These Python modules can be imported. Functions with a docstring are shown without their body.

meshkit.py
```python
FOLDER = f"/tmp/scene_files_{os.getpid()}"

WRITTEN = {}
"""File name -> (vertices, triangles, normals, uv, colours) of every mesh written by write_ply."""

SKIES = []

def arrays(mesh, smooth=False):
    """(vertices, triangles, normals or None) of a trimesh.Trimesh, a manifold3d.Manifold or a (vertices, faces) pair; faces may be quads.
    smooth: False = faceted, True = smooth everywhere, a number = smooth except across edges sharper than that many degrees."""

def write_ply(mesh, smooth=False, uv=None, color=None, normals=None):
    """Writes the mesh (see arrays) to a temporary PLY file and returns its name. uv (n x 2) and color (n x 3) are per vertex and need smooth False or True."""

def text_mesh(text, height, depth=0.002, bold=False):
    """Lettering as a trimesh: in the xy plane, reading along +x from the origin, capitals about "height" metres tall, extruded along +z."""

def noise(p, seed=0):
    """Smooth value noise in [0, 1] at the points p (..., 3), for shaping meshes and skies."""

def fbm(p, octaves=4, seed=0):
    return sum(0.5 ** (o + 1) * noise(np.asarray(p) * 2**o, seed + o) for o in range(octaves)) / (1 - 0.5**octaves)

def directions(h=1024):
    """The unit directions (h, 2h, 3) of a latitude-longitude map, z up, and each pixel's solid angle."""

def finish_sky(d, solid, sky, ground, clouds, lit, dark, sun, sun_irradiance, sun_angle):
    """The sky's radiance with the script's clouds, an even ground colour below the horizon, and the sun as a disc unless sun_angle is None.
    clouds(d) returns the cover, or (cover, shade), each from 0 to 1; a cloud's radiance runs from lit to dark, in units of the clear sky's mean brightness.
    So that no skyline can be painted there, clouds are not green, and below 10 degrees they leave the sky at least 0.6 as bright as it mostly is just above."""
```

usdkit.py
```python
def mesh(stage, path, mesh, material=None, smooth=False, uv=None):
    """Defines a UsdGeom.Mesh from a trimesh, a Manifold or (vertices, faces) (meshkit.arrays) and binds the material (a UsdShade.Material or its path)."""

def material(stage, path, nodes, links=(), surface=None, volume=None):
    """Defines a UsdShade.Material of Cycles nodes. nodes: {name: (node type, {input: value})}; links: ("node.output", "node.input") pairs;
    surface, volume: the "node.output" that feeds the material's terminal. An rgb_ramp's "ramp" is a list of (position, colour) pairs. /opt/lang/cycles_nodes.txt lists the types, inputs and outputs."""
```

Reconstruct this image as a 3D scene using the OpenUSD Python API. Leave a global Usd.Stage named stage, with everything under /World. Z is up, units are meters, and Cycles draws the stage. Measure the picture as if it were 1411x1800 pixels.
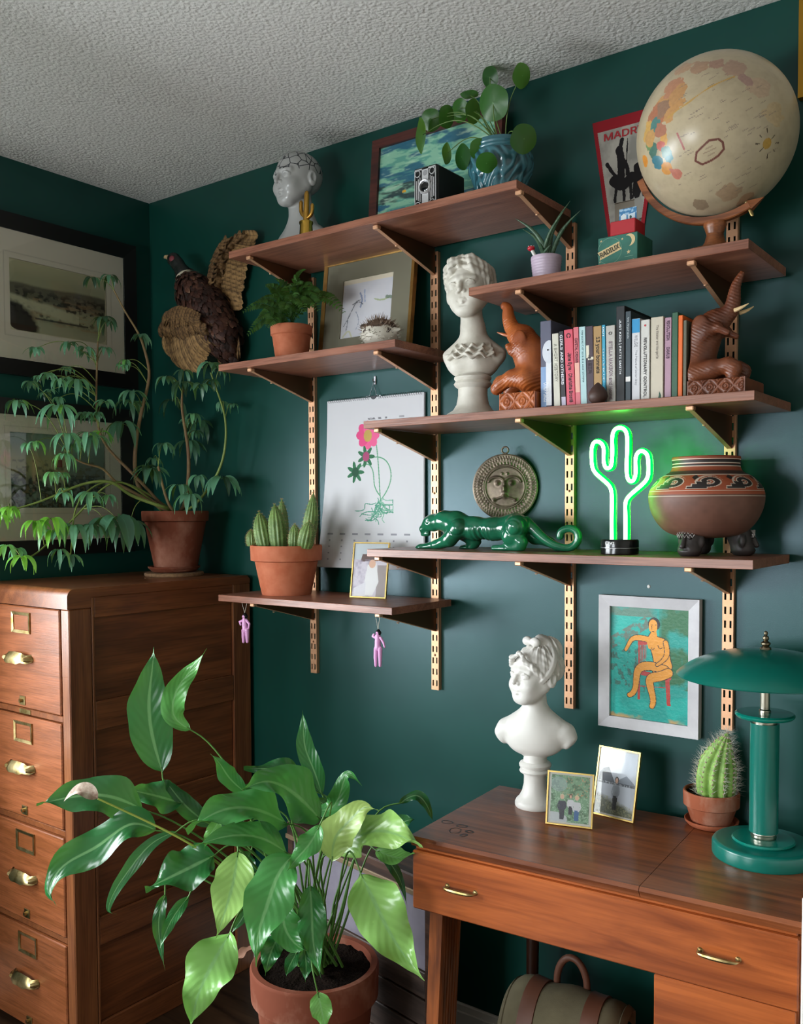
import math, numpy as np, trimesh, manifold3d, shapely, shapely.geometry as sg
import usdkit, meshkit
from pxr import Usd, UsdGeom, UsdLux, UsdShade, Gf, Sdf, Vt

stage = Usd.Stage.CreateInMemory()
UsdGeom.SetStageUpAxis(stage, 'Z'); UsdGeom.SetStageMetersPerUnit(stage, 1.0)
UsdGeom.Xform.Define(stage, '/World'); UsdGeom.Scope.Define(stage, '/World/Looks')

# ------------------------------------------------------------------ camera
FPX, PPX, PPY = 1613.2, 705.5, 964.25          # focal length and optical centre in pixels of the 1411 x 1800 frame
YAW, PITCH, ROLL = math.radians(-36.96), .04132, -.0042515
CAM = np.array([2.722, -2.124, 1.52])
cy_, sy_, cp_, sp_ = math.cos(YAW), math.sin(YAW), math.cos(PITCH), math.sin(PITCH)
FW = np.array([sy_*cp_, cy_*cp_, -sp_]); _rt = np.array([cy_, -sy_, 0]); _up = np.cross(_rt, FW)
RT = _rt*math.cos(ROLL)+_up*math.sin(ROLL); UP = -_rt*math.sin(ROLL)+_up*math.cos(ROLL)
AP = 24.0
cam = UsdGeom.Camera.Define(stage, '/World/Camera')
cam.CreateHorizontalApertureAttr(AP); cam.CreateVerticalApertureAttr(AP*1800/1411)
cam.CreateFocalLengthAttr(FPX/1411*AP)
cam.CreateVerticalApertureOffsetAttr((PPY-900)/1411*AP)
cam.CreateClippingRangeAttr(Gf.Vec2f(.05, 100))
_m = np.eye(4); _m[0, :3] = RT; _m[1, :3] = UP; _m[2, :3] = -FW; _m[3, :3] = CAM
UsdGeom.Xformable(cam).AddTransformOp().Set(Gf.Matrix4d(_m.tolist()))
cam.CreateExposureAttr(1.28)

# ------------------------------------------------------------------ daylight through the window in the left wall
WIN = (-3.05, -.95, .74, 1.78)                  # y0, y1, z0, z1 of the opening
sky = UsdLux.RectLight.Define(stage, '/World/window_daylight')
sky.CreateWidthAttr(WIN[3]-WIN[2]-.06); sky.CreateHeightAttr(WIN[1]-WIN[0]-.06)
sky.CreateIntensityAttr(11.5); sky.CreateColorAttr(Gf.Vec3f(.90, .96, 1.0)); sky.CreateNormalizeAttr(False)
_x = UsdGeom.Xformable(sky); _x.AddTranslateOp().Set(Gf.Vec3d(-.36, (WIN[0]+WIN[1])/2, (WIN[2]+WIN[3])/2+.08)); _x.AddRotateYOp().Set(-90.0+37.0)   # the overcast sky above the street: it shines in and down

WIN2 = (.30, 1.50, .74, 1.78)                   # x0, x1, z0, z1 of a second, smaller opening in the wall behind the camera
sky2 = UsdLux.RectLight.Define(stage, '/World/window_daylight_2')
sky2.CreateWidthAttr(WIN2[1]-WIN2[0]-.06); sky2.CreateHeightAttr(WIN2[3]-WIN2[2]-.06)
sky2.CreateIntensityAttr(9.0); sky2.CreateColorAttr(Gf.Vec3f(.90, .96, 1.0)); sky2.CreateNormalizeAttr(False)
_x = UsdGeom.Xformable(sky2); _x.AddTranslateOp().Set(Gf.Vec3d((WIN2[0]+WIN2[1])/2, -3.7-.36, (WIN2[2]+WIN2[3])/2+.08)); _x.AddRotateXOp().Set(90.0-37.0)

# ------------------------------------------------------------------ helpers: rays, naming
def ray(px, py): return FW+RT*((px-PPX)/FPX)-UP*((py-PPY)/FPX)
def PY(px, py, y): r = ray(px, py); return CAM+r*((y-CAM[1])/r[1])
def PX(px, py, x): r = ray(px, py); return CAM+r*((x-CAM[0])/r[0])
def PZ(px, py, z): r = ray(px, py); return CAM+r*((z-CAM[2])/r[2])
def PD(px, py, d): return CAM+ray(px, py)*d
def depth(p): return float((np.asarray(p)-CAM)@FW)
def scl(p): return FPX/depth(p)               # pixels per metre at p
def wall_d(px, py): return min(depth(PY(px, py, 0)), depth(PX(px, py, 0)) if ray(px, py)[0] < 0 else 9)
_used = {}
def numbered(parent, name):
    k = (parent, name); n = _used.get(k, 0); _used[k] = n+1
    return f'{parent}/{name}' if n == 0 else f'{parent}/{name}_{n:03d}'
def cd(prim, **kw):
    for k, v in kw.items():
        if v: prim.SetCustomDataByKey(k, v)
    return prim
class Thing:
    def __init__(s, name, label, cat, loc=(0, 0, 0), rz=0., group=None, world=False, kind=None):
        s.path = numbered('/World', name); s.loc = np.array(loc, float); s.rz = rz; s.world = world
        x = UsdGeom.Xform.Define(stage, s.path); x.AddTranslateOp().Set(Gf.Vec3d(*map(float, loc)))
        if rz: x.AddRotateZOp().Set(math.degrees(rz))
        s.prim = cd(x.GetPrim(), label=label, category=cat, group=group, kind=kind)
    def part(s, name, mesh, mat, smooth=30, under=None, label=None, col=None, kind=None):
        """mesh is in the thing's own frame, or in world space when the thing was made with world=True (rz must then be 0)."""
        path = numbered(under or s.path, name)
        v, f = vf(mesh)
        if s.world: v = v-s.loc
        put(path, (v, f), mat, smooth, col)
        cd(stage.GetPrimAtPath(path), label=label, kind=kind)
        return path
def vf(mesh):
    if hasattr(mesh, 'to_mesh'):
        m = mesh.to_mesh(); return np.array(m.vert_properties[:, :3], float), np.array(m.tri_verts, int)
    if hasattr(mesh, 'vertices'): return np.array(mesh.vertices, float), np.array(mesh.faces, int)
    v, f = np.asarray(mesh[0], float), np.asarray(mesh[1], int)
    if f.shape[1] == 4: f = np.vstack([f[:, [0, 1, 2]], f[:, [0, 2, 3]]])
    return v, f
def put(path, mesh, mat, smooth=30, col=None):
    m = usdkit.mesh(stage, path, mesh, mat, smooth=(True if (col is not None and smooth) else smooth))
    if col is not None:
        UsdGeom.PrimvarsAPI(m).CreatePrimvar('col', Sdf.ValueTypeNames.Color3fArray, 'vertex').Set(Vt.Vec3fArray.FromNumpy(np.asarray(col, np.float32)))
    return m
def solo(name, mesh, mat, label, cat, smooth=30, col=None, group=None, kind=None):
    path = numbered('/World', name); put(path, vf(mesh), mat, smooth, col)
    cd(stage.GetPrimAtPath(path), label=label, category=cat, group=group, kind=kind); return path
def struct(name, mesh, mat, parent=None, label=None, smooth=False):
    path = numbered(parent or '/World', name); put(path, vf(mesh), mat, smooth)
    if not parent: cd(stage.GetPrimAtPath(path), kind='structure', label=label)
    return path
def copy_of(src, loc, rz=0., label=None, group=None):
    c = src.prim.GetCustomData(); base = src.path.rsplit('/', 1)[1]
    t = Thing(base, label or c['label'], c['category'], loc, rz, group or c.get('group'))
    t.prim.GetReferences().AddInternalReference(src.prim.GetPath()); t.prim.SetInstanceable(True)
    return t

# ------------------------------------------------------------------ helpers: meshes
def cat(*ms):
    ms = [vf(m) for m in ms]; n = 0; V = []; F = []
    for v, f in ms: V.append(v); F.append(f+n); n += len(v)
    return np.vstack(V), np.vstack(F)
def xf(mesh, t=(0, 0, 0), rz=0., rx=0., ry=0., s=1.):
    v, f = vf(mesh); v = v*s
    for a, (i, j) in ((rx, (1, 2)), (ry, (2, 0)), (rz, (0, 1))):
        if a:
            c, n = math.cos(a), math.sin(a); w = v.copy(); w[:, i] = c*v[:, i]-n*v[:, j]; w[:, j] = n*v[:, i]+c*v[:, j]; v = w
    return v+np.array(t, float), f
def hull(pts):
    h = trimesh.convex.convex_hull(np.asarray(pts, float)); return np.array(h.vertices), np.array(h.faces)
def box(lo, hi, b=.0015):
    lo, hi = np.minimum(lo, hi).astype(float), np.maximum(lo, hi).astype(float); b = min(b, .45*(hi-lo).min()); P = []
    if b <= 0: m = trimesh.creation.box(bounds=[lo, hi]); return vf(m)
    for i in np.ndindex(2, 2, 2):
        c = np.where(i, hi, lo); d = np.where(i, -1, 1)
        for k in range(3): q = c+d*b; q[k] = c[k]; P.append(q)
    return hull(P)
def hexa(bot, top): return hull(np.vstack([bot, top]))
def lathe(prof, n=48, c=(0, 0, 0)):
    prof = np.array(prof, float); a = np.arange(n)*2*np.pi/n; k = len(prof)
    v = np.stack([prof[:, None, 0]*np.cos(a), prof[:, None, 0]*np.sin(a), np.broadcast_to(prof[:, None, 1], (k, n))], -1).reshape(-1, 3)
    i, j = np.meshgrid(np.arange(k-1), np.arange(n), indexing='ij'); j2 = (j+1) % n
    q = np.stack([i*n+j, i*n+j2, (i+1)*n+j2, (i+1)*n+j], -1).reshape(-1, 4)
    v, f = vf((v, q)); keep = (np.linalg.norm(np.cross(v[f[:, 1]]-v[f[:, 0]], v[f[:, 2]]-v[f[:, 0]]), axis=1) > 1e-12)
    return v+np.array(c, float), f[keep]
def spline(P, n=24):
    P = np.asarray(P, float)
    if len(P) < 3: t = np.linspace(0, 1, n)[:, None]; return P[0]*(1-t)+P[-1]*t
    from scipy.interpolate import CubicSpline, PchipInterpolator
    d = np.r_[0, np.cumsum(np.linalg.norm(np.diff(P, axis=0), axis=1)**.5+1e-6)]
    return CubicSpline(d, P, bc_type='natural')(np.linspace(0, d[-1], n))
def tube(P, r, n=8, cap=True):
    P = np.asarray(P, float); k = len(P); r = np.broadcast_to(np.asarray(r, float), (k,)) if np.ndim(r) == 0 or len(r) == k else np.interp(np.linspace(0, 1, k), np.linspace(0, 1, len(r)), r)
    T = np.gradient(P, axis=0); T /= np.linalg.norm(T, axis=1, keepdims=True)+1e-12
    ref = np.array([0, 0, 1.]) if abs(T[0][2]) < .9 else np.array([1., 0, 0]); A = np.zeros_like(P); a = ref-T[0]*(ref@T[0])
    for i in range(k):
        a = a-T[i]*(a@T[i]); a /= np.linalg.norm(a)+1e-12; A[i] = a
    B = np.cross(T, A); w = np.arange(n)*2*np.pi/n
    v = (P[:, None]+r[:, None, None]*(np.cos(w)[None, :, None]*A[:, None]+np.sin(w)[None, :, None]*B[:, None])).reshape(-1, 3)
    i, j = np.meshgrid(np.arange(k-1), np.arange(n), indexing='ij'); j2 = (j+1) % n
    F = vf((v, np.stack([i*n+j, i*n+j2, (i+1)*n+j2, (i+1)*n+j], -1).reshape(-1, 4)))[1]
    if cap:
        v = np.vstack([v, P[:1], P[-1:]]); c0, c1 = k*n, k*n+1; jj = np.arange(n)
        F = np.vstack([F, np.stack([np.full(n, c0), (jj+1) % n, jj], 1), np.stack([np.full(n, c1), (k-1)*n+jj, (k-1)*n+(jj+1) % n], 1)])
    return v, F
def grid(P):
    n, m = P.shape[:2]; i, j = np.meshgrid(np.arange(n-1), np.arange(m-1), indexing='ij')
    return vf((P.reshape(-1, 3), np.stack([i*m+j, (i+1)*m+j, (i+1)*m+j+1, i*m+j+1], -1).reshape(-1, 4)))
def ext(poly, d):
    """extrudes a polygon of the xz plane by d along +y (front face at y = 0 looks along -y)."""
    if not hasattr(poly, 'geom_type'): poly = sg.Polygon(poly)
    gs = [g for g in getattr(poly, 'geoms', [poly]) if g.area > 1e-9]
    out = []
    for g in gs:
        v, f = vf(trimesh.creation.extrude_polygon(g, d, engine='earcut')); out.append((np.stack([v[:, 0], v[:, 2], v[:, 1]], 1), f[:, ::-1]))
    return cat(*out)
def sphere(c, r, n=2, sc=(1, 1, 1)):
    m = trimesh.creation.icosphere(n, 1.0); return np.array(m.vertices)*np.array(sc)*r+np.array(c, float), np.array(m.faces)
def text(s, h, depth=.0006, bold=False):
    """lettering reading along +x, standing up along +z, facing -y; centred."""
    v, f = vf(meshkit.text_mesh(s, h, depth, bold)); v = np.stack([v[:, 0], -v[:, 2], v[:, 1]], 1)
    c = (v.min(0)+v.max(0))/2; v = v-[c[0], 0, c[2]]; return v, f
def fit_text(s, w, h, bold=False, depth=.0006):
    v, f = text(s, .02, depth, bold); e = np.ptp(v, axis=0); return v*[w/e[0], 1, h/e[2]], f

# ------------------------------------------------------------------ helpers: soft solids (distance fields meshed by surface nets)
class Pts:
    def __init__(s, lo, hi, h):
        s.lo, s.h = np.array(lo, float), h; n = np.ceil((np.array(hi)-s.lo)/h).astype(int)+1; s.n = n
        ax = [s.lo[k]+h*np.arange(n[k]) for k in range(3)]
        s.p = [a.astype(np.float32) for a in np.meshgrid(*ax, indexing='ij', sparse=False)]
def sd_ell(p, c, r, rot=None):
    q = [p[k]-np.float32(c[k]) for k in range(3)]
    if rot is not None: q = [sum(np.float32(rot[i][k])*q[k] for k in range(3)) for i in range(3)]
    if np.ndim(r) == 0: return np.sqrt(q[0]**2+q[1]**2+q[2]**2)-np.float32(r)
    k0 = np.sqrt(sum((q[k]/np.float32(r[k]))**2 for k in range(3))); k1 = np.sqrt(sum((q[k]/np.float32(r[k]**2))**2 for k in range(3)))+1e-6
    return k0*(k0-1)/k1
def sd_cone(p, a, b, ra, rb):
    a, b = np.asarray(a, float), np.asarray(b, float); d = b-a; l2 = float(d@d)+1e-12
    q = [p[k]-np.float32(a[k]) for k in range(3)]
    t = np.clip((q[0]*np.float32(d[0])+q[1]*np.float32(d[1])+q[2]*np.float32(d[2]))/np.float32(l2), 0, 1)
    return np.sqrt(sum((q[k]-t*np.float32(d[k]))**2 for k in range(3)))-(np.float32(ra)+t*np.float32(rb-ra))
def sd_chain(p, P, R, k=0.):
    d = None
    for i in range(len(P)-1):
        e = sd_cone(p, P[i], P[i+1], R[i], R[i+1]); d = e if d is None else (smin(d, e, k) if k else np.minimum(d, e))
    return d
def sd_box(p, c, hs, r=0.):
    q = [np.abs(p[k]-np.float32(c[k]))-np.float32(hs[k]-r) for k in range(3)]
    return np.sqrt(sum(np.maximum(x, 0)**2 for x in q))+np.minimum(np.maximum(np.maximum(q[0], q[1]), q[2]), 0)-np.float32(r)
def smin(a, b, k): h = np.clip(.5+.5*(b-a)/k, 0, 1); return b+(a-b)*h-np.float32(k)*h*(1-h)
def smax(a, b, k): return -smin(-a, -b, k)
def net(D, lo, h):
    """Surface nets: the zero level of the sampled field D as a closed triangle mesh."""
    s = D < 0; n0, n1, n2 = D.shape; N = (n0-1, n1-1, n2-1)
    acc = np.zeros(N+(3,), np.float32); cnt = np.zeros(N, np.float32)
    for ax in range(3):
        o = [(0, 0), (0, 1), (1, 0), (1, 1)]
        for a, b in o:
            off = [0, 0, 0]; k1, k2 = [k for k in range(3) if k != ax]; off[k1], off[k2] = a, b
            sl = tuple(slice(off[k], off[k]+N[k]) for k in range(3)); off2 = list(off); off2[ax] = 1
            sl2 = tuple(slice(off2[k], off2[k]+N[k]) for k in range(3))
            A, B = D[sl], D[sl2]; m = s[sl] != s[sl2]; idx = np.nonzero(m)
            t = A[idx]/(A[idx]-B[idx]); q = np.zeros((len(t), 3), np.float32); q[:, k1] = a; q[:, k2] = b; q[:, ax] = t
            acc[idx] += q; cnt[idx] += 1
    cells = np.argwhere(cnt > 0); ids = np.full(N, -1, np.int64); ids[tuple(cells.T)] = np.arange(len(cells))
    V = lo+h*(cells+acc[tuple(cells.T)]/cnt[tuple(cells.T)][:, None]); Q = []
    for ax in range(3):
        k1, k2 = (ax+1) % 3, (ax+2) % 3
        sl = [slice(None)]*3; sl2 = [slice(None)]*3; sl[ax] = slice(0, -1); sl2[ax] = slice(1, None)
        a, b = s[tuple(sl)], s[tuple(sl2)]
        for flip in (False, True):
            e = np.argwhere((a & ~b) if not flip else (~a & b)); e = e[(e[:, k1] > 0) & (e[:, k2] > 0) & (e[:, k1] < D.shape[k1]-1) & (e[:, k2] < D.shape[k2]-1)]
            if not len(e): continue
            d1 = np.zeros(3, int); d1[k1] = 1; d2 = np.zeros(3, int); d2[k2] = 1
            c = [ids[tuple((e-x).T)] for x in (0*d1, d1, d1+d2, d2)]
            Q.append(np.stack(c if not flip else c[::-1], 1))
    return vf((V, np.vstack(Q)))
def blob(fn, lo, hi, h):
    g = Pts(lo, hi, h); return net(fn(g.p), g.lo, h)
def fbm3(p, s, seed=0, o=3): return meshkit.fbm(np.stack(p, -1)*s, o, seed).astype(np.float32)

# ------------------------------------------------------------------ helpers: materials
def C(h):
    h = h.lstrip('#'); c = np.array([int(h[i:i+2], 16) for i in (0, 2, 4)])/255.
    return tuple(np.where(c <= .04045, c/12.92, ((c+.055)/1.055)**2.4))
_mats = {}
def M(name, color='#808080', rough=.5, metal=0., bump=None, spec=.5, var=None, nodes=None, links=None, **kw):
    """a principled material. bump = (noise scale, strength, distance[, stretch]); var = (second colour, noise scale[, stretch, lo, hi])."""
    if name in _mats: return _mats[name]
    c = C(color) if isinstance(color, str) else color
    N = {'p': ('principled_bsdf', {'base_color': c, 'roughness': rough, 'metallic': metal, 'specular_ior_level': spec, **kw})}; L = []
    if bump or var: N['tc'] = ('texture_coordinate', {})
    if var:
        st = var[2] if len(var) > 2 else (1, 1, 1); lo, hi = (var[3], var[4]) if len(var) > 4 else (.35, .65)
        N['vm'] = ('mapping', {'scale': st}); N['vn'] = ('noise_texture', {'scale': var[1], 'detail': 5.0, 'roughness': .6}); N['vr'] = ('rgb_ramp', {'ramp': [(0, c), (lo, c), (hi, C(var[0])), (1, C(var[0]))]})
        L += [('tc.object', 'vm.vector'), ('vm.vector', 'vn.vector'), ('vn.fac', 'vr.fac'), ('vr.color', 'p.base_color')]
    if bump:
        N['bm'] = ('mapping', {'scale': bump[3] if len(bump) > 3 else (1, 1, 1)}); N['bn'] = ('noise_texture', {'scale': bump[0], 'detail': 3.0}); N['b'] = ('bump', {'strength': bump[1], 'distance': bump[2]})
        L += [('tc.object', 'bm.vector'), ('bm.vector', 'bn.vector'), ('bn.fac', 'b.height'), ('b.normal', 'p.normal')]
    if nodes: N.update(nodes)
    if links: L += links
    _mats[name] = usdkit.material(stage, '/World/Looks/'+name, N, L, surface='p.BSDF'); return _mats[name]
def M_col(name, rough=.5, spec=.5, metal=0., bump=None, **kw):
    """a material whose colour is the mesh's own per-vertex print."""
    return M(name, rough=rough, spec=spec, metal=metal, bump=bump, nodes={'at': ('attribute', {'attribute': 'col'})}, links=[('at.color', 'p.base_color')], **kw)
def wood(name, dark, light, axis, rough=.4, scale=1., spec=.5, mid=None, fine=1.0, coat=0.):
    if name in _mats: return _mats[name]
    a = 'xyz'.index(axis); st = [9*scale]*3; st[a] = .9*scale; st2 = [160*scale]*3; st2[a] = 6*scale
    mid = mid or tuple((np.array(C(dark))+np.array(C(light)))/2)
    N = {'tc': ('texture_coordinate', {}), 'm1': ('mapping', {'scale': st}), 'n1': ('noise_texture', {'scale': 1.6, 'detail': 4.0, 'distortion': 1.2, 'roughness': .55}),
         'r': ('rgb_ramp', {'ramp': [(0, C(dark)), (.36, C(dark)), (.5, mid), (.66, C(light)), (1, C(light))]}),
         'm2': ('mapping', {'scale': st2}), 'n2': ('noise_texture', {'scale': 1.0, 'detail': 2.0}), 'r2': ('rgb_ramp', {'ramp': [(0, (.35, .3, .28)), (.38, (.6, .56, .52)), (.55, (1, 1, 1)), (1, (1, 1, 1))]}),
         'mx': ('mix_color', {'blend_type': 'multiply', 'fac': .55*fine}), 'b': ('bump', {'strength': .25*fine, 'distance': .001}),
         'p': ('principled_bsdf', {'roughness': rough, 'specular_ior_level': spec, 'coat_weight': coat, 'coat_roughness': .25})}
    L = [('tc.object', 'm1.vector'), ('m1.vector', 'n1.vector'), ('n1.fac', 'r.fac'), ('tc.object', 'm2.vector'), ('m2.vector', 'n2.vector'), ('n2.fac', 'r2.fac'),
         ('r.color', 'mx.a'), ('r2.color', 'mx.b'), ('mx.result', 'p.base_color'), ('n2.fac', 'b.height'), ('b.normal', 'p.normal')]
    _mats[name] = usdkit.material(stage, '/World/Looks/'+name, N, L, surface='p.BSDF'); return _mats[name]
def emit(name, color, strength):
    if name not in _mats: _mats[name] = usdkit.material(stage, '/World/Looks/'+name, {'e': ('emission', {'color': color, 'strength': strength})}, surface='e.emission')
    return _mats[name]
def pane(name='glass_pane', tint=(1, 1, 1), refl=1.0):
    if name not in _mats:
        _mats[name] = usdkit.material(stage, '/World/Looks/'+name, {'t': ('transparent_bsdf', {'color': tint}), 'g': ('glossy_bsdf', {'roughness': .03, 'color': (refl,)*3}), 'f': ('fresnel', {'IOR': 1.45}), 'mx': ('mix_closure', {})},
            [('f.fac', 'mx.fac'), ('t.BSDF', 'mx.closure1'), ('g.BSDF', 'mx.closure2')], surface='mx.closure')
    return _mats[name]
def leafmat(name, dark, light, rib, rough=.35, trans=.35, veins=0., tr=(.35, .6, .08), spec=.5):
    """col = (position along the leaf, distance from the midrib, tint of this leaf)."""
    if name in _mats: return _mats[name]
    N = {'at': ('attribute', {'attribute': 'col'}), 'sp': ('separate_color', {}), 'r': ('rgb_ramp', {'ramp': dark if isinstance(dark, list) else [(0, C(dark)), (1, C(light))]}),
         'rr': ('rgb_ramp', {'ramp': [(0, (1, 1, 1)), (.05, (1, 1, 1)), (.1, (0, 0, 0)), (1, (0, 0, 0))]}), 'mx': ('mix_color', {'b': C(rib)}), 'k': ('math', {'math_type': 'multiply', 'value2': .55}),
         'p': ('principled_bsdf', {'roughness': rough, 'specular_ior_level': spec}), 't': ('translucent_bsdf', {}), 'tm': ('mix_color', {'blend_type': 'mix', 'fac': .6, 'b': tr}), 'm': ('mix_closure', {'fac': trans})}
    L = [('at.color', 'sp.color'), ('sp.b', 'r.fac'), ('sp.g', 'rr.fac'), ('rr.color', 'k.value1'), ('k.value', 'mx.fac'), ('r.color', 'mx.a'), ('mx.result', 'p.base_color'),
         ('mx.result', 'tm.a'), ('tm.result', 't.color'), ('p.BSDF', 'm.closure1'), ('t.BSDF', 'm.closure2')]
    if veins:
        N.update({'a1': ('math', {'math_type': 'multiply', 'value2': 62.0}), 'a2': ('math', {'math_type': 'multiply', 'value2': 16.0}), 'a3': ('math', {'math_type': 'subtract'}), 'a4': ('math', {'math_type': 'sine'}), 'b': ('bump', {'strength': veins, 'distance': .004})})
        L += [('sp.r', 'a1.value1'), ('sp.g', 'a2.value1'), ('a1.value', 'a3.value1'), ('a2.value', 'a3.value2'), ('a3.value', 'a4.value1'), ('a4.value', 'b.height'), ('b.normal', 'p.normal')]
    _mats[name] = usdkit.material(stage, '/World/Looks/'+name, N, L, surface='m.closure'); return _mats[name]

# ------------------------------------------------------------------ helpers: leaves and prints
def leaf(mid, w, nrm, tint=.5, n=18, c=3, fold=.15, wave=0., prof=None, curl=0., seed=0, freq=9.):
    """a leaf along the points mid, half width w, facing nrm; returns (mesh, col)."""
    P = spline(mid, n); t = np.linspace(0, 1, n); T = np.gradient(P, axis=0); T /= np.linalg.norm(T, axis=1, keepdims=True)+1e-9
    N0 = np.asarray(nrm, float); N0 = np.broadcast_to(N0, P.shape); S = np.cross(T, N0); S /= np.linalg.norm(S, axis=1, keepdims=True)+1e-9; U = np.cross(S, T)
    W = (prof(t) if prof else (np.sin(np.pi*np.clip(t, 0, 1)**.78)**.85*(1-.25*t)))*w
    if wave > .08: W = W*(1+.05*np.sin(15*t+seed*2.3)+.03*np.sin(27*t+seed))
    s = np.linspace(-1, 1, 2*c+1); ph = seed*1.7
    off = fold*np.abs(s)[None, :]*W[:, None]+wave*np.sign(s)[None, :]*0+wave*np.abs(s)[None, :]**2*np.sin(freq*t[:, None]+ph+np.sign(s)[None, :]*1.1)*w-curl*(s[None, :]**2)*W[:, None]
    V = P[:, None]+S[:, None]*(W[:, None]*s[None, :])[..., None]+U[:, None]*off[..., None]
    col = np.stack([np.broadcast_to(t[:, None], off.shape), np.broadcast_to(np.abs(s)[None, :], off.shape), np.full(off.shape, tint)], -1).reshape(-1, 3)
    return grid(V), col
class Cv:
    """a flat print: a fine grid of coloured points, u to the right and v downwards in 0..1; w, h in metres."""
    def __init__(s, w, h, n, bg):
        s.w, s.h = w, h; s.nx, s.ny = n, int(round(n*h/w)); u, v = np.linspace(0, 1, s.nx), np.linspace(0, 1, s.ny)
        s.v, s.u = np.meshgrid(v, u, indexing='ij'); s.a = h/w; s.c = np.zeros(s.u.shape+(3,)); s.c[:] = C(bg)
    def fill(s, m, col, a=1.):
        m = np.clip(m, 0, 1)[..., None]*a; s.c = s.c*(1-m)+np.array(C(col) if isinstance(col, str) else col)*m; return s
    def poly(s, pts, col, a=1.): return s.fill(shapely.contains_xy(sg.Polygon(pts).buffer(0), s.u, s.v), col, a)
    def ell(s, cx, cy, rx, ry, col, a=1.): return s.fill(((s.u-cx)/rx)**2+((s.v-cy)/ry)**2 < 1, col, a)
    def dist(s, pts, smooth=True):
        P = spline(np.array([(x, y, 0) for x, y in pts], float), 8*len(pts))[:, :2] if smooth and len(pts) > 2 else np.array(pts, float)
        d = np.full(s.u.shape, 9.)
        for (x0, y0), (x1, y1) in zip(P[:-1], P[1:]):
            y0_, y1_ = y0*s.a, y1*s.a; dx, dy = x1-x0, y1_-y0_; t = np.clip(((s.u-x0)*dx+(s.v*s.a-y0_)*dy)/(dx*dx+dy*dy+1e-12), 0, 1); d = np.minimum(d, np.hypot(s.u-x0-t*dx, s.v*s.a-y0_-t*dy))
        return d
    def line(s, pts, wd, col, a=1., smooth=True): return s.fill(s.dist(pts, smooth) < wd/2, col, a)
    def noise(s, sx, sy, seed=0, o=4): return meshkit.fbm(np.stack([s.u*sx, s.v*sy, np.full(s.u.shape, seed*3.1)], -1), o, seed)
    def mesh(s):
        P = np.stack([(s.u-.5)*s.w, np.zeros_like(s.u), (.5-s.v)*s.h], -1); v, f = grid(P); return (v, f), s.c.reshape(-1, 3)
def frame_bars(w, h, bw, d, prof=.0):
    """four mitred bars of a frame of outer size w x h, bar width bw, depth d (front at y = -d, back at y = 0), centred; prof sinks the inner edge."""
    out = []
    for k in range(4):
        W, H = (w, h) if k % 2 == 0 else (h, w); a = [(-W/2, -H/2), (W/2, -H/2), (W/2-bw, -H/2+bw), (-W/2+bw, -H/2+bw)]
        v = [(x, 0, z) for x, z in a]+[(a[0][0], -d, a[0][1]), (a[1][0], -d, a[1][1]), (a[2][0], -d+prof, a[2][1]), (a[3][0], -d+prof, a[3][1])]
        m = hull(v); ang = -k*np.pi/2; out.append(xf(m, ry=ang))
    return out
def tip_y(mesh, ang, t): return xf(mesh, t, rx=ang)

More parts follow.
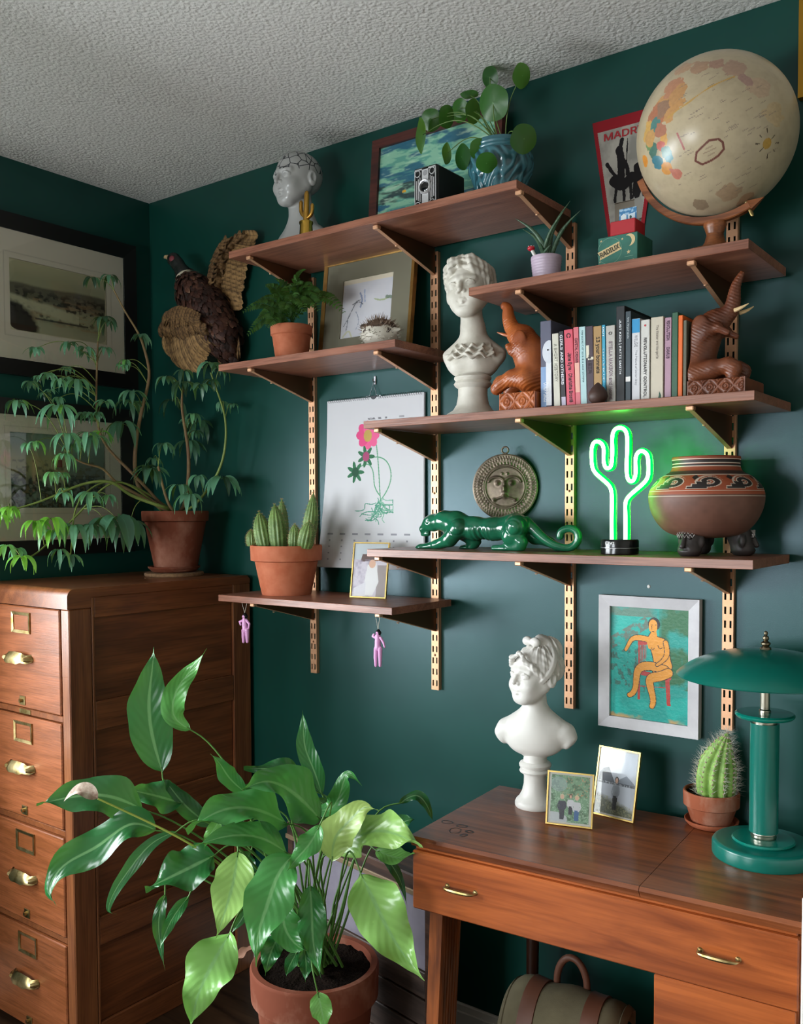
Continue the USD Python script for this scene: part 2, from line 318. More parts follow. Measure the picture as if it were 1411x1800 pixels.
# ================================================================== the room
CEIL = 2.622; RX, RY = 4.1, -3.7
wall_paint = M('wall_paint', '#0b3a31', rough=.35, spec=.53, specular_tint=(.70, .89, 1.04), bump=(420, .10, .001), var=('#0d4036', 3.0))
_n = {'tc': ('texture_coordinate', {}), 'n': ('noise_texture', {'scale': 130.0, 'detail': 6.0, 'roughness': .62}), 'v': ('voronoi_texture', {'scale': 110.0, 'feature': 'smooth_f1'}), 'mx': ('math', {'math_type': 'subtract'}),
      'b': ('bump', {'strength': .75, 'distance': .0055}), 'p': ('principled_bsdf', {'base_color': C('#dad8d4'), 'roughness': .9, 'specular_ior_level': .2})}
popcorn = usdkit.material(stage, '/World/Looks/popcorn_ceiling', _n, [('tc.object', 'n.vector'), ('tc.object', 'v.vector'), ('n.fac', 'mx.value1'), ('v.distance', 'mx.value2'), ('mx.value', 'b.height'), ('b.normal', 'p.normal')], surface='p.BSDF')
white_paint = M('white_paint', '#d9d8d2', rough=.4)
plain_wall = M('plain_wall', '#d3cdc0', rough=.7)
floor_wood = wood('floor_wood', '#1f130c', '#46301f', 'x', rough=.4)
struct('floor', box((-.2, RY-.1, -.1), (RX+.1, .1, 0), 0), floor_wood, label='dark brown wooden floor')
struct('ceiling', box((-.2, RY-.1, CEIL), (RX+.1, .1, CEIL+.1), 0), popcorn, label='pale grey popcorn textured ceiling')
struct('wall_back', box((-.2, 0, 0), (RX+.1, .1, CEIL), 0), wall_paint, label='dark green wall behind the shelves')
_o = sg.box(RY, 0, 0, CEIL).difference(sg.box(WIN[0], WIN[2], WIN[1], WIN[3]))
_v, _f = ext(_o, .2); _v = np.stack([-_v[:, 1], _v[:, 0], _v[:, 2]], 1)
struct('wall_left', (_v, _f), wall_paint, label='dark green wall with the two framed prints')
struct('wall_right', box((RX, RY, 0), (RX+.1, 0, CEIL), 0), plain_wall, label='plain light wall out of view')
struct('wall_front', xf(ext(sg.box(-.2, 0, RX+.1, CEIL).difference(sg.box(WIN2[0], WIN2[2], WIN2[1], WIN2[3])), .1), (0, RY-.1, 0)), plain_wall, label='plain light wall behind the camera')
struct('baseboard_back', cat(box((0, -.016, 0), (RX, 0, .115), .002), box((0, -.011, .112), (RX, 0, .135), .003)), white_paint, label='white painted baseboard under the green wall')
struct('baseboard_left', box((0, RY, 0), (.016, -.016, .135), .002), white_paint, label='white painted baseboard along the left wall')
_w = numbered('/World', 'window_1'); cd(UsdGeom.Xform.Define(stage, _w).GetPrim(), kind='structure', label='white sash window in the left wall')
_a, _b, _c, _d = WIN
for q in (box((-.16, _a, _c), (.03, _a+.03, _d)), box((-.16, _b-.03, _c), (.03, _b, _d)), box((-.16, _a, _d-.03), (.03, _b, _d)), box((-.16, _a-.04, _c-.02), (.07, _b+.04, _c+.012))): struct('window_frame', q, white_paint, _w)
for y in (_a+(_b-_a)/3, _a+2*(_b-_a)/3): struct('mullion', box((-.09, y-.025, _c), (-.03, y+.025, _d)), white_paint, _w)

_w = numbered('/World', 'window_2'); cd(UsdGeom.Xform.Define(stage, _w).GetPrim(), kind='structure', label='white sash window in the wall behind the camera')
_a, _b, _c, _d = WIN2
for q in (box((_a, RY-.1, _c), (_a+.03, RY+.02, _d)), box((_b-.03, RY-.1, _c), (_b, RY+.02, _d)), box((_a, RY-.1, _d-.03), (_b, RY+.02, _d)), box((_a-.04, RY-.1, _c-.02), (_b+.04, RY+.06, _c+.012))): struct('window_frame', q, white_paint, _w)

# ================================================================== wall shelving
SH = dict(s1=(.724, 1.669, 2.265), s2=(1.541, 2.181, 2.042), s3=(.675, 1.323, 1.948), s4=(1.220, 2.195, 1.750), s5=(1.229, 2.196, 1.421), s6=(.662, 1.309, 1.274))
Z1, Z2, Z3, Z4, Z5, Z6 = [SH[k][2] for k in ('s1', 's2', 's3', 's4', 's5', 's6')]
TH = .019; FR_ = -.288
laminate = wood('shelf_laminate', '#7c4c3a', '#9a6650', 'x', rough=.36, scale=1.6, spec=.5)
copper = M('copper_rail', '#dfae8a', rough=.45, metal=.55, var=('#d09c76', 8.0))
copper_dark = M('bracket_bronze', '#6e4b33', rough=.42, metal=.8)
LAB = dict(s1='brown wooden shelf board, topmost of the six, holding the box camera', s2='brown wooden shelf board holding the globe', s3='short brown wooden shelf board holding the fern',
           s4='long brown wooden shelf board holding the row of books', s5='long brown wooden shelf board holding the green panther', s6='brown wooden shelf board, lowest of the six, holding the columnar cacti')
for k, (x0, x1, z) in SH.items():
    t = Thing('wall_shelf', LAB[k], 'shelf', (x0, 0, z-TH), group='brown wooden wall shelves')
    t.part('board', box((0, FR_+.0015, 0), (x1-x0, -.018, TH), .0008), laminate)
    t.part('edge_band', box((.0, FR_, .0005), (x1-x0, FR_+.0014, TH-.0005), .0004), laminate)
RAILX = (.788, 1.250, 1.665, 2.063); RZ0, RZ1, RWD = 1.014, 2.235, .024
def rail_mesh():
    n = int((RZ1-RZ0)/.032); p = sg.box(-RWD/2, 0, RWD/2, RZ1-RZ0); hs = []
    for i in range(n):
        z = .012+i*.032
        for s in (-1, 1): hs.append(sg.box(s*.0062-.0017, z, s*.0062+.0017, z+.0155).buffer(.0006, 1))
    for z in (.095, .55, 1.0): hs.append(sg.Point(0, z+.004).buffer(.003, 4))
    face = ext(p.difference(shapely.union_all(hs)), .0014)
    return face
r0 = None
RLAB = ('copper slotted shelf rail, leftmost of the four, behind the columnar cacti', 'copper slotted shelf rail, second from the left, beside the calendar',
        'copper slotted shelf rail, third from the left, ending beside the desk bust', 'copper slotted shelf rail, rightmost of the four, ending behind the lamp shade')
for i, x in enumerate(RAILX):
    if r0 is None:
        r0 = Thing('shelf_rail', RLAB[i], 'shelf rail', (x, 0, RZ0), group='copper slotted shelf rails')
        r0.part('face_plate', xf(rail_mesh(), (0, -.013, 0)), copper)
        for s in (-1, 1): r0.part('side_flange', box((s*RWD/2-.0008, -.0126, 0), (s*RWD/2+.0008, 0, RZ1-RZ0), .0003), copper)
        for z in (.099, .554, 1.004): r0.part('screw', cat(lathe([(0, .002), (.0026, .0012), (.0032, 0), (0, 0)], 12), ), copper_dark) if False else r0.part('screw', xf(lathe([(0, .002), (.0026, .0012), (.0032, 0)], 12), (0, -.013, z), rx=np.pi/2), copper_dark)
    else: copy_of(r0, (x, 0, RZ0), label=RLAB[i])
BR = [('s1', (0, 1, 2)), ('s2', (2, 3)), ('s3', (0, 1)), ('s4', (1, 2, 3)), ('s5', (1, 2, 3)), ('s6', (0, 1))]
SN = dict(s1='topmost shelf', s2='globe shelf', s3='fern shelf', s4='book shelf', s5='panther shelf', s6='lowest shelf')
ON = ('leftmost', 'second', 'third', 'rightmost'); b0 = None
for k, rs in BR:
    for i in rs:
        lab = f'copper shelf bracket under the {SN[k]}, hooked on the {ON[i]} rail'; loc = (RAILX[i], 0, SH[k][2]-TH)
        if b0 is None:
            b0 = Thing('shelf_bracket', lab, 'shelf bracket', loc, group='copper shelf brackets')
            for s in (-1, 1):
                b0.part('side_plate', xf(ext([(0, 0), (.246, 0), (.246, -.008), (.06, -.056), (.0, -.072)], .0014), (s*.0045-.0007, -.0145, -.001), rz=-np.pi/2), copper_dark)
            q = [(-.0145, -.073), (-.0745, -.057), (-.2605, -.009)]
            for (y0, z0), (y1, z1) in zip(q[:-1], q[1:]): b0.part('bottom_lip', hull([(x, y, z-dz) for x in (-.0052, .0052) for (y, z) in ((y0, z0), (y1, z1)) for dz in (0, .0014)]), copper)
            b0.part('front_clip', box((-.0085, -.2745, -.0105), (.0085, -.259, -.0004), .002), copper)
            b0.part('screw', lathe([(0, -.0015), (.003, -.001), (.004, .001), (0, .001)], 12, (0, -.185, -.034)), copper)
        else: copy_of(b0, loc, label=lab)

# ================================================================== oak filing cabinet
cab_oak = wood('cabinet_oak', '#6a3c23', '#83512f', 'z', rough=.33, scale=1.5, spec=.5)
cab_oak_h = wood('cabinet_oak_across', '#683a20', '#814c2a', 'y', rough=.33, scale=1.5)
drawer_oak = wood('drawer_oak', '#74401f', '#8f5230', 'x', rough=.40, scale=1.8, spec=.45)
panel_oak = wood('panel_oak', '#5f341b', '#824a27', 'y', rough=.38, scale=1.0)
brass = M('aged_brass', '#c7b382', rough=.34, metal=1.0, var=('#8a7444', 30))
dark_gap = M('dark_gap', '#0c0806', rough=.9)
t = Thing('filing_cabinet', 'tall antique oak filing cabinet standing in the corner', 'filing cabinet', (.05, -.69, 0))
W_, D_, H_ = .46, .675, 1.31
side = W_
t.part('carcass', box((.022, .02, .02), (side-.022, D_, H_-.03), 0), dark_gap)
_tp = [(0, -.055)]+[(.0+.022-.022*math.cos(a), -.022+.022*math.sin(a)) for a in np.linspace(0, np.pi/2, 7)]+[(D_-.012, 0), (D_, -.012), (D_, -.026), (.0755, -.026), (.0755, -.055)]
v, f = ext(_tp, W_); t.part('top', np_ := (np.stack([v[:, 1], v[:, 0], v[:, 2]+H_], 1), f[:, ::-1]), cab_oak_h, 40)
for x0 in (0, W_-.038):
    t.part('front_stile', box((x0, .004, 0), (x0+.038, .075, H_-.056), .003), cab_oak)
for x0 in (side-.011, 0):
    t.part('back_stile', box((x0, D_-.075, 0), (x0+.011, D_, H_-.026), .002), cab_oak)
    t.part('side_stile', box((x0, .0755, 0), (x0+.011, .084, H_-.026), .002), cab_oak)
    for z0, z1 in ((1.225, H_-.026), (.908, .99), (.600, .683), (.295, .376), (.0, .074)):
        t.part('side_rail', box((x0, .0845, z0), (x0+.0105, D_-.0755, z1), .002), cab_oak_h)
    xi = x0-.004 if x0 else x0+.0105
    for z0, z1 in ((.99, 1.225), (.683, .908), (.376, .6), (.074, .295)):
        t.part('side_panel', box((xi, .0845, z0), (xi+.004, D_-.0755, z1), 0), panel_oak)
for z0 in (.939, .620, .318): t.part('drawer_rail', box((.0385, .006, z0), (W_-.0385, .03, z0+.018), .002), cab_oak_h)
zs = [(.960, 1.252), (.641, .936), (.338, .617), (.02, .314)]
for i, (z0, z1) in enumerate(zs):
    d = t.part('drawer', box((.0400, 0, z0), (W_-.0400, .022, z1), .003), drawer_oak)
    zc = z1-.047
    for b in frame_bars(.094, .060, .0085, .004, .0015): t.part('label_frame', xf(b, (.232, .0, zc)), brass, under=d)
    zp = z1-.149
    xx = np.linspace(-.066, .066, 33); tp_ = np.interp(xx, [-.066, -.058, -.045, -.030, 0, .030, .045, .058, .066], [.004, .013, .011, .018, .020, .018, .011, .013, .004]); bt_ = np.interp(xx, [-.066, -.058, -.04, -.025, 0, .025, .04, .058, .066], [-.006, -.012, -.008, -.013, -.011, -.013, -.008, -.012, -.006])
    ww = np.linspace(0, 1, 7); ZZ = bt_[None, :]*(1-ww[:, None])+tp_[None, :]*ww[:, None]; YY = -.030*(1-(xx/.068)**4)[None, :]+.012*(ww**2)[:, None]
    fr_ = grid(np.stack([np.broadcast_to(xx, ZZ.shape)+.222, YY, ZZ+zp], -1)); bk_ = (fr_[0]+[0, .0022, 0], fr_[1][:, ::-1]); t.part('pull', cat((fr_[0], fr_[1]), bk_), brass, 40, under=d)
    for s in (-1, 1): t.part('pull_post', tube([(.222+s*.058, 0, zp), (.222+s*.056, -.012, zp), (.222+s*.05, -.02, zp)], [.010, .008, .006], 10), brass, under=d)
    t.part('lock_plate', box((.218, -.0025, z0+.008), (.246, 0, z0+.034), .0006), brass, under=d)
    t.part('lock_button', tube([(.230, -.002, z0+.021), (.229, -.010, z0+.021)], .0055, 12), brass, under=d)
t.part('rail_plate', box((.205, .0035, .941), (.262, .006, .9545), .0008), brass)

# ================================================================== sewing desk
desk_top = wood('desk_top_walnut', '#693923', '#92522f', 'x', rough=.24, scale=1.3, spec=.55, fine=.7)
desk_front = wood('desk_front_walnut', '#7f3c1a', '#b5602e', 'x', rough=.3, scale=1.0, spec=.5, fine=.6)
desk_leg = wood('desk_leg_walnut', '#5c2e14', '#965226', 'z', rough=.32, scale=1.3)
DA = math.radians(4.0); DO = np.array([1.527, -.512, 0.])
t = Thing('sewing_desk', 'walnut sewing desk with brass pulls in front of the green wall', 'desk', DO, DA)
DW, DD = .808, .44
def slab(x0, x1): return hull([(x, y, z) for x in (x0, x1) for (y, z) in ((.0, .792), (.004, .8), (DD, .8), (DD, .776), (.010, .776))])
t.part('top_leaf', slab(0, .5185), desk_top, 20); t.part('top_leaf', slab(.5195, DW), desk_top, 20)
t.part('moulding', box((.008, .014, .768), (DW-.008, DD-.01, .7755), .002), desk_front)
fp = t.part('front_panel', box((.004, .006, .636), (DW-.004, .024, .7675), .003), desk_front)
for x0 in (.004, DW-.022): t.part('end_panel', box((x0, .0245, .64), (x0+.018, DD-.02, .7675), .002), desk_front)
t.part('back_panel', box((.0225, DD-.036, .64), (DW-.0225, DD-.02, .7675), .002), desk_front)
for x, z in ((.128, .7055), (.668, .7045)):
    P = [(x-.038, -.002, z), (x-.033, -.009, z), (x-.015, -.013, z), (x+.015, -.013, z), (x+.033, -.009, z), (x+.038, -.002, z)]
    t.part('pull', tube(spline(P, 22), [.0015, .003, .0042, .0048, .0048, .0042, .003, .0015], 8), brass, under=fp)
    for s in (-1, 1): t.part('pull_base', xf(lathe([(0, .004), (.0042, .003), (.006, 0)], 14), (x+s*.034, .006, z), rx=np.pi/2), brass, under=fp)
# fluted front leg, round back leg, cabinet pedestal on the right
lg = sg.box(.04, .03, .072, .046)
fl = [(.072, .046)]
pts = [(.038, .026), (.070, .026)]
for i in range(6):
    y = .034+i*.0125; pts += [(.072, y), (.072, y+.009), (.0685, y+.0098), (.0685, y+.0117)]
pts += [(.072, .110), (.038, .110)]
v, f = vf(trimesh.creation.extrude_polygon(sg.Polygon(pts), .6355, engine='earcut')); k = 1-(.6355-v[:, 2:3])*.18
v[:, :2] = (v[:, :2]-[.055, .068])*k+[.055, .068]; v[:, 0] -= (.6355-v[:, 2])*.05
t.part('leg', (v, f), desk_leg, 15)
t.part('leg', tube([(.125, DD-.06, .64), (.12, DD-.055, .3), (.11, DD-.05, 0)], [.017, .015, .010], 20), M('dark_leg', '#3a2015', rough=.35))
ped = t.part('pedestal', box((.545, .0245, .0), (DW-.006, DD-.03, .6355), .002), desk_front)
t.part('pedestal_door', box((.547, .008, .03), (DW-.008, .0240, .6345), .002), desk_front)
rg = np.random.default_rng(12); lo_ = lambda px, py: (lambda q: np.array([math.cos(DA)*(q[0]-DO[0])+math.sin(DA)*(q[1]-DO[1]), -math.sin(DA)*(q[0]-DO[0])+math.cos(DA)*(q[1]-DO[1])]))(PZ(px, py, .8))
def blot(c, r, wd):
    a = np.linspace(0, 2*np.pi, 40, endpoint=False); rr = r*(1+.14*np.sin(2*a+rg.random()*6)+.05*rng_(a)); p = sg.Polygon(np.stack([c[0]+rr*np.cos(a), c[1]+rr*np.sin(a)], 1)); p = p.difference(p.buffer(-wd)); v, f = vf(trimesh.creation.extrude_polygon(p if p.geom_type == 'Polygon' else max(p.geoms, key=lambda g: g.area), .0002, engine='earcut')); return v+[0, 0, .80005], f
def rng_(a): return np.sin(7*a+rg.random()*6)
stain = M('ink_stain', '#3b2016', rough=.4)
for px, py, r, wd in ((786, 1445, .013, .003), (812, 1452, .012, .004), (825, 1462, .010, .005), (800, 1460, .016, .0025), (815, 1468, .009, .004)): t.part('stain', blot(lo_(px, py), r, wd), stain, False)
q = PY(1408.5, 1577, -.52)
solo('white_cupboard', box((q[0], -.52, 0), (q[0]+.4, -.06, q[2]), .004), white_paint, 'white painted cupboard showing as a sliver at the lower right edge beside the desk', 'cupboard')
q = PY(1140, 1031, 0); solo('wall_plug', xf(lathe([(0, .0025), (.0035, .002), (.0045, 0)], 14), (q[0], 0, q[2]), rx=np.pi/2), M('plug_white', '#d8d8d4', rough=.5), 'tiny white plug in the green wall above the white framed painting', 'wall plug', 40)

# ================================================================== plaster heads and busts
plaster = M('white_plaster', '#d3d0ca', rough=.42, spec=.4, bump=(260, .12, .0006))
plaster_grey = M('cream_plaster', '#d6d2c8', rough=.5, spec=.35, bump=(260, .15, .0006), var=('#c6c1b4', 18.0))
def roty(a): c, s = math.cos(a), math.sin(a); return np.array([[c, s, 0], [-s, c, 0], [0, 0, 1.]])       # turns the face by a about z
def head_sd(p, ears=True, child=1.0):
    """a head one unit tall from chin to crown, centred, looking along -y."""
    d = sd_ell(p, (0, .07, .12), (.355, .43, .375))
    d = smin(d, sd_ell(p, (0, -.09, -.12), (.275, .29, .33)), .12)
    d = smin(d, sd_ell(p, (0, -.245, -.385), (.105, .095, .085)), .12)
    for s in (-1, 1):
        d = smin(d, sd_ell(p, (s*.15, -.235, -.17), .125), .09)
        d = smin(d, sd_cone(p, (s*.05, -.352, .085), (s*.20, -.295, .075), .042, .035), .06)
        d = smin(d, sd_cone(p, (s*.26, .0, -.16), (s*.1, -.22, -.36), .08, .07), .12)
    for s in (-1, 1): d = smax(d, -sd_ell(p, (s*.145, -.415, .005), (.090, .075, .055)), .05)
    for s in (-1, 1):
        e = sd_ell(p, (s*.140, -.288, .0), .080); d = smin(d, e, .010)
        d = smin(d, sd_chain(p, [(s*.075, -.352, .006), (s*.11, -.374, .034), (s*.15, -.374, .040), (s*.195, -.345, .022), (s*.215, -.315, -.002)], [.009, .013, .014, .013, .009]), .008)
        d = smin(d, sd_chain(p, [(s*.08, -.350, -.014), (s*.14, -.362, -.042), (s*.205, -.318, -.016)], [.007, .009, .007]), .012)
    d = smin(d, sd_chain(p, [(0, -.345, .07), (0, -.400, -.01), (0, -.440, -.105)], [.030, .029, .040], .02), .035)
    for s in (-1, 1):
        d = smin(d, sd_ell(p, (s*.050, -.388, -.122), .034), .02)
        d = smax(d, -sd_ell(p, (s*.028, -.415, -.152), (.015, .022, .012)), .008)
    d = smax(d, -sd_cone(p, (0, -.395, -.165), (0, -.385, -.210), .010, .012), .02)
    d = smin(d, sd_chain(p, [(-.090, -.318, -.254), (-.035, -.358, -.234), (0, -.362, -.242), (.035, -.358, -.234), (.090, -.318, -.254)], [.010, .021, .021, .021, .010]), .012)
    d = smin(d, sd_chain(p, [(-.07, -.324, -.272), (0, -.356, -.294), (.07, -.324, -.272)], [.010, .027, .010]), .012)
    d = smax(d, -sd_chain(p, [(-.085, -.345, -.259), (-.04, -.378, -.263), (0, -.386, -.266), (.04, -.378, -.263), (.085, -.345, -.259)], [.005, .009, .010, .009, .005]), .008)
    d = smax(d, -sd_ell(p, (0, -.395, -.332), (.09, .05, .016)), .03)
    if ears:
        for s in (-1, 1):
            d = smin(d, sd_ell(p, (s*.362, .065, -.03), (.055, .085, .13)), .02)
            d = smax(d, -sd_ell(p, (s*.418, .045, -.01), (.040, .048, .078)), .02)
    return d
def strands(p, c, freq, amp, twist=0.):
    a = np.arctan2(p[0]-np.float32(c[0]), -(p[1]-np.float32(c[1]))); r = p[2]
    return np.float32(amp)*(np.sin(freq*a+twist*r+2.5*np.sin(5*r+2*a))+.5*np.sin(2.1*freq*a+1.7*twist*r+1.3))
def socle(prof): return prof
def bust(H, body, head_yaw, tilt, hair, torso, zcut, lo, hi, h, shift=(0, 0, 0)):
    """body frame in metres, origin at the head's centre; head turned by head_yaw and leaned by tilt."""
    g = Pts(np.array(lo)*H, np.array(hi)*H, h); P = [x/np.float32(H) for x in g.p]
    D = torso(P)
    k = int(max(0, np.searchsorted((g.lo[2]+g.h*np.arange(g.n[2]))/H, zcut)))
    Q = [x[:, :, k:] for x in P]; R = roty(head_yaw)
    q = [sum(np.float32(R[i][j])*(Q[j]-np.float32(shift[j])) for j in range(3)) for i in range(3)]
    ct, st = math.cos(tilt[0]), math.sin(tilt[0]); q = [q[0], ct*q[1]+st*q[2], -st*q[1]+ct*q[2]]
    ct, st = math.cos(tilt[1]), math.sin(tilt[1]); q = [ct*q[0]+st*q[2], q[1], -st*q[0]+ct*q[2]]
    hd = head_sd(q); hd = hair(q, hd)
    D[:, :, k:] = smin(D[:, :, k:], hd, .05)
    v, f = net(D*np.float32(H), g.lo, g.h)
    return v, f

# ---- white bust of a girl on the desk
def hair_girl(q, d):
    n = strands(q, (0, .1), 21, .010, 9.)+.006*np.sin(60*q[2]+22*q[0]+5*np.sin(9*q[1]))
    cap = sd_ell(q, (0, .105, .13), (.395, .43, .395))+n
    cap = smax(cap, -sd_ell(q, (0, -.46, -.10), (.335, .42, .42)), .04)
    cap = smax(cap, -(q[2]+.20-.5*np.maximum(q[1], 0)), .08)
    for s in (-1, 1): cap = smax(cap, -sd_ell(q, (s*.40, .05, -.07), (.13, .125, .15)), .03)
    d = smin(d, cap, .02)
    for s in (-1, 1): d = smin(d, sd_chain(q, [(s*.02, -.36, .36), (s*.14, -.39, .27), (s*.24, -.30, .17), (s*.31, -.16, .06), (s*.34, -.05, -.04)], [.030, .042, .045, .040, .024])+.8*n, .03)
    bun = sd_ell(q, (0, .25, .42), (.25, .24, .22))+strands(q, (0, .25), 11, .018, 16.); d = smin(d, bun, .03)
    d = smin(d, sd_ell(q, (.0, .12, .56), (.17, .15, .11))+.012*np.sin(30*q[0]+18*q[2]), .03)
    band = np.abs(sd_ell(q, (0, .105, .13), (.415, .45, .415)))-.022; band = smax(band, np.abs((q[1]-.02)*.9-(q[2]-.2)*.45)-.04, .015); d = smin(d, band, .01)
    for s in (-1, 1): d = smin(d, np.abs(sd_ell(q, (s*.09-.02, -.10, .555), (.085, .05, .06)))-.018, .012)
    return smin(d, sd_ell(q, (-.02, -.11, .545), .04), .015)
def torso_girl(p):
    d = sd_cone(p, (0, .05, -.30), (0, .10, -.80), .185, .215)
    d = smin(d, sd_ell(p, (0, .06, -1.02), (.50, .28, .42)), .18)
    for s in (-1, 1):
        d = smin(d, sd_cone(p, (s*.08, .12, -.68), (s*.50, .12, -.93), .12, .15), .16)
        d = smin(d, sd_chain(p, [(s*.50, .10, -.95), (s*.59, .09, -1.05), (s*.605, .06, -1.16)], [.15, .135, .115]), .08)
        d = smin(d, sd_cone(p, (s*.03, -.11, -.79), (s*.40, -.02, -.82), .025, .03), .05)
    d = smax(d, sd_ell(p, (0, .10, -.72), (.80, .55, .655)), .07)
    d = smin(d, sd_ell(p, (0, .10, -1.33), (.20, .18, .1)), .06)
    return d
def stand(H, z0, prof): return lathe([(r*H, z0*H+z*H) for r, z in prof], 56)
H = .146
B = PZ(930, 1418, .8); B = np.array([1.652, -.165, .8])
t = Thing('girl_bust', 'white plaster bust of a girl with tied up hair on the desk', 'bust', B, math.radians(14))
zc = 2.205*H
m = bust(H, None, math.radians(-32), (-.10, 0), hair_girl, torso_girl, -.75, (-.80, -.56, -1.46), (.80, .62, .76), .0017)
t.part('figure', xf(m, (0, -.012, zc)), plaster, True)
t.part('socle', lathe([(0, 0), (.322*H, 0), (.335*H, .02*H), (.335*H, .07*H), (.315*H, .115*H), (.27*H, .16*H), (.22*H, .25*H), (.19*H, .38*H), (.185*H, .50*H), (.20*H, .56*H), (.25*H, .575*H), (.262*H, .60*H), (.25*H, .63*H), (.225*H, .645*H), (.225*H, .66*H), (.262*H, .675*H), (.268*H, .71*H), (.25*H, .74*H), (.20*H, .76*H), (.19*H, .83*H), (.19*H, .9*H), (0, .9*H)], 56, (0, 0, 0)), plaster, 40)

# ---- cream bust with a ruffled collar on the book shelf
def hair_boy(q, d):
    n = strands(q, (0, .05), 13, .016, 9.)+.010*np.sin(20*q[2]+9*q[0]+4*np.sin(7*q[0]))
    cap = sd_ell(q, (0, .11, .14), (.40, .43, .39))+n
    cap = smax(cap, -sd_ell(q, (0, -.48, -.06), (.325, .44, .40)), .05)
    cap = smax(cap, -(q[2]+.22-.4*np.maximum(q[1], 0)), .08); d = smin(d, cap, .02)
    for s in (-1, 1):
        for k, (z, r) in enumerate(((.40, .065), (.33, .06), (.22, .055))):
            d = smin(d, sd_chain(q, [(s*.01, -.20-.06*k, z+.08), (s*.15, -.27-.03*k, z+.02), (s*.29, -.17, z-.07), (s*.36, -.02, z-.13)], [.03, r, r, .035])+.6*n, .02)
    return d
def torso_boy(p):
    d = sd_chain(p, [(0.02, .02, -.30), (.05, .06, -.62), (.06, .10, -.95)], [.175, .18, .26], .1)
    d = smin(d, sd_ell(p, (.03, .10, -1.14), (.44, .28, .34)), .15)
    for s in (-1, 1): d = smin(d, sd_cone(p, (.05+s*.1, .12, -.80), (.06+s*.40, .12, -1.02), .11, .12), .12)
    a = np.arctan2(p[0]-.06, -(p[1]-.1)); rr = np.sqrt((p[0]-.06)**2+(p[1]-.06)**2)
    for k, (z, r) in enumerate(((-.88, .27), (-.96, .33), (-1.03, .38))):
        zz = np.float32(z)+.05*np.cos(a)*-1+.028*np.sin(11*a+k*1.7)
        ruff = np.sqrt((rr-np.float32(r)-.025*np.sin(13*a+k))**2+(p[2]-zz)**2*1.6)-.038; d = smin(d, ruff, .025)
    d = d+.010*np.sin(16*p[0]-9*p[2]+3*np.sin(6*p[2]))*(p[2] < -1.0)
    d = smax(d, sd_ell(p, (.06, .08, -.83), (.58, .5, .60)), .06)
    d = smin(d, sd_ell(p, (.05, .05, -1.40), (.22, .19, .09)), .06)
    return d
H = .158
t = Thing('curly_bust', 'cream plaster bust with ruffled collar on the book shelf beside the left elephant', 'bust', (1.478, -.15, Z4), math.radians(20))
zc = (PY(826, 512, -.15)[2]-Z4)
m = bust(H, None, math.radians(-8), (-.06, .10), hair_boy, torso_boy, -.70, (-.62, -.58, -1.50), (.70, .64, .62), .0018)
t.part('figure', xf(m, (-.02, -.005, zc)), plaster_grey, True)
zs_ = zc-1.40*H
t.part('socle', lathe([(0, 0), (.068, 0), (.070, .004), (.066, .012), (.050, .022), (.041, .036), (.037, .058), (.037, .076), (.045, .082), (.048, .087), (.045, .092), (.043, .095), (.047, .100), (.047, .104), (.040, .110), (.036, zs_*.98), (0, zs_*.98)], 48, (-.012, 0, 0)), plaster_grey, 40)

# ---- phrenology head
_n = {'tc': ('texture_coordinate', {}), 'v': ('voronoi_texture', {'scale': 42.0, 'feature': 'distance_to_edge'}), 'lt': ('math', {'math_type': 'less_than', 'value2': .05}), 'sp': ('separate_xyz', {}), 'z': ('math', {'math_type': 'greater_than', 'value2': .232}),
      'x': ('math', {'math_type': 'greater_than', 'value2': -.016}), 'm1': ('math', {'math_type': 'multiply'}), 'm2': ('math', {'math_type': 'multiply'}), 'mx': ('mix_color', {'a': C('#a5a5a3'), 'b': C('#3a3c40')}),
      'xa': ('math', {'math_type': 'compare', 'value2': -.016, 'value3': .0016}), 'za': ('math', {'math_type': 'greater_than', 'value2': .21}), 'm3': ('math', {'math_type': 'multiply'}), 'mm': ('math', {'math_type': 'maximum'}), 'h': ('math', {'math_type': 'less_than', 'value2': .0125}), 'm4': ('math', {'math_type': 'maximum'}), 'p': ('principled_bsdf', {'roughness': .25, 'specular_ior_level': .5})}
glazed_head = usdkit.material(stage, '/World/Looks/glazed_head', _n, [('tc.object', 'v.vector'), ('tc.object', 'sp.vector'), ('v.distance', 'lt.value1'), ('sp.z', 'z.value1'), ('sp.x', 'x.value1'), ('z.value', 'm1.value1'), ('x.value', 'm1.value2'), ('lt.value', 'm2.value1'), ('m1.value', 'm2.value2'),
    ('sp.x', 'xa.value1'), ('sp.z', 'za.value1'), ('xa.value', 'm3.value1'), ('za.value', 'm3.value2'), ('m2.value', 'mm.value1'), ('m3.value', 'mm.value2'), ('mm.value', 'mx.fac'), ('mx.result', 'p.base_color')], surface='p.BSDF')
def torso_phren(p):
    d = sd_cone(p, (0, .06, -.25), (0, .12, -.68), .20, .23)
    d = smin(d, sd_ell(p, (0, .12, -1.05), (.60, .33, .34)), .22)
    return smax(d, -(p[2]+np.float32(zb)), .02)
H = .168
pc = PY(521, 318, -.135); zc = pc[2]-Z1; zb = (zc-.006)/H
t = Thing('phrenology_head', 'white glazed phrenology head with black lines on the topmost shelf', 'bust', (pc[0], -.135, Z1), math.radians(-8))
m = bust(H, None, 0., (.0, 0), lambda q, d: d, torso_phren, -.75, (-.68, -.55, -zb-.06), (.68, .62, .56), .0022)
t.part('head', xf(m, (0, 0, zc)), glazed_head, True)
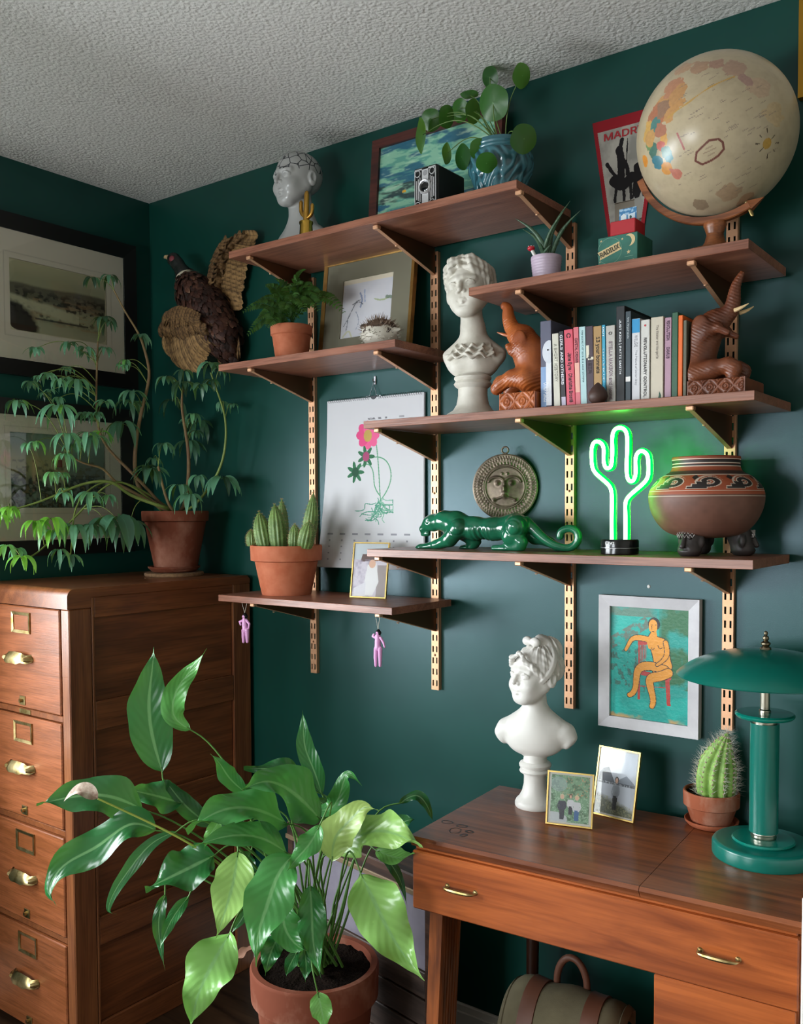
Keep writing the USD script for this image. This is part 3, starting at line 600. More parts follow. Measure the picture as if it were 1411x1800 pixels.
t.part('base_band', xf((lathe([(0, 0), (1, 0), (1, .006), (0, .006)], 40)[0]*[.50*H, .29*H, 1], lathe([(0, 0), (1, 0), (1, .006), (0, .006)], 40)[1]), (0, .12*H, 0)), M('navy_band', '#23264f', rough=.3))

# ================================================================== green panther
def W(pts, y): return [PY(a, b, y) for a, b in pts]                      # picture points carried to the plane at this depth from the wall
def px_r(r, y, at=(880, 930)): return r/scl(PY(*at, y))
glaze_green = M('green_glaze', '#0f4a34', rough=.15, spec=.55, var=('#1d6a4b', 14.0), coat_weight=.2)
y0 = -.165; k_ = 1/710.
def pn(px, py, dy=0.): q = PY(px, py, y0+dy); return q
def panther(p):
    R = lambda *a: [x*k_ for x in a]
    d = sd_chain(p, [pn(800, 924), pn(835, 929), pn(868, 930), pn(905, 926)], R(21, 18.5, 18, 22), .02)
    d = smin(d, sd_ell(p, pn(905, 927), (30*k_, 22*k_, 22*k_)), .012)
    d = smin(d, sd_ell(p, pn(803, 924), (27*k_, 22*k_, 23*k_)), .012)
    d = smin(d, sd_chain(p, [pn(800, 918), pn(782, 915), pn(765, 918)], R(19, 17, 15), .01), .015)
    d = smin(d, sd_ell(p, pn(759, 919), (17*k_, 15*k_, 15*k_)), .01)
    d = smin(d, sd_chain(p, [pn(753, 921), pn(744, 930)], R(11, 8)), .008)
    d = smax(d, -sd_chain(p, [pn(735, 934, -.02), pn(746, 937, -.03)], R(1.5, 1.5)), .004)
    d = smin(d, sd_chain(p, [pn(743, 939), pn(752, 938)], R(4, 5)), .005)
    for s in (-1, 1):
        d = smin(d, sd_cone(p, pn(770, 908, s*.013), pn(773, 902, s*.016), 5*k_, 2.5*k_), .004)
        d = smax(d, -sd_ell(p, pn(751, 917, s*.020), 3.2*k_), .003); d = smin(d, sd_ell(p, pn(752, 917, s*.0165), 3*k_), .002)
        d = smin(d, sd_chain(p, [pn(762, 913, s*.014), pn(752, 912, s*.016), pn(744, 921, s*.010)], R(2.5, 2, 2)), .004)
    for s, P, r in ((-1, [(806, 928), (790, 948), (768, 958), (740, 963), (735, 964)], (17, 13, 9, 6.5, 6)), (1, [(812, 935), (835, 952), (830, 962), (812, 964)], (15, 10, 7, 6)),
                    (-1, [(908, 925), (898, 943), (916, 953), (913, 962), (888, 964), (868, 964)], (20, 15, 10, 9, 7, 6)), (1, [(915, 925), (940, 944), (965, 952), (980, 962), (990, 965)], (19, 12, 8, 7, 6))):
        d = smin(d, sd_chain(p, [pn(a, b, s*.022) for a, b in P], R(*r), .008), .008)
    T = spline([pn(*q) for q in ((925, 918), (940, 932), (960, 950), (985, 962), (1004, 962), (1016, 948), (1012, 933), (998, 929), (986, 935), (984, 943))], 26)
    d = smin(d, sd_chain(p, T, np.interp(np.linspace(0, 1, 26), [0, .3, 1], R(10, 7, 6))), .006)
    # ribs and muscle lines
    X0, X1 = pn(828, 930)[0], pn(878, 930)[0]; u = (p[0]-X0)/(X1-X0); zf = (p[2]-pn(850, 930)[2])
    d = d+np.float32(.0036)*(.5+.5*np.sin(2*np.pi*6.5*u+zf*60))*np.clip(1-np.abs(u-.5)*2, 0, 1)*np.clip(-zf*80+.6, 0, 1)
    for c, r in ((pn(905, 927, -.034), 13), (pn(803, 926, -.034), 15)):
        rr = np.sqrt((p[0]-c[0])**2+(p[2]-c[2])**2); d = d+np.float32(.0016)*np.exp(-((rr-r*k_)/.0022)**2)*(p[1] < y0)
    return smax(d, -(p[2]-np.float32(Z5+.0005)), .003)
lo = pn(725, 985)-[.0, .07, 0]; hi = pn(1030, 890)+[0, .07, 0]
t = Thing('panther_figurine', 'glossy green ceramic prowling panther on the shelf beside the round medallion', 'figurine', (1.55, y0, Z5), world=True)
t.part('body', blob(panther, (min(lo[0], hi[0])-.02, y0-.075, Z5-.004), (max(lo[0], hi[0])+.02, y0+.075, Z5+.115), .0021), glaze_green, True)

# ================================================================== carved elephant bookends
elw = M('carved_teak', '#8a4420', rough=.38, var=('#b5632f', 16.0, (1, 1, .5)), bump=(60, .25, .002))
elw2 = M('carved_teak_dark', '#5a3020', rough=.4, var=('#7d4428', 16.0, (1, 1, .5)), bump=(60, .25, .002))
tusk = M('bone_tusk', '#d8b98a', rough=.4)
XPL = {-1: PY(949, 690, -.245)[0]-.003, 1: PY(1206.5, 690, -.245)[0]+.004}      # the flat backs against the outer books
def elephant(px, flip, y, zbase, k):
    """px: dict of traced points of the side view; flip = -1 looks along -x."""
    E = lambda a, b, dy=0.: PY(a, b, y)+[0, dy, 0]
    def fn(p):
        R = lambda *a: [x*k for x in a]
        d = sd_chain(p, [E(*q) for q in px['spine']], R(*px['rspine']), .02)
        d = smin(d, sd_ell(p, E(*px['head'][0]), px['head'][1]*k), .016)
        T = spline([E(*q) for q in px['trunk']], 14); d = smin(d, sd_chain(p, T, np.interp(np.linspace(0, 1, 14), [0, 1], R(*px['rtrunk']))), .010)
        for s in (-1, 1):
            d = smin(d, sd_chain(p, [E(a, b, s*.030) for a, b in px['leg']], R(*px['rleg']), .008), .012)
            d = smin(d, sd_chain(p, [E(a, b, s*.028) for a, b in px['arm']], R(*px['rarm']), .006), .012)
            c = E(*px['ear'][0], s*.034); ear = sd_ell(p, c, (px['ear'][1]*k, .007, px['ear'][2]*k)); d = smin(d, ear, .006)
            d = smax(d, -sd_ell(p, E(*px['eye'], s*.030), 2.5*k), .003)
        g = np.sin((p[2]*np.float32(1.0)+flip*p[0]*.55)*2*np.pi/.0068)                                   # carved grooves
        w = np.clip((meshkit.noise(np.stack(p, -1)*28, 5).astype(np.float32)-.38)*8, 0, 1)
        d = d+np.float32(.0007)*g*w; return smax(d, -flip*(p[0]-np.float32(XPL[flip])), .003)
    pts = np.array([E(a, b) for k2 in ('spine', 'trunk', 'leg', 'arm') for a, b in px[k2]]); lo, hi = pts.min(0)-.05, pts.max(0)+.05
    lo[1], hi[1] = y-.075, y+.075
    return blob(lambda p: smax(fn(p), -(p[2]-np.float32(zbase)), .003), lo, hi, .0021)
def carved_base(x0, x1, y0_, y1_, z0, z1):
    v, f = vf(trimesh.creation.box(bounds=[[x0, y0_, z0], [x1, y1_, z1]])); m = trimesh.Trimesh(v, f)
    g = 26
    P = []
    out = [box((x0, y0_+.003, z0), (x1, y1_, z1), .002)]
    U, Vv = np.meshgrid(np.linspace(0, 1, 4*g), np.linspace(0, 1, g), indexing='xy'); a = (x1-x0)/(z1-z0)
    pat = np.minimum(np.abs(((U*a+Vv)*1.0) % 1-.5), np.abs(((U*a-Vv)*1.0) % 1-.5)); r = np.hypot(((U*a) % 1)-.5, Vv-.5); h = .003*np.clip(pat*6-.2, 0, 1)*(.7+.3*np.sin(40*r))
    edge = np.minimum.reduce([U, 1-U, Vv, 1-Vv]); h = np.where(edge < .02, 0, h)
    Q = np.stack([x0+U*(x1-x0), y0_+.0031-h, z0+Vv*(z1-z0)], -1); out.append(grid(Q)); return cat(*out)
yE = -.20
pxL = dict(spine=[(921, 595), (932, 622), (938, 655), (935, 676)], rspine=(22, 27, 26, 22), head=((912, 590), 18), trunk=[(905, 586), (897, 570), (893, 553), (892, 542), (887, 538)], rtrunk=(15, 7.5), leg=[(934, 668), (912, 667), (892, 676), (884, 686)], rleg=(19, 14, 12, 11),
           arm=[(926, 612), (910, 620), (903, 612)], rarm=(10, 6.5, 5), ear=((925, 600), 13, 16), eye=(907, 585))
xb0, xb1 = PY(877, 700, -.265)[0], min(PY(950, 690, -.265)[0], XPL[-1])
zbt = PY(900, 692, -.25)[2]
t = Thing('elephant_bookend', 'carved reddish wooden elephant bookend facing left at the left end of the books', 'bookend', ((xb0+xb1)/2, yE, Z4), world=True)
t.part('body', elephant(pxL, -1, yE, zbt-.006, 1/740.), elw, True)
t.part('base', carved_base(xb0, xb1, -.268, -.135, Z4, zbt), elw, 20)
for s in (-1, 1): t.part('tusk', tube(spline([PY(899, 592, yE)+[0, s*.016, 0], PY(889, 589, yE)+[0, s*.018, 0], PY(880, 586, yE)+[0, s*.017, 0]], 8), [.004, .0032, .0012], 8), elw)
pxR = dict(spine=[(1250, 572), (1232, 600), (1222, 640), (1226, 668)], rspine=(23, 29, 30, 24), head=((1260, 566), 20), trunk=[(1268, 560), (1284, 545), (1290, 520), (1294, 500), (1303, 482)], rtrunk=(17, 5.5), leg=[(1232, 662), (1260, 652), (1288, 645), (1298, 650), (1296, 664)], rleg=(22, 16, 13, 12, 11),
           arm=[(1250, 585), (1270, 580), (1286, 588)], rarm=(11, 7, 5), ear=((1240, 582), 17, 24), eye=(1268, 556))
xb0, xb1 = max(PY(1207, 690, -.265)[0], XPL[1]), PY(1309, 680, -.265)[0]; zbt = PY(1300, 664, -.25)[2]
t = Thing('elephant_bookend', 'carved dark brown wooden elephant bookend facing right at the right end of the books', 'bookend', ((xb0+xb1)/2, yE, Z4), world=True)
t.part('body', elephant(pxR, 1, yE, zbt-.006, 1/847.), elw2, True)
t.part('base', carved_base(xb0, xb1, -.268, -.135, Z4, zbt), elw2, 20)
for s in (-1, 1): t.part('tusk', tube(spline([PY(1295, 548, yE)+[0, s*.016, 0], PY(1308, 543, yE)+[0, s*.018, 0], PY(1320, 536, yE)+[0, s*.017, 0]], 8), [.0045, .0035, .001], 8), tusk, label='pale bone tusk')

# ================================================================== painted tripod vase
c = PY(1240, 880, -.15); k = 1/scl(c); zv = lambda py: PY(1240, py, -.15)[2]
prof = [(57, 803.5), (58, 806), (57, 812), (57.5, 822), (62, 830), (74, 837), (86, 847), (94, 858), (97.5, 870), (97, 884), (92, 902), (82, 920), (66, 935), (42, 943), (12, 946), (0, 946)]
pr = spline([(r*k, 0, zv(y)) for r, y in prof], 240)[:, [0, 2]]; pr[-1, 0] = 0
inner = [(52*k, zv(803.5)), (50*k, zv(808)), (50*k, zv(822)), (60*k, zv(835)), (85*k, zv(860)), (0, zv(900))]
n = 560; v, f = lathe(np.vstack([inner[::-1], pr]), n)
py = np.interp(-v[:, 2], [-zv(780), -zv(960)], [780, 960]); th = np.arctan2(v[:, 1], v[:, 0]); r = np.hypot(v[:, 0], v[:, 1])
base = np.array(C('#6b473a')); orange = np.array(C('#96492c')); blk = np.array(C('#241d1c')); wht = np.array(C('#d9c8b8'))
col = np.tile(base, (len(v), 1)); nz = meshkit.fbm(v*60, 3)[:, None]; col = col*(.8+.4*nz)
def band(a, b, cc): m = (py >= a) & (py < b); col[m] = cc
band(795, 829, orange*.85); band(829, 836.5, np.array(C('#43302a'))); band(836.5, 870, orange); band(810, 815.5, blk); band(817, 820.5, blk)
for a in (808.6, 815.8, 820.6, 836, 863.5, 872.5): band(a-.55, a+.75, wht)
# stepped fret and spiral motif, repeated round the shoulder
N_ = 9; u = ((th/(2*np.pi)*N_+.31) % 1)*2-1; w = (py-850)/12.0                 # u -1..1 along one repeat, w -1..1 down the band
def near_white(mask_d): col[(np.abs(mask_d) < .07) & (np.abs(w) < 1.0)] = wht
cx, cyy = .22, -.15; rr = np.hypot((u-cx)*1.15, w-cyy); an = np.arctan2(w-cyy, (u-cx)*1.15); sp = np.abs(((rr-.10*(an+np.pi)/np.pi*1.9) % .62)-.31)
spiral = (rr < .78) & (sp < .17); stair = (u > -.9) & (u < .1) & (w < .85) & (w > .55-.5*np.floor((u+.9)/.25)*.62) & (w > -.45); mot = (spiral | stair) & (np.abs(w) < 1)
halo = ((rr < .86) & (sp < .25)) & (np.abs(w) < 1) & ~mot
halo |= (u > -.96) & (u < .12) & (w < .92) & (w > .45-.5*np.floor((u+.94)/.25)*.62) & (w > -.55) & ~mot & (np.abs(w) < 1)
inb = (py > 837) & (py < 863); col[halo & inb] = wht*.8; col[mot & inb] = blk*1.2
dm = (np.abs(u+.55)*1.0+np.abs(w+.75)*.55 < .22) & inb; col[dm] = blk
t = Thing('tripod_vase', 'round painted clay vase on dark carved feet at the right end of the panther shelf', 'vase', (c[0], -.15, Z5))
v = v-[0, 0, Z5]
t.part('bowl', (v, f), M_col('painted_clay', rough=.55, bump=(80, .1, .001)), True, col=col)
foot_m = M('dark_foot_clay', '#2b2626', rough=.5, var=('#3a3231', 40))
line_m = M('chalk_line', '#a9a3a0', rough=.7)
for i, (fx, fy, ang) in enumerate(((1213, 953, -.36), (1303, 953, .78), (None, None, 2.75))):
    q = PY(fx, fy, -.15-.055)-[c[0], -.15, Z5] if i == 0 else (np.array([.066, .036, .035]) if i == 1 else np.array([-.035, .065, .035]))
    def ft(p, q=q):
        d = sd_cone(p, (q[0]*.85, q[1]*.85, .062), (q[0]*1.02, q[1]*1.02, .018), .028, .022)
        d = smin(d, sd_ell(p, (q[0]*1.05, q[1]*1.05, .012), (.024, .024, .014)), .01)
        n_ = np.array([q[0], q[1], 0])/np.hypot(q[0], q[1]); s_ = np.array([-n_[1], n_[0], 0])
        fc = np.array([q[0], q[1], .03])+n_*.022
        d = smin(d, sd_cone(p, fc+[0, 0, .014], fc+n_*.008+[0, 0, -.008], .004, .006), .004)
        for s in (-1, 1):
            d = smax(d, -sd_ell(p, fc+s_*s*.012+[0, 0, .010], .0055), .003); d = smin(d, sd_ell(p, fc+s_*s*.0115+[0, 0, .010]-n_*.002, .0042), .002)
            d = smin(d, sd_ell(p, np.array([q[0], q[1], .032])+s_*s*.024-n_*.004, (.007, .007, .014)), .004)
        d = smax(d, -sd_cone(p, fc+n_*.004-s_*.010+[0, 0, -.014], fc+n_*.004+s_*.010+[0, 0, -.014], .002, .002), .003)
        return smax(d, -p[2], .002)
    fp_ = t.part('foot', blob(ft, (q[0]-.045, q[1]-.045, -.004), (q[0]+.045, q[1]+.045, .088), .0018), foot_m, True, label='dark carved foot with a face' if i == 0 else None)
    n_ = np.array([q[0], q[1], 0])/np.hypot(q[0], q[1]); s_ = np.array([-n_[1], n_[0], 0])
    for j, zz in enumerate((.051, .043)):
        P = [np.array([q[0], q[1], zz])*[.98, .98, 1]+n_*(.0275-.009*abs(a)**2)+s_*a*.021+[0, 0, .0032*(-1)**m] for m, a in enumerate(np.linspace(-1, 1, 13))]
        t.part('zigzag', tube(P, .0011, 5), line_m, under=fp_)

# ================================================================== bronze medallion
R_ = .0865; t = Thing('medallion', 'round bronze medallion with a moulded face resting against the green wall', 'medallion', (PY(889, 856, -.03)[0], -.034, PY(889, 856, -.03)[2]), math.radians(20))
nr, na = 110, 200; rr, aa = np.meshgrid(np.linspace(0, 1, nr), np.linspace(0, 2*np.pi, na+1), indexing='ij')
X, Z = rr*np.cos(aa), rr*np.sin(aa); h = .004+0*rr
h = h+.004*np.exp(-((rr-.98)/.025)**2)+.003*np.exp(-((rr-.60)/.02)**2)+.002*np.exp(-((rr-.66)/.012)**2)
h = h+.0022*np.exp(-((rr-.72)/.03)**2)*np.sign(np.sin(44*aa))*.6+.0025*np.exp(-((rr-.83)/.035)**2)*np.maximum(np.sin(60*aa), 0)+.0018*np.exp(-((rr-.91)/.025)**2)*np.sin(70*aa)
g = lambda x, z, s, a, sx=1.: a*np.exp(-(((X-x)/sx)**2+(Z-z)**2)/s**2)
h = h+(rr < .58)*(.006*np.exp(-(X**2/.10+(Z+.05)**2/.14)))
h = h+g(0, .0, .055, .010)+g(0, -.10, .075, .012)+g(0, .10, .05, .006)+g(-.22, .12, .065, .011)+g(.22, .12, .065, .011)-g(-.22, .12, .13, .003)-g(.22, .12, .13, .003)
for s in (-1, 1):
    e = np.abs(np.hypot((X-s*.25)/1.25, Z-.10)-.20); h = h+.005*np.exp(-(e/.03)**2)*(Z > .14)*(rr < .6)
    m_ = np.abs(Z+.30+.35*np.abs(X-s*.02)-.02); h = h+.004*np.exp(-(m_/.025)**2)*(s*X > 0)*(np.abs(X) < .34)
    h = h+g(s*.33, -.40, .05, .006)+g(s*.08, .40, .03, .004)
h = h+g(0, -.27, .065, .012)
h = h*np.clip((1-rr)*14+.15, 0, 1)
disc = grid(np.stack([X*R_, -h, Z*R_], -1)); bk = grid(np.stack([X[::10]*R_, .003+0*X[::10], Z[::10]*R_], -1))
bronze = M('old_bronze', '#877868', rough=.45, metal=.55, var=('#5d5145', 40))
t.part('disc', cat((disc[0], disc[1][:, ::-1]), (bk[0], bk[1])), bronze, True)
t.part('rim', xf(lathe([(R_*.985, -.003), (R_*1.0, 0), (R_*1.0, .003), (R_*.97, .004)], 90), rx=np.pi/2), bronze, 40)
a = np.linspace(0, 2*np.pi, 28); t.part('hanging_ring', tube(np.stack([.0085*np.cos(a), 0*a, R_+.0095+.0085*np.sin(a)], 1), .0024, 8, False), bronze, True)

# ================================================================== neon cactus lamp
y0 = -.20
P = [(1076, 949), (1076, 900), (1075, 862), (1068, 850), (1052, 836), (1043, 824), (1040.5, 805), (1041, 788), (1045, 778), (1052, 776.5), (1059, 781), (1062, 792), (1062, 812), (1067, 823), (1073, 821.5), (1076, 813), (1077, 790), (1077, 768), (1081, 756), (1090, 752), (1099, 756), (1103, 768), (1103, 795), (1103, 836), (1107, 845), (1112, 846), (1117, 838), (1118, 822), (1118, 806), (1122, 796), (1129, 793), (1137, 798), (1140, 810), (1140, 834), (1135, 846), (1120, 860), (1104, 875), (1100, 885), (1100, 905), (1100, 949)]
Q = np.array([PY(a, b, y0) for a, b in P]); Q = spline(Q, 170)
neon_core = emit('neon_core', (.27, 1.0, .25), 4.2); neon_edge = emit('neon_edge', (.0, 1.0, .012), 6.0)
acr = M('clear_acrylic', '#dff5e6', rough=.05, transmission_weight=1.0, ior=1.45)
bx = PY(1089, 960, y0)
t = Thing('cactus_neon_lamp', 'green neon cactus lamp on a round black base', 'lamp', (bx[0], y0, Z5), world=True)
zb_ = PY(1089, 948, y0)[2]
t.part('base', lathe([(0, Z5), (.0395, Z5), (.0415, Z5+.002), (.0415, Z5+.0135), (.0405, Z5+.0145), (.0405, Z5+.0155), (.0415, Z5+.0165), (.0415, zb_-.003), (.0395, zb_), (0, zb_)], 64, (bx[0], y0, 0)), M('black_gloss', '#0c0d10', rough=.18), 40)
t.part('base_ring', lathe([(.0410, Z5+.0143), (.0419, Z5+.0145), (.0419, Z5+.0155), (.0410, Z5+.0157)], 64, (bx[0], y0, 0)), M('silver_ring', '#cfd2d4', rough=.25, metal=.9), 40)
v, f = text('LUMI', .0052, .0006, True); v = v*[1.25, 1, 1]; a_ = -.14+v[:, 0]/.0415
t.part('lettering', (np.stack([bx[0]+(.0417-v[:, 1]*0+(.0003))*np.sin(a_)*1.0, y0-(.0417+.0006-v[:, 1])*np.cos(a_), zb_-.0075+v[:, 2]], 1), f), M('print_white', '#e8e8e8', rough=.5), False)
t.part('tube_housing', tube(Q+[0, .0030, 0], .0070, 10), neon_edge, True)
t.part('glowing_tube', tube(Q+[0, -.0034, 0], .0044, 10), neon_core, True)
t.part('acrylic_backing', tube(Q+[0, .013, 0], .0055, 8), acr, True)

# ================================================================== globe
gc = PY(1258, 240, -.178); GR = 135.5/scl(gc)
ax_ = np.array([math.sin(math.radians(23.5))*.9, 0, math.cos(math.radians(23.5))])
v, f = vf(trimesh.creation.uv_sphere(1.0, count=[340, 680])); D = v.copy()
n1, n2, n3 = meshkit.fbm(D*9, 5, 1), meshkit.fbm(D*34, 3, 2), meshkit.fbm(D*3.2, 4, 3)
col = np.array(C('#b7a78a'))*(1-.0*n1[:, None]); col = col*(1-.5*np.clip(n3-.5, 0, 1)[:, None])*(1-.30*np.clip(n1-.45, 0, 1)[:, None])*(1-.22*np.clip(n2-.55, 0, 1)[:, None])
vd = (CAM-gc)/np.linalg.norm(CAM-gc)
def gdir(px, py):
    r = ray(px, py); r = r/np.linalg.norm(r); o = CAM-gc; b = o@r; disc = b*b-(o@o-GR*GR); s = -b-math.sqrt(max(disc, 0)); q = o+r*s; return q/np.linalg.norm(q)
def gblob(px, py, rad, hexc, rough=.5, sc=1., sx=(1, 1)):
    rad = rad*(1.45 if rough > .2 else 1.); d0 = gdir(px, py); ang = np.arccos(np.clip(D@d0, -1, 1)); m = ang+(n1-.5)*rad*rough*3 < rad; col[m] = np.array(C(hexc))*(.85+.3*n2[m][:, None])
for q in ((1175, 180, .15, '#b98a58'), (1152, 205, .10, '#a86c50'), (1180, 155, .10, '#b07d60'), (1140, 232, .09, '#c49a55'), (1150, 220, .06, '#4f7a74'), (1165, 245, .055, '#c79654'), (1148, 262, .07, '#4c6f62'), (1160, 255, .05, '#b9655a'), (1133, 285, .05, '#d18a3c'),
          (1155, 285, .06, '#3f7683'), (1175, 275, .05, '#5a8c93'), (1172, 297, .055, '#c88a45'), (1188, 305, .05, '#b5705f'), (1140, 255, .05, '#6d8a5c'), (1200, 120, .09, '#b39072'), (1230, 118, .08, '#a9876d'), (1290, 118, .10, '#a88a76'), (1330, 150, .10, '#b39a80'), (1280, 340, .10, '#a58c70'), (1230, 360, .07, '#8d7a63'), (1360, 200, .09, '#b7a07c'), (1310, 140, .06, '#9f7f74'), (1142, 245, .07, '#b98f5a'), (1160, 232, .06, '#a5705a'), (1170, 268, .05, '#6f8f86'), (1190, 165, .08, '#b5885a'), (1165, 190, .07, '#8f6f5a'), (1260, 112, .07, '#a3806e'), (1310, 352, .08, '#9f8468')): gblob(*q)
def garc(pts, wd, hexc, closed=False, soft=.35):
    d0 = np.array([gdir(*p) for p in pts])
    if closed: d0 = np.vstack([d0, d0[:1]])
    for a, b in zip(d0[:-1], d0[1:]):
        ab = b-a; tt = np.clip(((D-a)@ab)/(ab@ab), 0, 1); dd = np.linalg.norm(D-a-tt[:, None]*ab, axis=1); m = dd < wd; col[m] = np.array(C(hexc))
garc([(1174, 207), (1210, 180), (1250, 152), (1290, 135)], .012, '#b9924e')
car = [(1222, 283), (1224, 268), (1234, 258), (1246, 247), (1262, 244), (1270, 250), (1272, 262), (1262, 274), (1250, 282), (1234, 289)]
garc(car, .013, '#6b4038', True)
for q in ((1240, 262, 1252, 256), (1236, 270, 1258, 260), (1244, 274, 1256, 268)): garc([q[:2], q[2:]], .005, '#8f7a66')
gblob(1348, 252, .062, '#b08a3e', .1); garc([(1348, 226), (1348, 278)], .008, '#4b3d2a'); garc([(1328, 253), (1368, 251)], .008, '#4b3d2a'); garc([(1335, 238), (1361, 266)], .006, '#4b3d2a'); garc([(1361, 238), (1335, 266)], .006, '#4b3d2a')
garc([(1190, 235), (1198, 252), (1202, 262)], .012, '#a5625c')
rg = np.random.default_rng(5)
for i in range(90):
    a, b = 1190+rg.random()*170, 120+rg.random()*220
    if math.hypot(a-1258, b-240) < 115 and math.hypot(a-1248, b-267) > 34: L = 4+rg.random()*10; garc([(a, b), (a+L, b-L*.55)], .0036, '#85776a')
t = Thing('globe', 'large antique style globe in cream on a turned wooden stand', 'globe', (gc[0], gc[1], Z2))
zc = gc[2]-Z2
t.part('ball', (v*GR+[0, 0, zc], f), M_col('globe_print', rough=.28, spec=.5, bump=(60, .08, .001)), True, col=col)
arm_w = wood('globe_arm_wood', '#6a3a20', '#9a5c34', 'x', rough=.35, scale=2.0)
A = PY(1148, 340, gc[1])-gc; Bq = PY(1308, 348, gc[1])-gc; Bq[1] = A[1] = 0
a0, a1 = math.atan2(A[2], A[0]), math.atan2(Bq[2], Bq[0])
if a1 > a0: a0 += 0
a0 = a0 % (2*np.pi); a1 = a1 % (2*np.pi)
aa = np.linspace(a0-.25, a1+.02, 44); ri, ro = GR*1.025, GR*1.115
ring = []
for yy in (-.0085, .0085): pass
sec = [(ri, -.0085), (ro-.002, -.0085), (ro, -.0065), (ro, .0065), (ro-.002, .0085), (ri, .0085)]
V = np.array([[(r*math.cos(a), y, zc+r*math.sin(a)) for r, y in sec+sec[:1]] for a in aa]); g_ = grid(V)
caps = [hull(np.vstack([V[i][:6], V[i][:6]+[.0004*math.cos(aa[i]+1.57), 0, .0004*math.sin(aa[i]+1.57)]])) for i in (0, -1)]
t.part('meridian_arc', cat(g_, *caps), arm_w, 40)
e = np.array([GR*math.cos(a1), 0, zc+GR*math.sin(a1)]); ed = e-[0, 0, zc]; ed /= np.linalg.norm(ed)
t.part('axis_pin', tube([e*1.0-ed*.004, e+ed*.03, e+ed*.034], [.004, .004, .002], 12), brass)
tip = np.array([(ri+ro)/2*math.cos(a1+.02), 0, zc+(ri+ro)/2*math.sin(a1+.02)]); td = np.array([-math.sin(a1), 0, math.cos(a1)]); 
t.part('arc_finial', hull([tip+ed*.010-[0, .008, 0], tip-ed*.010-[0, .008, 0], tip+ed*.010+[0, .008, 0], tip-ed*.010+[0, .008, 0], tip+td*.030-[0, .002, 0], tip+td*.030+[0, .002, 0]]), arm_w)
zt = zc-ro+.002
t.part('stem', lathe([(0, .0), (.075, 0), (.078, .006), (.072, .012), (.05, .016), (.030, .020), (.026, .028), (.021, .035), (.017, .05), (.0175, zt*.7), (.021, zt*.84), (.0235, zt*.92), (.022, zt), (0, zt)], 48), arm_w, 40)

# ================================================================== books on the book shelf
page = M('book_pages', '#cfc5b0', rough=.8)
BK = [  # x left, x right, top y at the spine, x shift of the foot (px), colour, [(text, from, to, width share, colour, bold)], label
 (949, 968, 564, 2, '#55566a', [('OTHER PLACES', .30, .08, .5, '#e8ebf2', True)], 'grey paperback with half a pale face on its spine, first beside the left elephant'),
 (969.5, 981, 586, 4, '#c9c6b8', [('A SHORT HISTORY', .86, .35, .5, '#8d8b80', False)], 'cream paperback with faint grey lettering, second in the row'),
 (981.5, 990, 582, 5, '#201c24', [('GIRLS AND OTHERS', .95, .3, .6, '#e2e0e6', True)], 'thin black paperback with white lettering, left of the coral red one'),
 (990.5, 1006, 579, 5.5, '#cf4f62', [('Jane Eyre · Charlotte Brontë', .70, .06, .55, '#2a1016', True), ('C', .95, .89, .5, '#2a1016', True)], 'coral red paperback with black lettering'),
 (1006.8, 1016, 575, 5, '#cf6a74', [('CAPITAL CRIMES', .86, .55, .55, '#5b1d2a', True)], 'narrow pink paperback with a pale peach lower half'),
 (1016.8, 1028, 574, 4, '#a9c9cc', [('the pursuit of love & a cold climate', .95, .3, .35, '#5f7f86', False)], 'pale aqua paperback beside the plum book'),
 (1028.6, 1041.4, 573, 3.2, '#43323d', [('J', .64, .60, .3, '#2b2028', True), ('HEIR', .60, .40, .42, '#2b2028', False)], 'dark plum book with a cream bent stripe on the spine'),
 (1042, 1056.5, 573, 2, '#a78453', [('13 your bonnets', .86, .40, .6, '#2a2015', True)], 'tan book with dark script lettering'),
 (1057, 1063, 571, 2, '#3a9dbd', [('OUT', .97, .85, .6, '#e2f0f4', True), ('LITTLE BLUE', .7, .3, .5, '#d5e9ef', False)], 'thin bright blue book'),
 (1064, 1080, 572, 2, '#b4b0a9', [('STELLA MAXSON and Hound', .80, .06, .42, '#83707c', True), ('O', .92, .88, .4, '#3a3633', True)], 'pale grey book left of the tall black one'),
 (1082, 1097, 538, 1, '#17191e', [('JUST KIDS | PATTI SMITH', .86, .30, .42, '#e9ebee', True)], 'tall black book with white capitals'),
 (1098.5, 1108, 547, .5, '#37444c', [('the Argonauts', .93, .70, .45, '#c8d2d6', False)], 'slate grey book with a small white square near the foot'),
 (1109.8, 1124, 560, .5, '#cfcfd3', [('WILDE', .80, .66, .36, '#9a9aa0', False), ('The Picture of Dorian Gray', .62, .20, .30, '#a3a3a8', False)], 'white paperback with a bright blue block at the top of the spine'),
 (1125.6, 1141, 562, .5, '#cbc9c4', [('REVOLUTIONARY CONTROL', .78, .05, .34, '#3c3a3c', True)], 'white paperback with a long line of small black capitals'),
 (1143, 1165, 557, .5, '#c5bba9', [('The Master and Margarita', .90, .50, .26, '#847a72', False)], 'thick cream book with a green leaf mark at the foot'),
 (1167.6, 1179.4, 558, 0, '#ab8699', [('REVOLUTION', .96, .72, .5, '#4a2a45', True), ('CAMUS', .64, .50, .5, '#4a2a45', True)], 'lilac paperback with purple lettering'),
 (1180, 1190.6, 549, 0, '#2f5a42', [], 'dark green clothbound book'),
 (1191.2, 1199, 554, 0, '#e0661d', [], 'thin bright orange book'),
 (1200, 1206, 563, 0, '#5d5b4a', [], 'thin olive grey book, last before the right elephant')]
YS = -.245
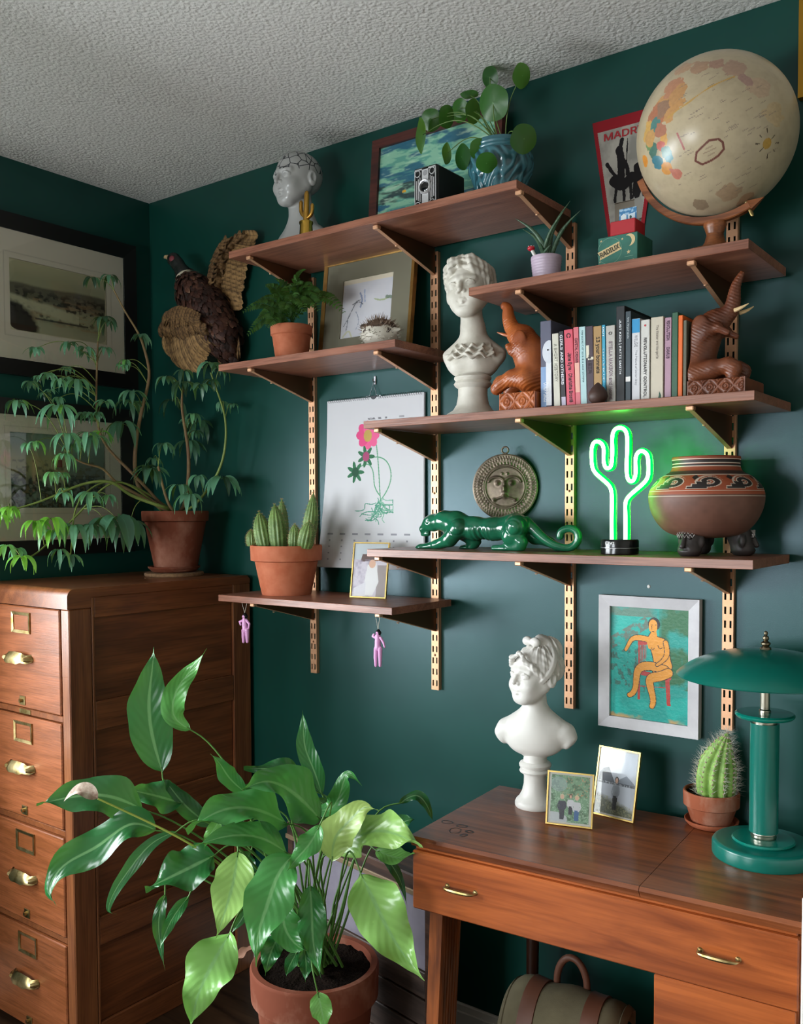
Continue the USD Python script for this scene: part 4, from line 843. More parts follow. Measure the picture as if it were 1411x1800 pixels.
for i, (xl, xr, yt, sh, colr, texts, lab) in enumerate(BK):
    zt = PY((xl+xr)/2, yt, YS)[2]; hgt = zt-Z4; a, b = PY(xl, 690, YS)[0], PY(xr, 690, YS)[0]; w = max(b-a-.0006, .004)
    foot = sh/PY(0, 0, YS)[0]*0+sh*(PY(xl+1, 690, YS)[0]-PY(xl, 690, YS)[0]); dep = .155 if i == 10 else (.11+.02*((i*7) % 5)/5)
    t = Thing('book', lab, 'book', (a, YS, Z4), group=None)
    sk = lambda m: ((lambda v, f: (v+np.outer(foot*(1-v[:, 2]/hgt), [1, 0, 0]), f))(*vf(m)))
    cm = M('book_cover_%s' % colr[1:], colr, rough=.45, bump=(150, .08, .0005))
    ct = min(.0016, w*.2)
    t.part('cover', sk(cat(box((0, 0, 0), (w, ct, hgt), .0008), box((0, ct, 0), (ct, dep, hgt), .0004), box((w-ct, ct, 0), (w, dep, hgt), .0004))), cm)
    t.part('pages', sk(box((ct, ct, .002), (w-ct, dep-.003, hgt-.002), 0)), page)
    for s, f1, f0, ws, tc, bd in texts:
        L = (f1-f0)*hgt; m = fit_text(s, L, w*ws*.95, bd, .0004); v = m[0]; v = np.stack([v[:, 2], v[:, 1]-.0004, -v[:, 0]], 1)   # reads downwards
        t.part('lettering', sk((v+[w/2, 0, (f1+f0)/2*hgt], m[1])), M('ink_'+tc[1:], tc, rough=.6), False)
    def patch(x0, x1, z0, z1, hx): t.part('spine_print', sk(box((x0*w, -.0003, z0*hgt), (x1*w, .0002, z1*hgt), 0)), M('print_'+hx[1:], hx, rough=.55))
    if i == 0:
        t.part('spine_print', sk(ext(sg.Point(0, 0).buffer(1).intersection(sg.box(-1, -1, .55, 1)), .0006)) if False else sk(xf(ext(shapely.affinity.scale(sg.Point(0, 0).buffer(1, 10), w*.62, hgt*.13, origin=(0, 0)).intersection(sg.box(-w*.62, -1, w*.18, 1)), .0006), (w*.80, -.0004, hgt*.645))), M('print_face', '#c9cdd6', rough=.5))
        t.part('spine_print', sk(box((w*.62, -.0008, hgt*.66), (w*.80, -.0004, hgt*.675), 0)), M('print_eye', '#22222c', rough=.5))
        patch(.0, .5, .0, .48, '#7f9cc4'); patch(.5, 1, .04, .53, '#d6d8de')
    if i == 2: patch(.1, 1, .0, .14, '#b9b3c6')
    if i == 4: patch(.05, .95, .18, .55, '#e0a898')
    if i == 6: patch(.02, .42, .60, .76, '#d9d3bf'); patch(.25, 1, .575, .61, '#d9d3bf')
    if i == 11: patch(.05, .95, .23, .285, '#e6e3e0')
    if i == 12: patch(.02, .98, .83, .995, '#2c8fc4')
    if i == 13: t.part('spine_print', sk(xf(ext(sg.Point(0, 0).buffer(.0022, 6), .0005), (w*.5, -.0004, hgt*.93))), M('print_red', '#b8323c', rough=.5))
    if i == 14: t.part('spine_print', sk(xf(ext(sg.Polygon([(-.004, -.010), (.003, -.010), (.004, .0), (0, .009), (-.001, 0)]), .0005), (w*.7, -.0004, hgt*.055))), M('print_leaf', '#1f4d36', rough=.5))
# the seed pod in front of the books
q = PZ(1050, 704, Z4+.004); c = PY(1050, 690, -.266)
k = 1/scl(c)
solo('seed_pod', lathe([(0, Z4), (9*k, Z4+.001), (15*k, Z4+6*k), (17.5*k, Z4+13*k), (16*k, Z4+20*k), (11*k, Z4+28*k), (5*k, Z4+34*k), (1.5*k, Z4+37*k), (0, Z4+37.5*k)], 32, (c[0], -.2645, 0)), M('seed_brown', '#3a2620', rough=.55, bump=(60, .3, .002), var=('#4a322a', 30)), 'dark brown pear shaped seed pod in front of the books', 'seed pod', True)

# ================================================================== frames and prints
def hang(name, label, cat_, w, h, bw, d, mat, at, rx=0., rz=0., ry=0., prof=.003, group=None, mat_w=0, matm=None, art=None, glass=False, inset=.004, bars='frame_bar'):
    t = Thing(name, label, cat_, at, rz, group)
    tr = lambda m: xf(xf(m, ry=ry), rx=rx)
    for b in frame_bars(w, h, bw, d, prof): t.part(bars, tr(b), mat, 20)
    t.part('backing', tr(box((-w/2+bw*.5, -d+inset+.0035, -h/2+bw*.5), (w/2-bw*.5, -d+inset+.006, h/2-bw*.5), 0)), page)
    if matm is not None:
        iw, ih = w-2*bw+.002, h-2*bw+.002
        p = sg.box(-iw/2, -ih/2, iw/2, ih/2).difference(sg.box(-iw/2+mat_w[0], -ih/2+mat_w[1], iw/2-mat_w[0], ih/2-mat_w[1]))
        t.part('mount', tr(xf(ext(p, .0018), (0, -d+inset, 0))), matm)
    if art is not None:
        m, col, amat, off = art; t.part('print', tr(xf(m, (off[0], -d+inset+.0030, off[1]))), amat, True, col=col)
    if glass: t.part('glass', tr(box((-w/2+bw*.8, -d+inset-.003, -h/2+bw*.8), (w/2-bw*.8, -d+inset-.0022, h/2-bw*.8), 0)), pane())
    return t
paper = M_col('print_paper', rough=.55, spec=.3)
paint = M_col('oil_paint', rough=.38, spec=.45, bump=(120, .3, .002))
photo = M_col('photo_print', rough=.3, spec=.4)
# painting of a seated figure in a chipped white frame
TL, BR_ = PY(1058, 1046, 0), PY(1234, 1293, 0); w, h = .2505, .326; cx, cz = (1.7505+2.001)/2, (1.309+.986)/2
iw, ih = w-.05, h-.05
cv = Cv(iw, ih, 200, '#0a9d92'); n1, n2 = cv.noise(5, 7, 1), cv.noise(24, 30, 2)
cv.fill(np.clip((n1-.42)*6, 0, 1)*.7, '#12b5a8'); cv.fill(((cv.u > .62)*1.0)*(np.clip((n1-.30)*6, 0, 1))*(cv.v < .70)*np.clip((cv.u-.58)*12, 0, 1), '#2b6a3c', .95)
cv.fill(np.clip((n2-.56)*12, 0, 1)*(cv.u < .45)*(cv.v > .3)*(cv.v < .75), '#3c5f52', .8); cv.fill((np.abs(cv.v-.30+.45*(cv.u-.1)) < .06)*np.clip((n2-.4)*8, 0, 1)*(cv.u < .5), '#6d6a5c', .8); cv.fill((cv.v < .09)*np.clip((n1-.35)*6, 0, 1)*(cv.u < .6), '#6a6c58', .7)
cv.fill(np.clip((cv.v-.955+.05*(n2-.5))*40, 0, 1)*np.clip((n1-.40)*9, 0, 1), '#b99a62')
red, org, ink = '#c23a32', '#f0a034', '#15161b'
for p in ([(.365, .31), (.385, .31), (.39, .82), (.36, .82)], [(.36, .305), (.47, .295), (.475, .33), (.36, .34)], [(.36, .56), (.78, .585), (.77, .62), (.36, .60)], [(.70, .60), (.755, .60), (.77, .845), (.725, .845)]): cv.poly(p, red)
for x in (.40, .42, .44, .46): cv.line([(x, .33), (x-.002, .53)], .007, red, smooth=False)
cv.line([(.39, .70), (.72, .69)], .008, red, smooth=False)
B = [[(.49, .255), (.535, .20), (.60, .25), (.69, .265), (.735, .33), (.77, .45), (.79, .50), (.76, .58), (.66, .625), (.54, .595), (.56, .50), (.545, .43), (.52, .37), (.49, .36), (.47, .30)]]
def limb(pts, w0, w1=None):
    P = spline(np.array([(x, y, 0) for x, y in pts], float), 24)[:, :2]; R = np.interp(np.linspace(0, 1, 24), np.linspace(0, 1, 4), np.array([1, 1.05, .72, .55])*w0/2 if w1 is None else w1); d = np.full(cv.u.shape, 9.)
    for (x0, y0), (x1, y1), r0, r1 in zip(P[:-1], P[1:], R[:-1], R[1:]):
        dx, dy = x1-x0, (y1-y0)*cv.a; t_ = np.clip(((cv.u-x0)*dx+(cv.v-y0)*cv.a*dy)/(dx*dx+dy*dy+1e-12), 0, 1); d = np.minimum(d, np.hypot(cv.u-x0-t_*dx, (cv.v-y0)*cv.a-t_*dy)-(r0+t_*(r1-r0)))
    cv.fill(d < .008, ink); cv.fill(d < 0, org)
limb([(.50, .285), (.40, .275), (.29, .29), (.235, .35), (.205, .39)], .062)
cv.poly(B[0], org); cv.line(B[0][:13], .010, ink, smooth=False)
limb([(.70, .535), (.52, .515), (.38, .545), (.345, .62), (.33, .72), (.29, .775), (.255, .79)], .095)
limb([(.74, .56), (.62, .60), (.515, .635), (.535, .74), (.555, .83), (.54, .865)], .105)
limb([(.705, .30), (.72, .40), (.66, .465), (.60, .50)], .055); 
cv.line([(.61, .33), (.635, .355), (.665, .345)], .008, ink); cv.line([(.53, .355), (.545, .37), (.565, .355)], .007, ink)
cv.ell(.56, .145, .075, .075*.77, ink); cv.ell(.548, .165, .055, .06, org); cv.poly([(.52, .19), (.585, .19), (.60, .25), (.53, .25)], org); cv.line([(.53, .165), (.535, .19)], .006, ink); cv.line([(.525, .155), (.545, .152)], .006, ink); cv.line([(.57, .155), (.59, .15)], .006, ink); cv.line([(.535, .21), (.56, .21)], .006, ink)
m, col = cv.mesh()
wf = M('chipped_white_frame', '#bfbcc0', rough=.45, bump=(90, .2, .001), var=('#c9c7ca', 20))
hang('framed_painting', 'white framed painting of an orange figure seated on a red chair against teal', 'painting', w, h, .027, .021, wf, (cx, -.002, cz), art=(m, col, paint, (0, 0)), inset=.010, prof=.005)

# gold framed bird print leaning on the fern shelf
w, h = .335, .30; iw, ih = .19, .17
cv = Cv(iw, ih, 110, '#c3c3c9'); n1 = cv.noise(6, 6, 3); n2 = cv.noise(22, 20, 4)
cv.fill(np.clip((n1-.5)*4, 0, 1)*.4, '#b1b3bf')
for p, wd, cc in (([(.12, .60), (.2, .45), (.28, .32), (.36, .30)], .018, '#3a4149'), ([(.05, .72), (.12, .62), (.10, .80)], .016, '#3f4a55'), ([(.34, .18), (.38, .30), (.36, .42)], .03, '#5c6f96'), ([(.42, .14), (.44, .34)], .02, '#7d8fb5'), ([(.2, .36), (.32, .33), (.40, .38)], .014, '#2f3338'), ([(.62, .32), (.75, .36), (.9, .34)], .02, '#93a36a'), ([(.85, .32), (.95, .34)], .045, '#4d6a4c'), ([(.05, .9), (.15, .82), (.22, .92)], .03, '#b9b98e'), ([(.28, .5), (.34, .66), (.30, .8)], .014, '#6a7688')): cv.fill((cv.dist(p)+.02*(n2-.5) < wd/2), cc, .75)
m, col = cv.mesh()
gold = M('gold_frame', '#b08a4c', rough=.35, metal=.7, var=('#8a6432', 12))
olive = M('olive_mount', '#6f6c5a', rough=.8)
lean = math.radians(7); cA = (PY(577, 487, -.03)+PY(740, 457, -.03))/2
hang('framed_bird_print', 'gold framed bird sketch with olive mount leaning behind the pufferfish', 'picture', w, h, .012, .016, gold, (1.049, -.038-.016, Z3+.006+h/2), rx=-lean, art=(m, col, paper, (.004, -.012)), matm=olive, mat_w=((w-.024-iw)/2+.004, (h-.024-ih)/2-.0), inset=.005)

# brown framed seascape on the topmost shelf
w, h = .43, .30; iw, ih = w-.046, h-.046
cv = Cv(iw, ih, 170, '#5d9c8c'); n1 = cv.noise(3, 8, 6); n2 = cv.noise(10, 40, 7); wv = cv.v+.10*(n1-.5)-.08*cv.u
cv.fill(np.clip((n2-.42)*22, 0, 1), '#8cbfa2', .85); cv.fill(np.clip((n1-.50)*25, 0, 1)*(wv < .45), '#1f5a78', .9); cv.fill(np.clip((n1-.45)*25, 0, 1)*(np.abs(wv-.55) < .10)*(cv.u < .45), '#22303a', .9); cv.fill(np.clip((n1-.46)*25+(n2-.5)*10, 0, 1)*(wv > .66), '#1d5c80', .9); cv.fill(np.clip((n2-.6)*10, 0, 1), '#b4d0ba', .7); cv.ell(.24, .56, .018, .016, '#d8a12c')
m, col = cv.mesh(); mah = wood('mahogany_frame', '#341410', '#5d2a20', 'x', rough=.4)
hang('framed_seascape', 'brown framed teal seascape painting leaning behind the box camera', 'painting', w, h, .024, .02, mah, (1.276, -.040, Z1+.005+h/2), rx=-math.radians(5), art=(m, col, paint, (0, 0)), inset=.008)

# two black framed prints on the left wall (built facing -y, then turned to face +x)
blackf = M('black_wide_frame', '#0e0b0b', rough=.35, bump=(40, .1, .001))
gmat = M('warm_grey_mount', '#ece5d5', rough=.85)
def scene_a(cv):
    n1, n2, n3 = cv.noise(5, 5, 8), cv.noise(26, 22, 9), cv.noise(8, 30, 10)
    cv.fill(np.clip((.22-cv.v)*6, 0, 1), '#d2cfa8', .6); hill = cv.v-.30-.10*(cv.noise(3, .1, 4)-.5)
    cv.fill(np.clip(hill*30, 0, 1)*np.clip((.62-cv.v)*8, 0, 1), '#6d6654', .9); cv.fill(np.clip((n2-.48)*9, 0, 1)*np.clip((cv.v-.33)*9, 0, 1)*np.clip((.85-cv.v)*8, 0, 1), '#2c2822', .9); cv.fill(np.clip((n3-.52)*9, 0, 1)*(cv.v > .45)*(cv.v < .85)*(cv.u > .2), '#b99a72', .5)
    riv = np.abs(cv.v-.62-.22*(cv.u-.3)+.06*(n1-.5)); cv.fill(np.clip((.09-riv)*25, 0, 1)*(cv.u < .7), '#d0d0ae', .85); cv.fill(np.clip((cv.v-.80-.2*(cv.u-.5))*12, 0, 1)*(cv.u > .28), '#c0c0a2', .7)
    cv.fill(np.clip((.30-np.hypot(cv.u-.0, (cv.v-.92)*.8)+.08*(n2-.5))*16, 0, 1), '#2a211d', .95); cv.fill((np.abs(cv.v-.78) < .012)*(cv.u > .25)*(cv.u < .8), '#33302b', .8)
def scene_b(cv):
    n1, n2 = cv.noise(4, 4, 11), cv.noise(30, 24, 12)
    cv.fill(np.clip((.5-cv.v)*3, 0, 1), '#8ba394', .8); cv.fill(np.clip((.30-np.abs(cv.v-.42)+.1*(n1-.5))*4, 0, 1)*(cv.u < .6), '#bfb37c', .8); cv.fill(np.clip((n2-.42)*8, 0, 1)*(cv.v > .55), '#22231f', .85); cv.fill(np.clip((n2-.52)*8, 0, 1)*(cv.v > .35)*(cv.v < .6), '#6d694c', .8); cv.poly([(.46, .34), (.53, .34), (.53, .44), (.46, .44)], '#7d3a34'); cv.fill(np.clip((n2-.62)*12, 0, 1)*(cv.v > .7), '#8a7a50', .8)
for k, (lab, z0, z1, ya, yb, pw, ph, bg, fn, rnd) in enumerate((('black framed landscape print with rounded inner border, upper of two on the left wall', 2.0, 2.399, -.588, -.127, .352, .222, '#b5b492', scene_a, True), ('black framed crowd scene print, lower of two on the left wall behind the umbrella plant', 1.430, 1.826, -.600, -.150, .345, .238, '#7d877a', scene_b, False))):
    mw, mh = (.53, z1-z0); ye = -.127 if k == 0 else -.150; w, h = mw+.10, mh+.10; cyy = ye-mw/2; czz = (z0+z1)/2
    cv = Cv(pw+.03, ph+.03, 190, '#dcd7b8' if rnd else '#ece5d5'); fn2 = Cv(pw, ph, 190, bg); fn(fn2)
    if rnd:
        bx_ = sg.box(.012, .018, .988, .982); fn2.fill(~shapely.contains_xy(shapely.affinity.scale(sg.box(.09, .09, .91, .91).buffer(.08, 8), .985/.98, .975/.98, origin=(.5, .5)), fn2.u, fn2.v), '#dcd7b8')
    m, col = fn2.mesh()
    yc = (-.551-.193)/2 if k == 0 else (-.555-.214)/2; zc = (2.313+2.09)/2 if k == 0 else (1.772+1.534)/2
    t = hang('framed_print', lab, 'picture', w, h, .05, .022, blackf, (.001, cyy, czz), rz=math.pi/2, art=(m, col, paper, (yc-cyy, zc-czz)), matm=None, inset=.010, prof=.006)
    iw, ih = w-.1+.002, h-.1+.002; ox, oz = yc-cyy, zc-czz
    hole = sg.box(ox-pw/2, oz-ph/2, ox+pw/2, oz+ph/2)
    t.part('mount', xf(ext(sg.box(-iw/2, -ih/2, iw/2, ih/2).difference(hole), .0018), (0, -.0138, 0)), gmat)
    gg = .02; t.part('inner_mount', xf(ext(hole.buffer(gg, join_style=2).difference(hole.buffer(gg-.0035, join_style=2)), .001), (0, -.0146, 0)), M('pale_bevel', '#ddd6c6', rough=.8))
    t.part('glass', box((-iw/2, -.0175, -ih/2), (iw/2, -.0168, ih/2), 0), pane())

# small brass photo frames
brassf = M('bright_brass', '#c9ab66', rough=.28, metal=.9)
def photo_frame(name, label, at, w, h, rz, lean, cv, bw=.0035):
    m, col = cv.mesh(); t = Thing(name, label, 'photo frame', at, rz)
    tr = lambda q: xf(xf(q, (0, 0, h/2)), rx=-lean)
    for b in frame_bars(w, h, bw, .007, .0): t.part('frame_bar', tr(b), brassf, 20)
    t.part('photograph', tr(xf(m, (0, -.0035, 0))), photo, True, col=col)
    t.part('backing', tr(box((-w/2+bw*.6, -.003, -h/2+bw*.6), (w/2-bw*.6, -.0015, h/2-bw*.6), 0)), M('frame_back', '#d5d3cc', rough=.6))
    t.part('glass', tr(box((-w/2+bw*.6, -.0058, -h/2+bw*.6), (w/2-bw*.6, -.0050, h/2-bw*.6), 0)), pane())
    t.part('easel_leg', tube([np.array(vf(tr((np.array([[0, .002, h*.12]]), np.array([[0, 0, 0]]))))[0][0]), (0, h*.34+.004, .0012)], .0012, 6), brassf)
    return t
def person(cv, x, y, s, hair, top, leg, skin='#e2b8a0'):
    s *= 1.12
    cv.poly([(x-.33*s, y+.42*s), (x+.33*s, y+.42*s), (x+.36*s, y+1.25*s), (x-.36*s, y+1.25*s)], top); cv.poly([(x-.30*s, y+1.2*s), (x+.30*s, y+1.2*s), (x+.25*s, y+2.2*s), (x-.25*s, y+2.2*s)], leg)
    cv.line([(x-.33*s, y+.5*s), (x-.46*s, y+.95*s), (x-.30*s, y+1.3*s)], .16*s, top); cv.line([(x+.33*s, y+.5*s), (x+.44*s, y+.95*s), (x+.2*s, y+1.25*s)], .16*s, top)
    cv.ell(x, y, .25*s, .26*s/cv.a*cv.a, hair); cv.ell(x, y+.06*s, .17*s, .2*s, skin)
cv = Cv(.088, .104, 110, '#7ba381'); n1, n2 = cv.noise(12, 14, 21), cv.noise(36, 40, 22)
cv.fill(np.clip((n1-.5)*8, 0, 1), '#466b4c', .8); cv.fill(np.clip((n2-.55)*9, 0, 1), '#b5d4b8', .7); cv.fill(((n2 > .66) & (cv.u > .3) & (cv.v < .45)), '#c4763c', .8); cv.ell(.2, .2, .22, .16, '#a9bcc0', .5); cv.ell(.1, .95, .35, .15, '#c9cdd2', .9)
person(cv, .52, .44, .16, '#4a3a34', '#d9dade', '#23263a'); person(cv, .30, .46, .20, '#d8c9a8', '#32344c', '#2a2c40'); person(cv, .68, .46, .20, '#dccba2', '#d5d6da', '#3b6aa0')
q1, q2 = PZ(961, 1445, .8), PZ(1040, 1459, .8)
photo_frame('photo_frame', 'small brass photo frame with three people, in front on the desk', ((q1+q2)/2), .107, .120, math.radians(15.5), math.radians(12), Cv.__dict__ and cv)
cv = Cv(.094, .146, 110, '#c9cfd8'); n1 = cv.noise(8, 10, 23); n2 = cv.noise(40, 50, 24)
cv.poly([(0, .38), (.1, .30), (.25, .27), (.33, .36), (.40, .44), (.45, .50), (0, .50)], '#4d545e'); cv.poly([(.45, .49), (.6, .42), (.75, .36), (.9, .43), (1, .48), (1, .53), (.45, .53)], '#8d949e'); cv.fill((cv.v > .50)*1.0, '#bfc4cc', .9); cv.fill((np.abs(cv.v-.51) < .02)*np.clip((n2-.4)*9, 0, 1), '#3a3f45', .9)
cv.fill(np.clip((cv.v-.68-.35*(cv.u-.1)*.6+.08*(n1-.5))*14, 0, 1), '#5b604c'); cv.fill(np.clip((n2-.5)*8, 0, 1)*(cv.v > .72)*(cv.v-.68 > .2*(cv.u-.1)), '#9b9a76', .7); person(cv, .50, .45, .19, '#3a302a', '#9aa0aa', '#2a2d33')
q1, q2 = PZ(1040, 1430, .8), PZ(1107, 1447, .8)
photo_frame('photo_frame', 'taller brass photo frame with a man by water, behind the smaller one', ((q1+q2)/2)+[.004, .006, 0], .108, .160, math.atan2(*(q2-q1)[[1, 0]])+.02, math.radians(13), cv)
cv = Cv(.106, .150, 110, '#e8e2ec'); n1 = cv.noise(5, 6, 25)
cv.fill((cv.v < .30)*1.0, '#d5dde2'); cv.poly([(.25, .20), (.8, .17), (.8, .32), (.2, .34)], '#7d6763'); cv.fill(np.clip((n1-.45)*6, 0, 1)*(cv.u < .5)*(cv.v > .3), '#b3a9bd', .8); cv.fill((cv.u > .72)*(cv.v > .4)*1.0, '#98897f', .7); cv.poly([(.42, .40), (.68, .36), (.78, .72), (.62, .98), (.38, .98), (.36, .7)], '#fbfafb'); cv.ell(.56, .38, .10, .08, '#f0c8b0'); cv.poly([(.05, .85), (.4, .72), (.4, 1), (.05, 1)], '#f2f0f6')
q1, q2 = PZ(624, 1049, Z6), PZ(687, 1052, Z6)
photo_frame('photo_frame', 'brass photo frame with a pale statue picture on the lowest shelf', ((q1+q2)/2)+[0, -.02, 0], .114, .158, math.radians(11.5), math.radians(10), cv)

# ================================================================== wall calendar and pennant
w, h = .362, .503
cv = Cv(w, h, 340, '#c9c9cd'); X = lambda px, py: (((px-578)+(py-705)*.043)/169., (py-705+(px-578)*.075*(1-(py-705)/300.))/297.)
n1 = cv.noise(30, 40, 31)
pk, gr, gr2 = '#d5497f', '#2f6a49', '#5f9a78'
G = lambda pts: [X(*p) for p in pts]
for P, wd in (([(664, 778), (666, 800), (668, 840), (669, 870), (671, 890)], .010), ([(653, 806), (668, 805), (683, 815), (688, 840), (680, 865), (672, 878)], .010), ([(634, 823), (650, 818), (658, 832), (660, 855), (668, 872)], .010)): cv.line(G(P), wd, gr2)
rg = np.random.default_rng(3)
for i in range(26):
    x, y = 668+rg.normal(0, 3), 875+rg.random()*20; P = [(x, y)]
    ang = rg.uniform(.15, 2.99)
    for _ in range(5): x += 9.5*math.cos(ang); y += 7.*math.sin(ang); ang += rg.normal(0, .65); P.append((min(max(x, 620), 690), min(y, 925)))
    cv.line(G(P), .0075, '#4d8f78' if i % 3 else '#7fae98')
def rot_ell(px, py, a, rx, ry, cc):
    u0, v0 = X(px, py); du, dv = (cv.u-u0), (cv.v-v0)*cv.a; ca, sa = math.cos(a), math.sin(a); cv.fill((((du*ca+dv*sa)/rx)**2+((-du*sa+dv*ca)/ry)**2 < 1), cc)
for a in np.linspace(0, 2*np.pi, 8, endpoint=False): rot_ell(650+10*math.cos(a), 766+12*math.sin(a), a, .062, .042, pk if int(a*3) % 2 else '#e0608f')
rot_ell(650, 767, 0, .042, .05, '#b59a52')
for (px, py) in ((646, 804), (627, 832)):
    for a in np.linspace(0, 2*np.pi, 7, endpoint=False): rot_ell(px+7*math.cos(a), py+9*math.sin(a), a, .05, .017, gr)
    rot_ell(px, py, 0, .035, .04, '#234e38' if px < 640 else '#a1486e')
cv.fill((np.abs(cv.v-.125) < .006)*(cv.u > .42)*(cv.u < .64)*(n1 > .42), '#77777c'); cv.fill((np.abs(cv.v-.125) < .006)*(cv.u > .76)*(cv.u < .81), '#99999d')
for r in range(5):
    for c_ in range(7): cv.fill((np.abs(cv.v-.80-.038*r) < .005)*(np.abs(cv.u-.10-.125*c_) < (.028 if r == 0 else .008)), '#8d8d95')
m, col = cv.mesh(); v = m[0]; uu, vv2 = (v[:, 0]+w/2)/w, (h/2-v[:, 2])/h
curl = lambda v: np.stack([v[:, 0]-.018*np.clip((h/2-v[:, 2])/h, 0, 1)**2*np.clip(.5-v[:, 0]/w, 0, 1), v[:, 1]-.030*np.clip((h/2-v[:, 2])/h, 0, 1)**2*np.clip(.5-v[:, 0]/w, 0, 1)-.004*np.clip((h/2-v[:, 2])/h, 0, 1), v[:, 2]], 1)
t = Thing('wall_calendar', 'hanging wall calendar with a pink flower drawing and a wire hanger', 'calendar', (.849+w/2, -.004, 1.3525+h/2-.002))
t.part('top_page', (curl(v+[0, -.004, 0]), m[1]), M_col('calendar_paper', rough=.7, spec=.3), True, col=col)
pg = M('calendar_pages', '#bdbdc0', rough=.75)
for k, dx in enumerate((.0015, .003)):
    g_ = grid(np.stack([np.linspace(-w/2, w/2, 12)[None, :].repeat(12, 0), np.full((12, 12), -.0026+k*.0012), np.linspace(h/2, -h/2, 12)[:, None].repeat(12, 1)], -1)); t.part('page', (curl(g_[0]*[.998, 1, 1]+[dx, 0, -dx*.6]), g_[1]), pg, True)
wire = M('steel_wire', '#9a9ca0', rough=.3, metal=1.0)
t.part('wire_binding', cat(*[tube(np.stack([np.full(7, x)+np.linspace(0, .002, 7), -.0045+.0045*np.cos(np.linspace(-1.8, 1.8, 7)+np.pi/2*2), h/2-.001+.005*np.sin(np.linspace(-1.8, 1.8, 7))], 1), .0007, 4) for x in np.linspace(-w/2+.008, w/2-.008, 44) if abs(x) > .015]), wire, False, kind='stuff')
t.part('hanger', tube([(-.028, -.006, h/2+.002), (-.013, -.006, h/2+.004), (0, -.005, h/2+.040), (.013, -.006, h/2+.004), (.028, -.006, h/2+.002)], .0011, 6), wire)
t.part('hanging_tab', xf(ext(sg.Point(0, 0).buffer(.010, 12).intersection(sg.box(-1, -1, 1, .0)), .0008), (0, -.0062, h/2+.003)), M('tab_black', '#22242a', rough=.5))
solo('picture_hook', cat(tube([(.849+w/2, -.001, 1.898), (.849+w/2, -.008, 1.897), (.849+w/2, -.011, 1.902), (.849+w/2, -.010, 1.906)], .0018, 8), box((.849+w/2-.004, -.003, 1.890), (.849+w/2+.004, 0, 1.915), .001)), wire, 'small steel hook on the wall holding the calendar', 'hook')
# pennant
TLp, TRp = np.array([1.719, 2.469]), np.array([1.890, 2.469]); zb = 2.13
w, h = .176, .36
cv = Cv(w, h, 200, '#8d8a83'); n1, n2 = cv.noise(5, 8, 41), cv.noise(22, 30, 42)
cv.fill(np.clip((n1-.45)*6, 0, 1), '#b3ada2', .7); cv.fill((cv.v > .115)*0., '#000000')
L_ = lambda v: .5-.5*(1-.62*v)
edge = np.minimum(cv.u-L_(cv.v), 1-L_(cv.v)-cv.u)
for q in (([(.22, .30), (.30, .36), (.40, .42)], .05), ([(.40, .22), (.43, .34), (.42, .44)], .11), ([(.40, .26), (.50, .33), (.53, .40)], .05), ([(.32, .42), (.45, .46), (.58, .42)], .14), ([(.36, .46), (.34, .56)], .045), ([(.46, .47), (.48, .58)], .045), ([(.56, .45), (.58, .56)], .045), ([(.42, .20), (.44, .16)], .06), ([(.52, .16), (.50, .40)], .012), ([(.66, .36), (.68, .46), (.66, .54)], .10), ([(.62, .44), (.76, .45)], .08), ([(.62, .46), (.60, .56)], .03), ([(.74, .46), (.75, .56)], .03)): cv.fill(cv.dist(q[0])+.03*(n2-.5) < q[1]/2, '#1d1a1b')
cv.poly([(.34, .57), (.62, .57), (.64, .70), (.34, .71)], '#7d7468'); cv.line([(.34, .575), (.62, .575)], .01, '#40392f', smooth=False); cv.fill((np.abs(cv.v-.715) < .014)*np.clip((n2-.35)*8, 0, 1), '#35322c', .9); cv.fill(np.clip((.06-np.abs(cv.v-.79))*40, 0, 1)*(np.abs(cv.u-.5) < .16)*np.clip((n2-.35)*8, 0, 1), '#6b4a2f', .9); cv.fill((cv.v > .82)*(np.abs(cv.u-.5) < .12)*1., '#8a2f2c', .8)
cv.fill((edge < .055)*1., '#8f1d26'); cv.fill((cv.v < .075)*1., '#8f1d26')
m, col = cv.mesh(); v, f = m; u = v[:, 0]/w+.5; vv2 = .5-v[:, 2]/h; l = .5-.5*(1-.62*vv2); keep = (edge.reshape(-1) > -.004)
f = f[keep[f].all(1)]
t = Thing('pennant', 'red edged city souvenir pennant hanging on the wall behind the globe', 'pennant', (1.719+w/2, -.003, 2.469-h/2))
v2 = v.copy(); v2[:, 2] += .0
used = np.unique(f); mp = -np.ones(len(v), int); mp[used] = np.arange(len(used))
t.part('cloth', (v2[used], mp[f]), M_col('pennant_cloth', rough=.8, spec=.2), True, col=col[used])
t.part('backing', xf(ext([(-w/2, h/2), (w/2, h/2), (w/2*.38, -h/2), (-w/2*.38, -h/2)], .001), (0, .0006, 0)), M('pennant_red', '#8f1d26', rough=.85))
t.part('lettering', xf(fit_text('MADRID', .118, .0175, True, .0006), (.002, -.0008, h/2-.043)), M('pennant_letter', '#a3252c', rough=.8), False)
# gilt frame whose edge just enters the picture at the top right
gx = PY(1403, 90, -.02)[0]
hang('gilt_frame', 'gilded picture frame whose left edge shows at the upper right corner of the wall', 'picture', .34, .42, .03, .02, M('gilt', '#b98a2e', rough=.3, metal=.8), (gx+.17, -.001, PY(1405, 172, -.02)[2]+.21), art=None)

